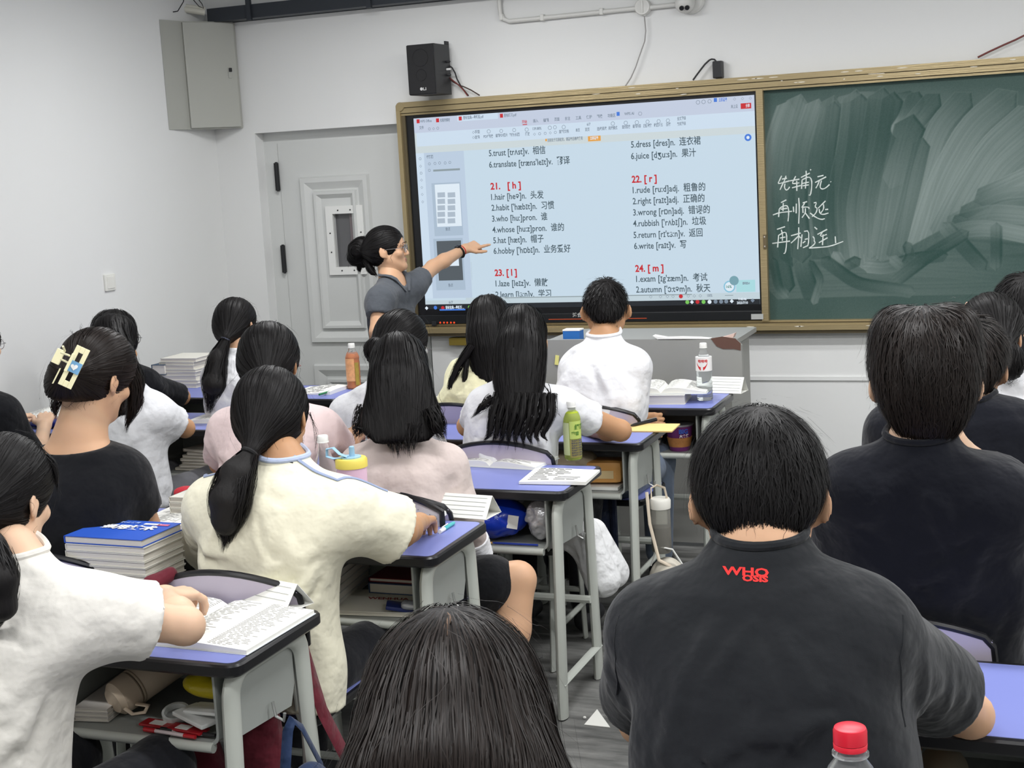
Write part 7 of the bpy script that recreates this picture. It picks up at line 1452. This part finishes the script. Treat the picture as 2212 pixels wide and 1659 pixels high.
t = thing('crumpled_tissue', 'crumpled white tissue beside the navy bag', 'tissue', hb+V(.1, .2, -.3)); blob('wad', hb+V(.12, .10, -.24), (.03, .03, .05), M_paper, t, 3, .008)
M_mar = cloth('maroon nylon', srgb(98, 32, 44), .6, .5); cy_ = -4.37; t = thing('maroon_backpack', 'maroon backpack hanging on the lavender-backed chair of the cream tee woman', 'backpack', (1.43, cy_, .4))
sdf_obj('pack_body', [rc(V(1.56, -4.47, .50), V(1.56, -4.46, .28), .06, .07, .03), rc(V(1.36, -4.46, .50), V(1.40, -4.46, .28), .05, .07, .05)], .009, M_mar, t); sdf_obj('top_flap', [rc(V(1.235, -4.375, .80), V(1.275, -4.36, .825), .022, .018, .02), rc(V(1.235, -4.39, .80), V(1.225, -4.40, .66), .024, .03, .02)], .006, M_mar, t)
MB().tube([V(1.64, -4.36, .66), V(1.68, -4.36, .50), V(1.70, -4.30, .36), V(1.78, -4.2, .22)], .024, 8, sy=.3).build('shoulder_strap', M_mar, t, True)
# navy quilted bag on the second-row side, white coat on its chair
t = thing('navy_backpack', 'dark navy quilted backpack hanging behind the man in the white tee', 'backpack', (1.66, -2.1, .4)); sdf_obj('pack_body', [rc(V(1.64, -2.13, .56), V(1.64, -2.13, .26), .095, .10, .02), rc(V(1.54, -2.13, .56), V(1.54, -2.13, .26), .09, .10, .02)], .011, cloth('deep navy', srgb(20, 28, 48), .7, .5), t)
MB().tube([V(1.745, -2.16, .26+.045*k+.0) for k in range(8)], .014, 8).build('piping', cloth('deep navy', srgb(20, 28, 48), .7, .5), t, True)
t = thing('white_coat', 'white coat heaped on the seat and spilling off the side of the second aisle chair', 'coat', (1.7, -2.6, .46)); sdf_obj('coat', [el(V(1.57, -2.62, .49), V(.18, .14, .035), None, 0), rc(V(1.68, -2.68, .50), V(1.79, -2.68, .50), .05, .055, .05), rc(V(1.79, -2.68, .50), V(1.86, -2.68, .34), .055, .065, .05), rc(V(1.80, -2.58, .48), V(1.86, -2.56, .33), .05, .06, .04)]+[fold(V(1.68+.03*k, -2.74, .48), V(1.74+.025*k, -2.72, .22), .012, .010*(-1)**k) for k in range(6)], .008, cloth('white quilt', srgb(226, 227, 228), .85, .8), t)
# dotted cloth on the third-row chair
c = PY(918, 1092, -3.56); t = thing('dotted_cloth', 'white dotted cloth with a black border draped over a chair back', 'cloth', c); X = V(1, 0, -.32); vs, fs = [], []
vs = [c+V(-.065+.13*u, -.02-.012*math.sin(u*3), .035-.10*v-.045*u*u) for u in np.linspace(0, 1, 9) for v in np.linspace(0, 1, 5)]; fs = [(i*5+j, (i+1)*5+j, (i+1)*5+j+1, i*5+j+1) for i in range(8) for j in range(4)]
o = MB().add(vs, fs).build('dotted_panel', mat('dotted white cotton', srgb(214, 210, 216), .85), t, True); sm = o.modifiers.new('thickness', 'SOLIDIFY'); sm.thickness = .006
MB().tube([vs[i*5]+V(0, -.004, 0) for i in range(9)]+[vs[8*5+j]+V(0, -.004, 0) for j in range(1, 5)], .009, 8).build('black_border', M_blk, t, True); mb = MB()
for i in range(40): 
    u, v = random.random(), random.random(); p = c+V(-.065+.13*u, -.0245-.012*math.sin(u*3), .035-.10*v-.045*u*u); mb.lathe(p, [(.0016, 0), (0, .0006)], 6, axis=(0, -1, 0))
mb.build('dots', M_inkd, t)['kind'] = 'stuff'
# --- left-hand desks
q0 = pz(380, 1135); open_book('open book with small print right of the claw clip woman', (q0[0]+.03, q0[1]+.06), .03, w=.17, h=.24, seed=31, rows=24, cols=1); 
for k in range(4): book_block('white book behind the open one, %s of a low pile of four' % ['bottom', 'second', 'third', 'topmost'][k], (q0[0]+.05, DESKS[('C', 3)][3]-.075), 0, .23, .13, .017, DT+.018*k, M_whitec, group='low pile of white books')
t = thing('red_pouch', 'bright red pouch peeking over the low pile of white books', 'pouch', (q0[0]+.05, -3.45, .7)); blob('pouch', V(*(PY(405, 1066, -3.42))), (.05, .03, .025), mat('bright red', srgb(200, 40, 56), .6), t, 2, .003)
c = pz(432, 915); open_book('small open book beside the white sleeve, in front of a lavender chair back', (c[0]+.05, c[1]+.09), .1, w=.13, h=.17, seed=41, rows=14, cols=1); d2 = DESKS[('D', 1)]
for k in range(7): book_block('worn paper book in the tray behind the white tee sleeve, %s of seven' % ['bottom', 'second', 'third', 'fourth', 'fifth', 'sixth', 'topmost'][k], (d2[0]+.36+.01*(k % 3), d2[2]+.19), .1*(k % 2)-.03*k, .24-.02*k, .24, .012, .568+.0135*k, mat('worn page cover', srgb(196, 190, 176), .8), group='worn books in a tray')
d3 = DESKS[('D', 0)]; b = pz(734, 843); bb = V(d3[1]-.06, d3[3]-.10, DT); t = bottle('juice_bottle', 'orange juice bottle with a white cap on the desk by the door', bb, .222, .034, M_pet, M_wcap, None, mat('orange drink', srgb(224, 122, 40), .2, trans=.2, ior=1.2), .78, cap_r=.0165, neck=.78); a0 = CAMAZ(bb); lab(t, bb, .0348, a0-1.5, a0+.2, .04, .15, mat('orange white print', srgb(232, 170, 120), .4, mottle=(60, .35))); lab(t, bb, .0348, a0+.25, a0+.9, .02, .13, mat('olive yellow print', srgb(176, 150, 70), .4, mottle=(60, .3)))
sheet('curling white worksheet lying left of the orange juice bottle', pz(690, 850)[:2]+V(-.03, .06), .0, .22, .20, th=.006, wave=.012, rows=8, name='worksheet', seed=3); a, b2 = pz(690, 858)+UP*.012, pz(716, 850)+UP*.012; pn = thing('pen', 'green pen at the edge of the curling worksheet', 'pen', a); MB().tube([a, b2], .005, 8).build('barrel', mat('green pen', srgb(40, 120, 70), .4), pn, True)
d4 = DESKS[('E', 0)]; c = pz(380, 838); zz = DT+.001
for k in range(8):
    th_ = [.022, .016, .024, .018, .014, .022, .016, .02][k]; book_block('tall pile of white books by the left wall, %s from the bottom' % ['first', 'second', 'third', 'fourth', 'fifth', 'sixth', 'seventh', 'eighth'][k], (c[0]+.02+.006*math.sin(k*2), c[1]+.10), .03*math.sin(k), .21, .20, th_-.001, zz, M_whitec, group='tall pile of white books'); zz += th_
book_block('dark teal book leaning beside the tall pile of white books', (c[0]-.09, c[1]+.06), 0, .08, .14, .05, DT+.07, mat('teal navy cover', srgb(30, 66, 96), .5))
c = pz(75, 925); open_book('crumpled open book on the desk at the left wall', (c[0]-.0, c[1]+.12), .25, w=.17, h=.22, z=DT+.02, seed=51, rows=10, cols=1, curl=.05); t = thing('blue_pouch', 'dark blue pouch lying below the crumpled open book at the left wall', 'pouch', (c[0], c[1], DT)); blob('pouch', V(c[0]+.05, c[1]+.03, DT+.022), (.10, .06, .022), mat('deep blue nylon', srgb(26, 36, 110), .4), t, 8, .006)
# middle: pencil case and pages in the second row
c = pz(985, 900); sheet('loose white page between the beige top and the crinkled blouse', (c[0]+.0, c[1]+.02), -.1, .20, .22, th=.006, wave=.014, rows=14, name='worksheet', seed=9); t = thing('pencil_case', 'striped translucent pencil case behind the crinkled blouse', 'pencil case', pz(995, 885)); pc = pz(997, 884)+UP*.035; MB().box(pc, (.09, .05, .07), R=rotz(.1), bev=.018).build('case', mat('milky blue vinyl', srgb(176, 188, 190), .25), t, True)
for dz in (-.012, .012): MB().box(pc+UP*dz, (.092, .052, .006), R=rotz(.1), bev=.001).build('stripe', mat('yellow green stripe', srgb(176, 180, 90), .5), t)
tent('plain white card left of the pencil case', pz(960, 885)[:2]+V(-.01, .02), 0, w=.13, h=.055, nl=2)
# --- right-hand desks
c = pz(2206, 1052, DT); sheet('white page at the far right edge beyond the tousled-haired man', (c[0]+.08, c[1]+.10), .1, .18, .2, th=.004, rows=8, name='worksheet', seed=6)
b = PT(1836, 1570, 1.66); H_ = .33; base = V(b[0], b[1], b[2]-H_); r_ = .043
t = thing('red_capped_bottle', 'clear bottle with a bright red screw cap at the bottom of the picture', 'bottle', base); M_rc = mat('red cap', srgb(214, 34, 54), .35)
prof = [(0, .002), (.040, 0), (.044, .01), (.044, .2), (.042, .225), (.036, .255), (.026, .280), (.0175, .292), (.0165, .300), (.0165, .318)]; MB().lathe(base, prof, 32).build('bottle_body', M_pet, t, True); MB().lathe(base, [(0, .004), (.041, .004), (.041, .19), (0, .19)], 28).build('drink', M_water, t, True)
MB().lathe(base+UP*.296, [(.0215, 0), (.0215, .003), (.0185, .004)], 28).build('neck_ring', M_pet, t, True)
mb = MB(); n = 60; mb.lathe(base+UP*(H_-.026), [(.0195, 0), (.0198, .006), (.0192, .0068)], 40); vs = []
for (r0, z) in ((.0192, .0075), (.0192, .022), (.0182, .0255), (.016, .0265)):
    for k in range(n): a = 2*math.pi*k/n; rr_ = r0+(.0005 if (k % 2 and z < .023) else 0); vs.append(base+UP*(H_-.026+z)+V(rr_*math.cos(a), rr_*math.sin(a), 0))
mb.add(vs, [(i*n+k, i*n+(k+1) % n, (i+1)*n+(k+1) % n, (i+1)*n+k) for i in range(3) for k in range(n)]+[tuple(3*n+k for k in range(n))]); mb.build('cap', M_rc, t, True)
lo_ = (base[0], base[1]); sup = thing('book_stack', 'books under the red-capped bottle, below the picture edge', 'books', (lo_[0], lo_[1], DT))
MB().box((lo_[0], lo_[1], (DT+base[2])/2), (.20, .16, base[2]-DT), bev=.004).build('page_block', M_edge, sup)
f5 = DESKS[('F', 4)]; a = PY(2010, 1645, -4.74); a = V(a[0], -4.72, a[2]); t = thing('round_tin', 'round beige tin lying in the tray under the man with red lettering', 'tin', a); MB().lathe(V(a[0], -4.72, .62), [(0, 0), (.042, 0), (.046, .004), (.046, .12), (0, .12)], 28, axis=(0.1, 1, 0)).build('tin_body', mat('beige tin', srgb(150, 140, 122), .5), t, True)
# floor scrap
c = pz(1298, 1562, 0.0); q = [pz(1262, 1566, .001), pz(1290, 1533, .001), pz(1318, 1572, .001)]
tag(MB().prism([(p[0]-c[0], p[1]-c[1]) for p in q], (c[0], c[1], .001), V(1, 0, 0), V(0, 1, 0), UP, .002).build('fallen_paper', M_paper), 'triangular white paper lying on the grey floor by the desk foot', 'paper')
p = pz(1263, 1552, 0); tag(MB().lathe((p[0], p[1], 0), [(0, 0), (.006, .002), (.005, .006), (0, .008)], 6).build('paper_crumb', M_paper), 'tiny crumpled paper ball on the floor beside the fallen paper', 'paper')
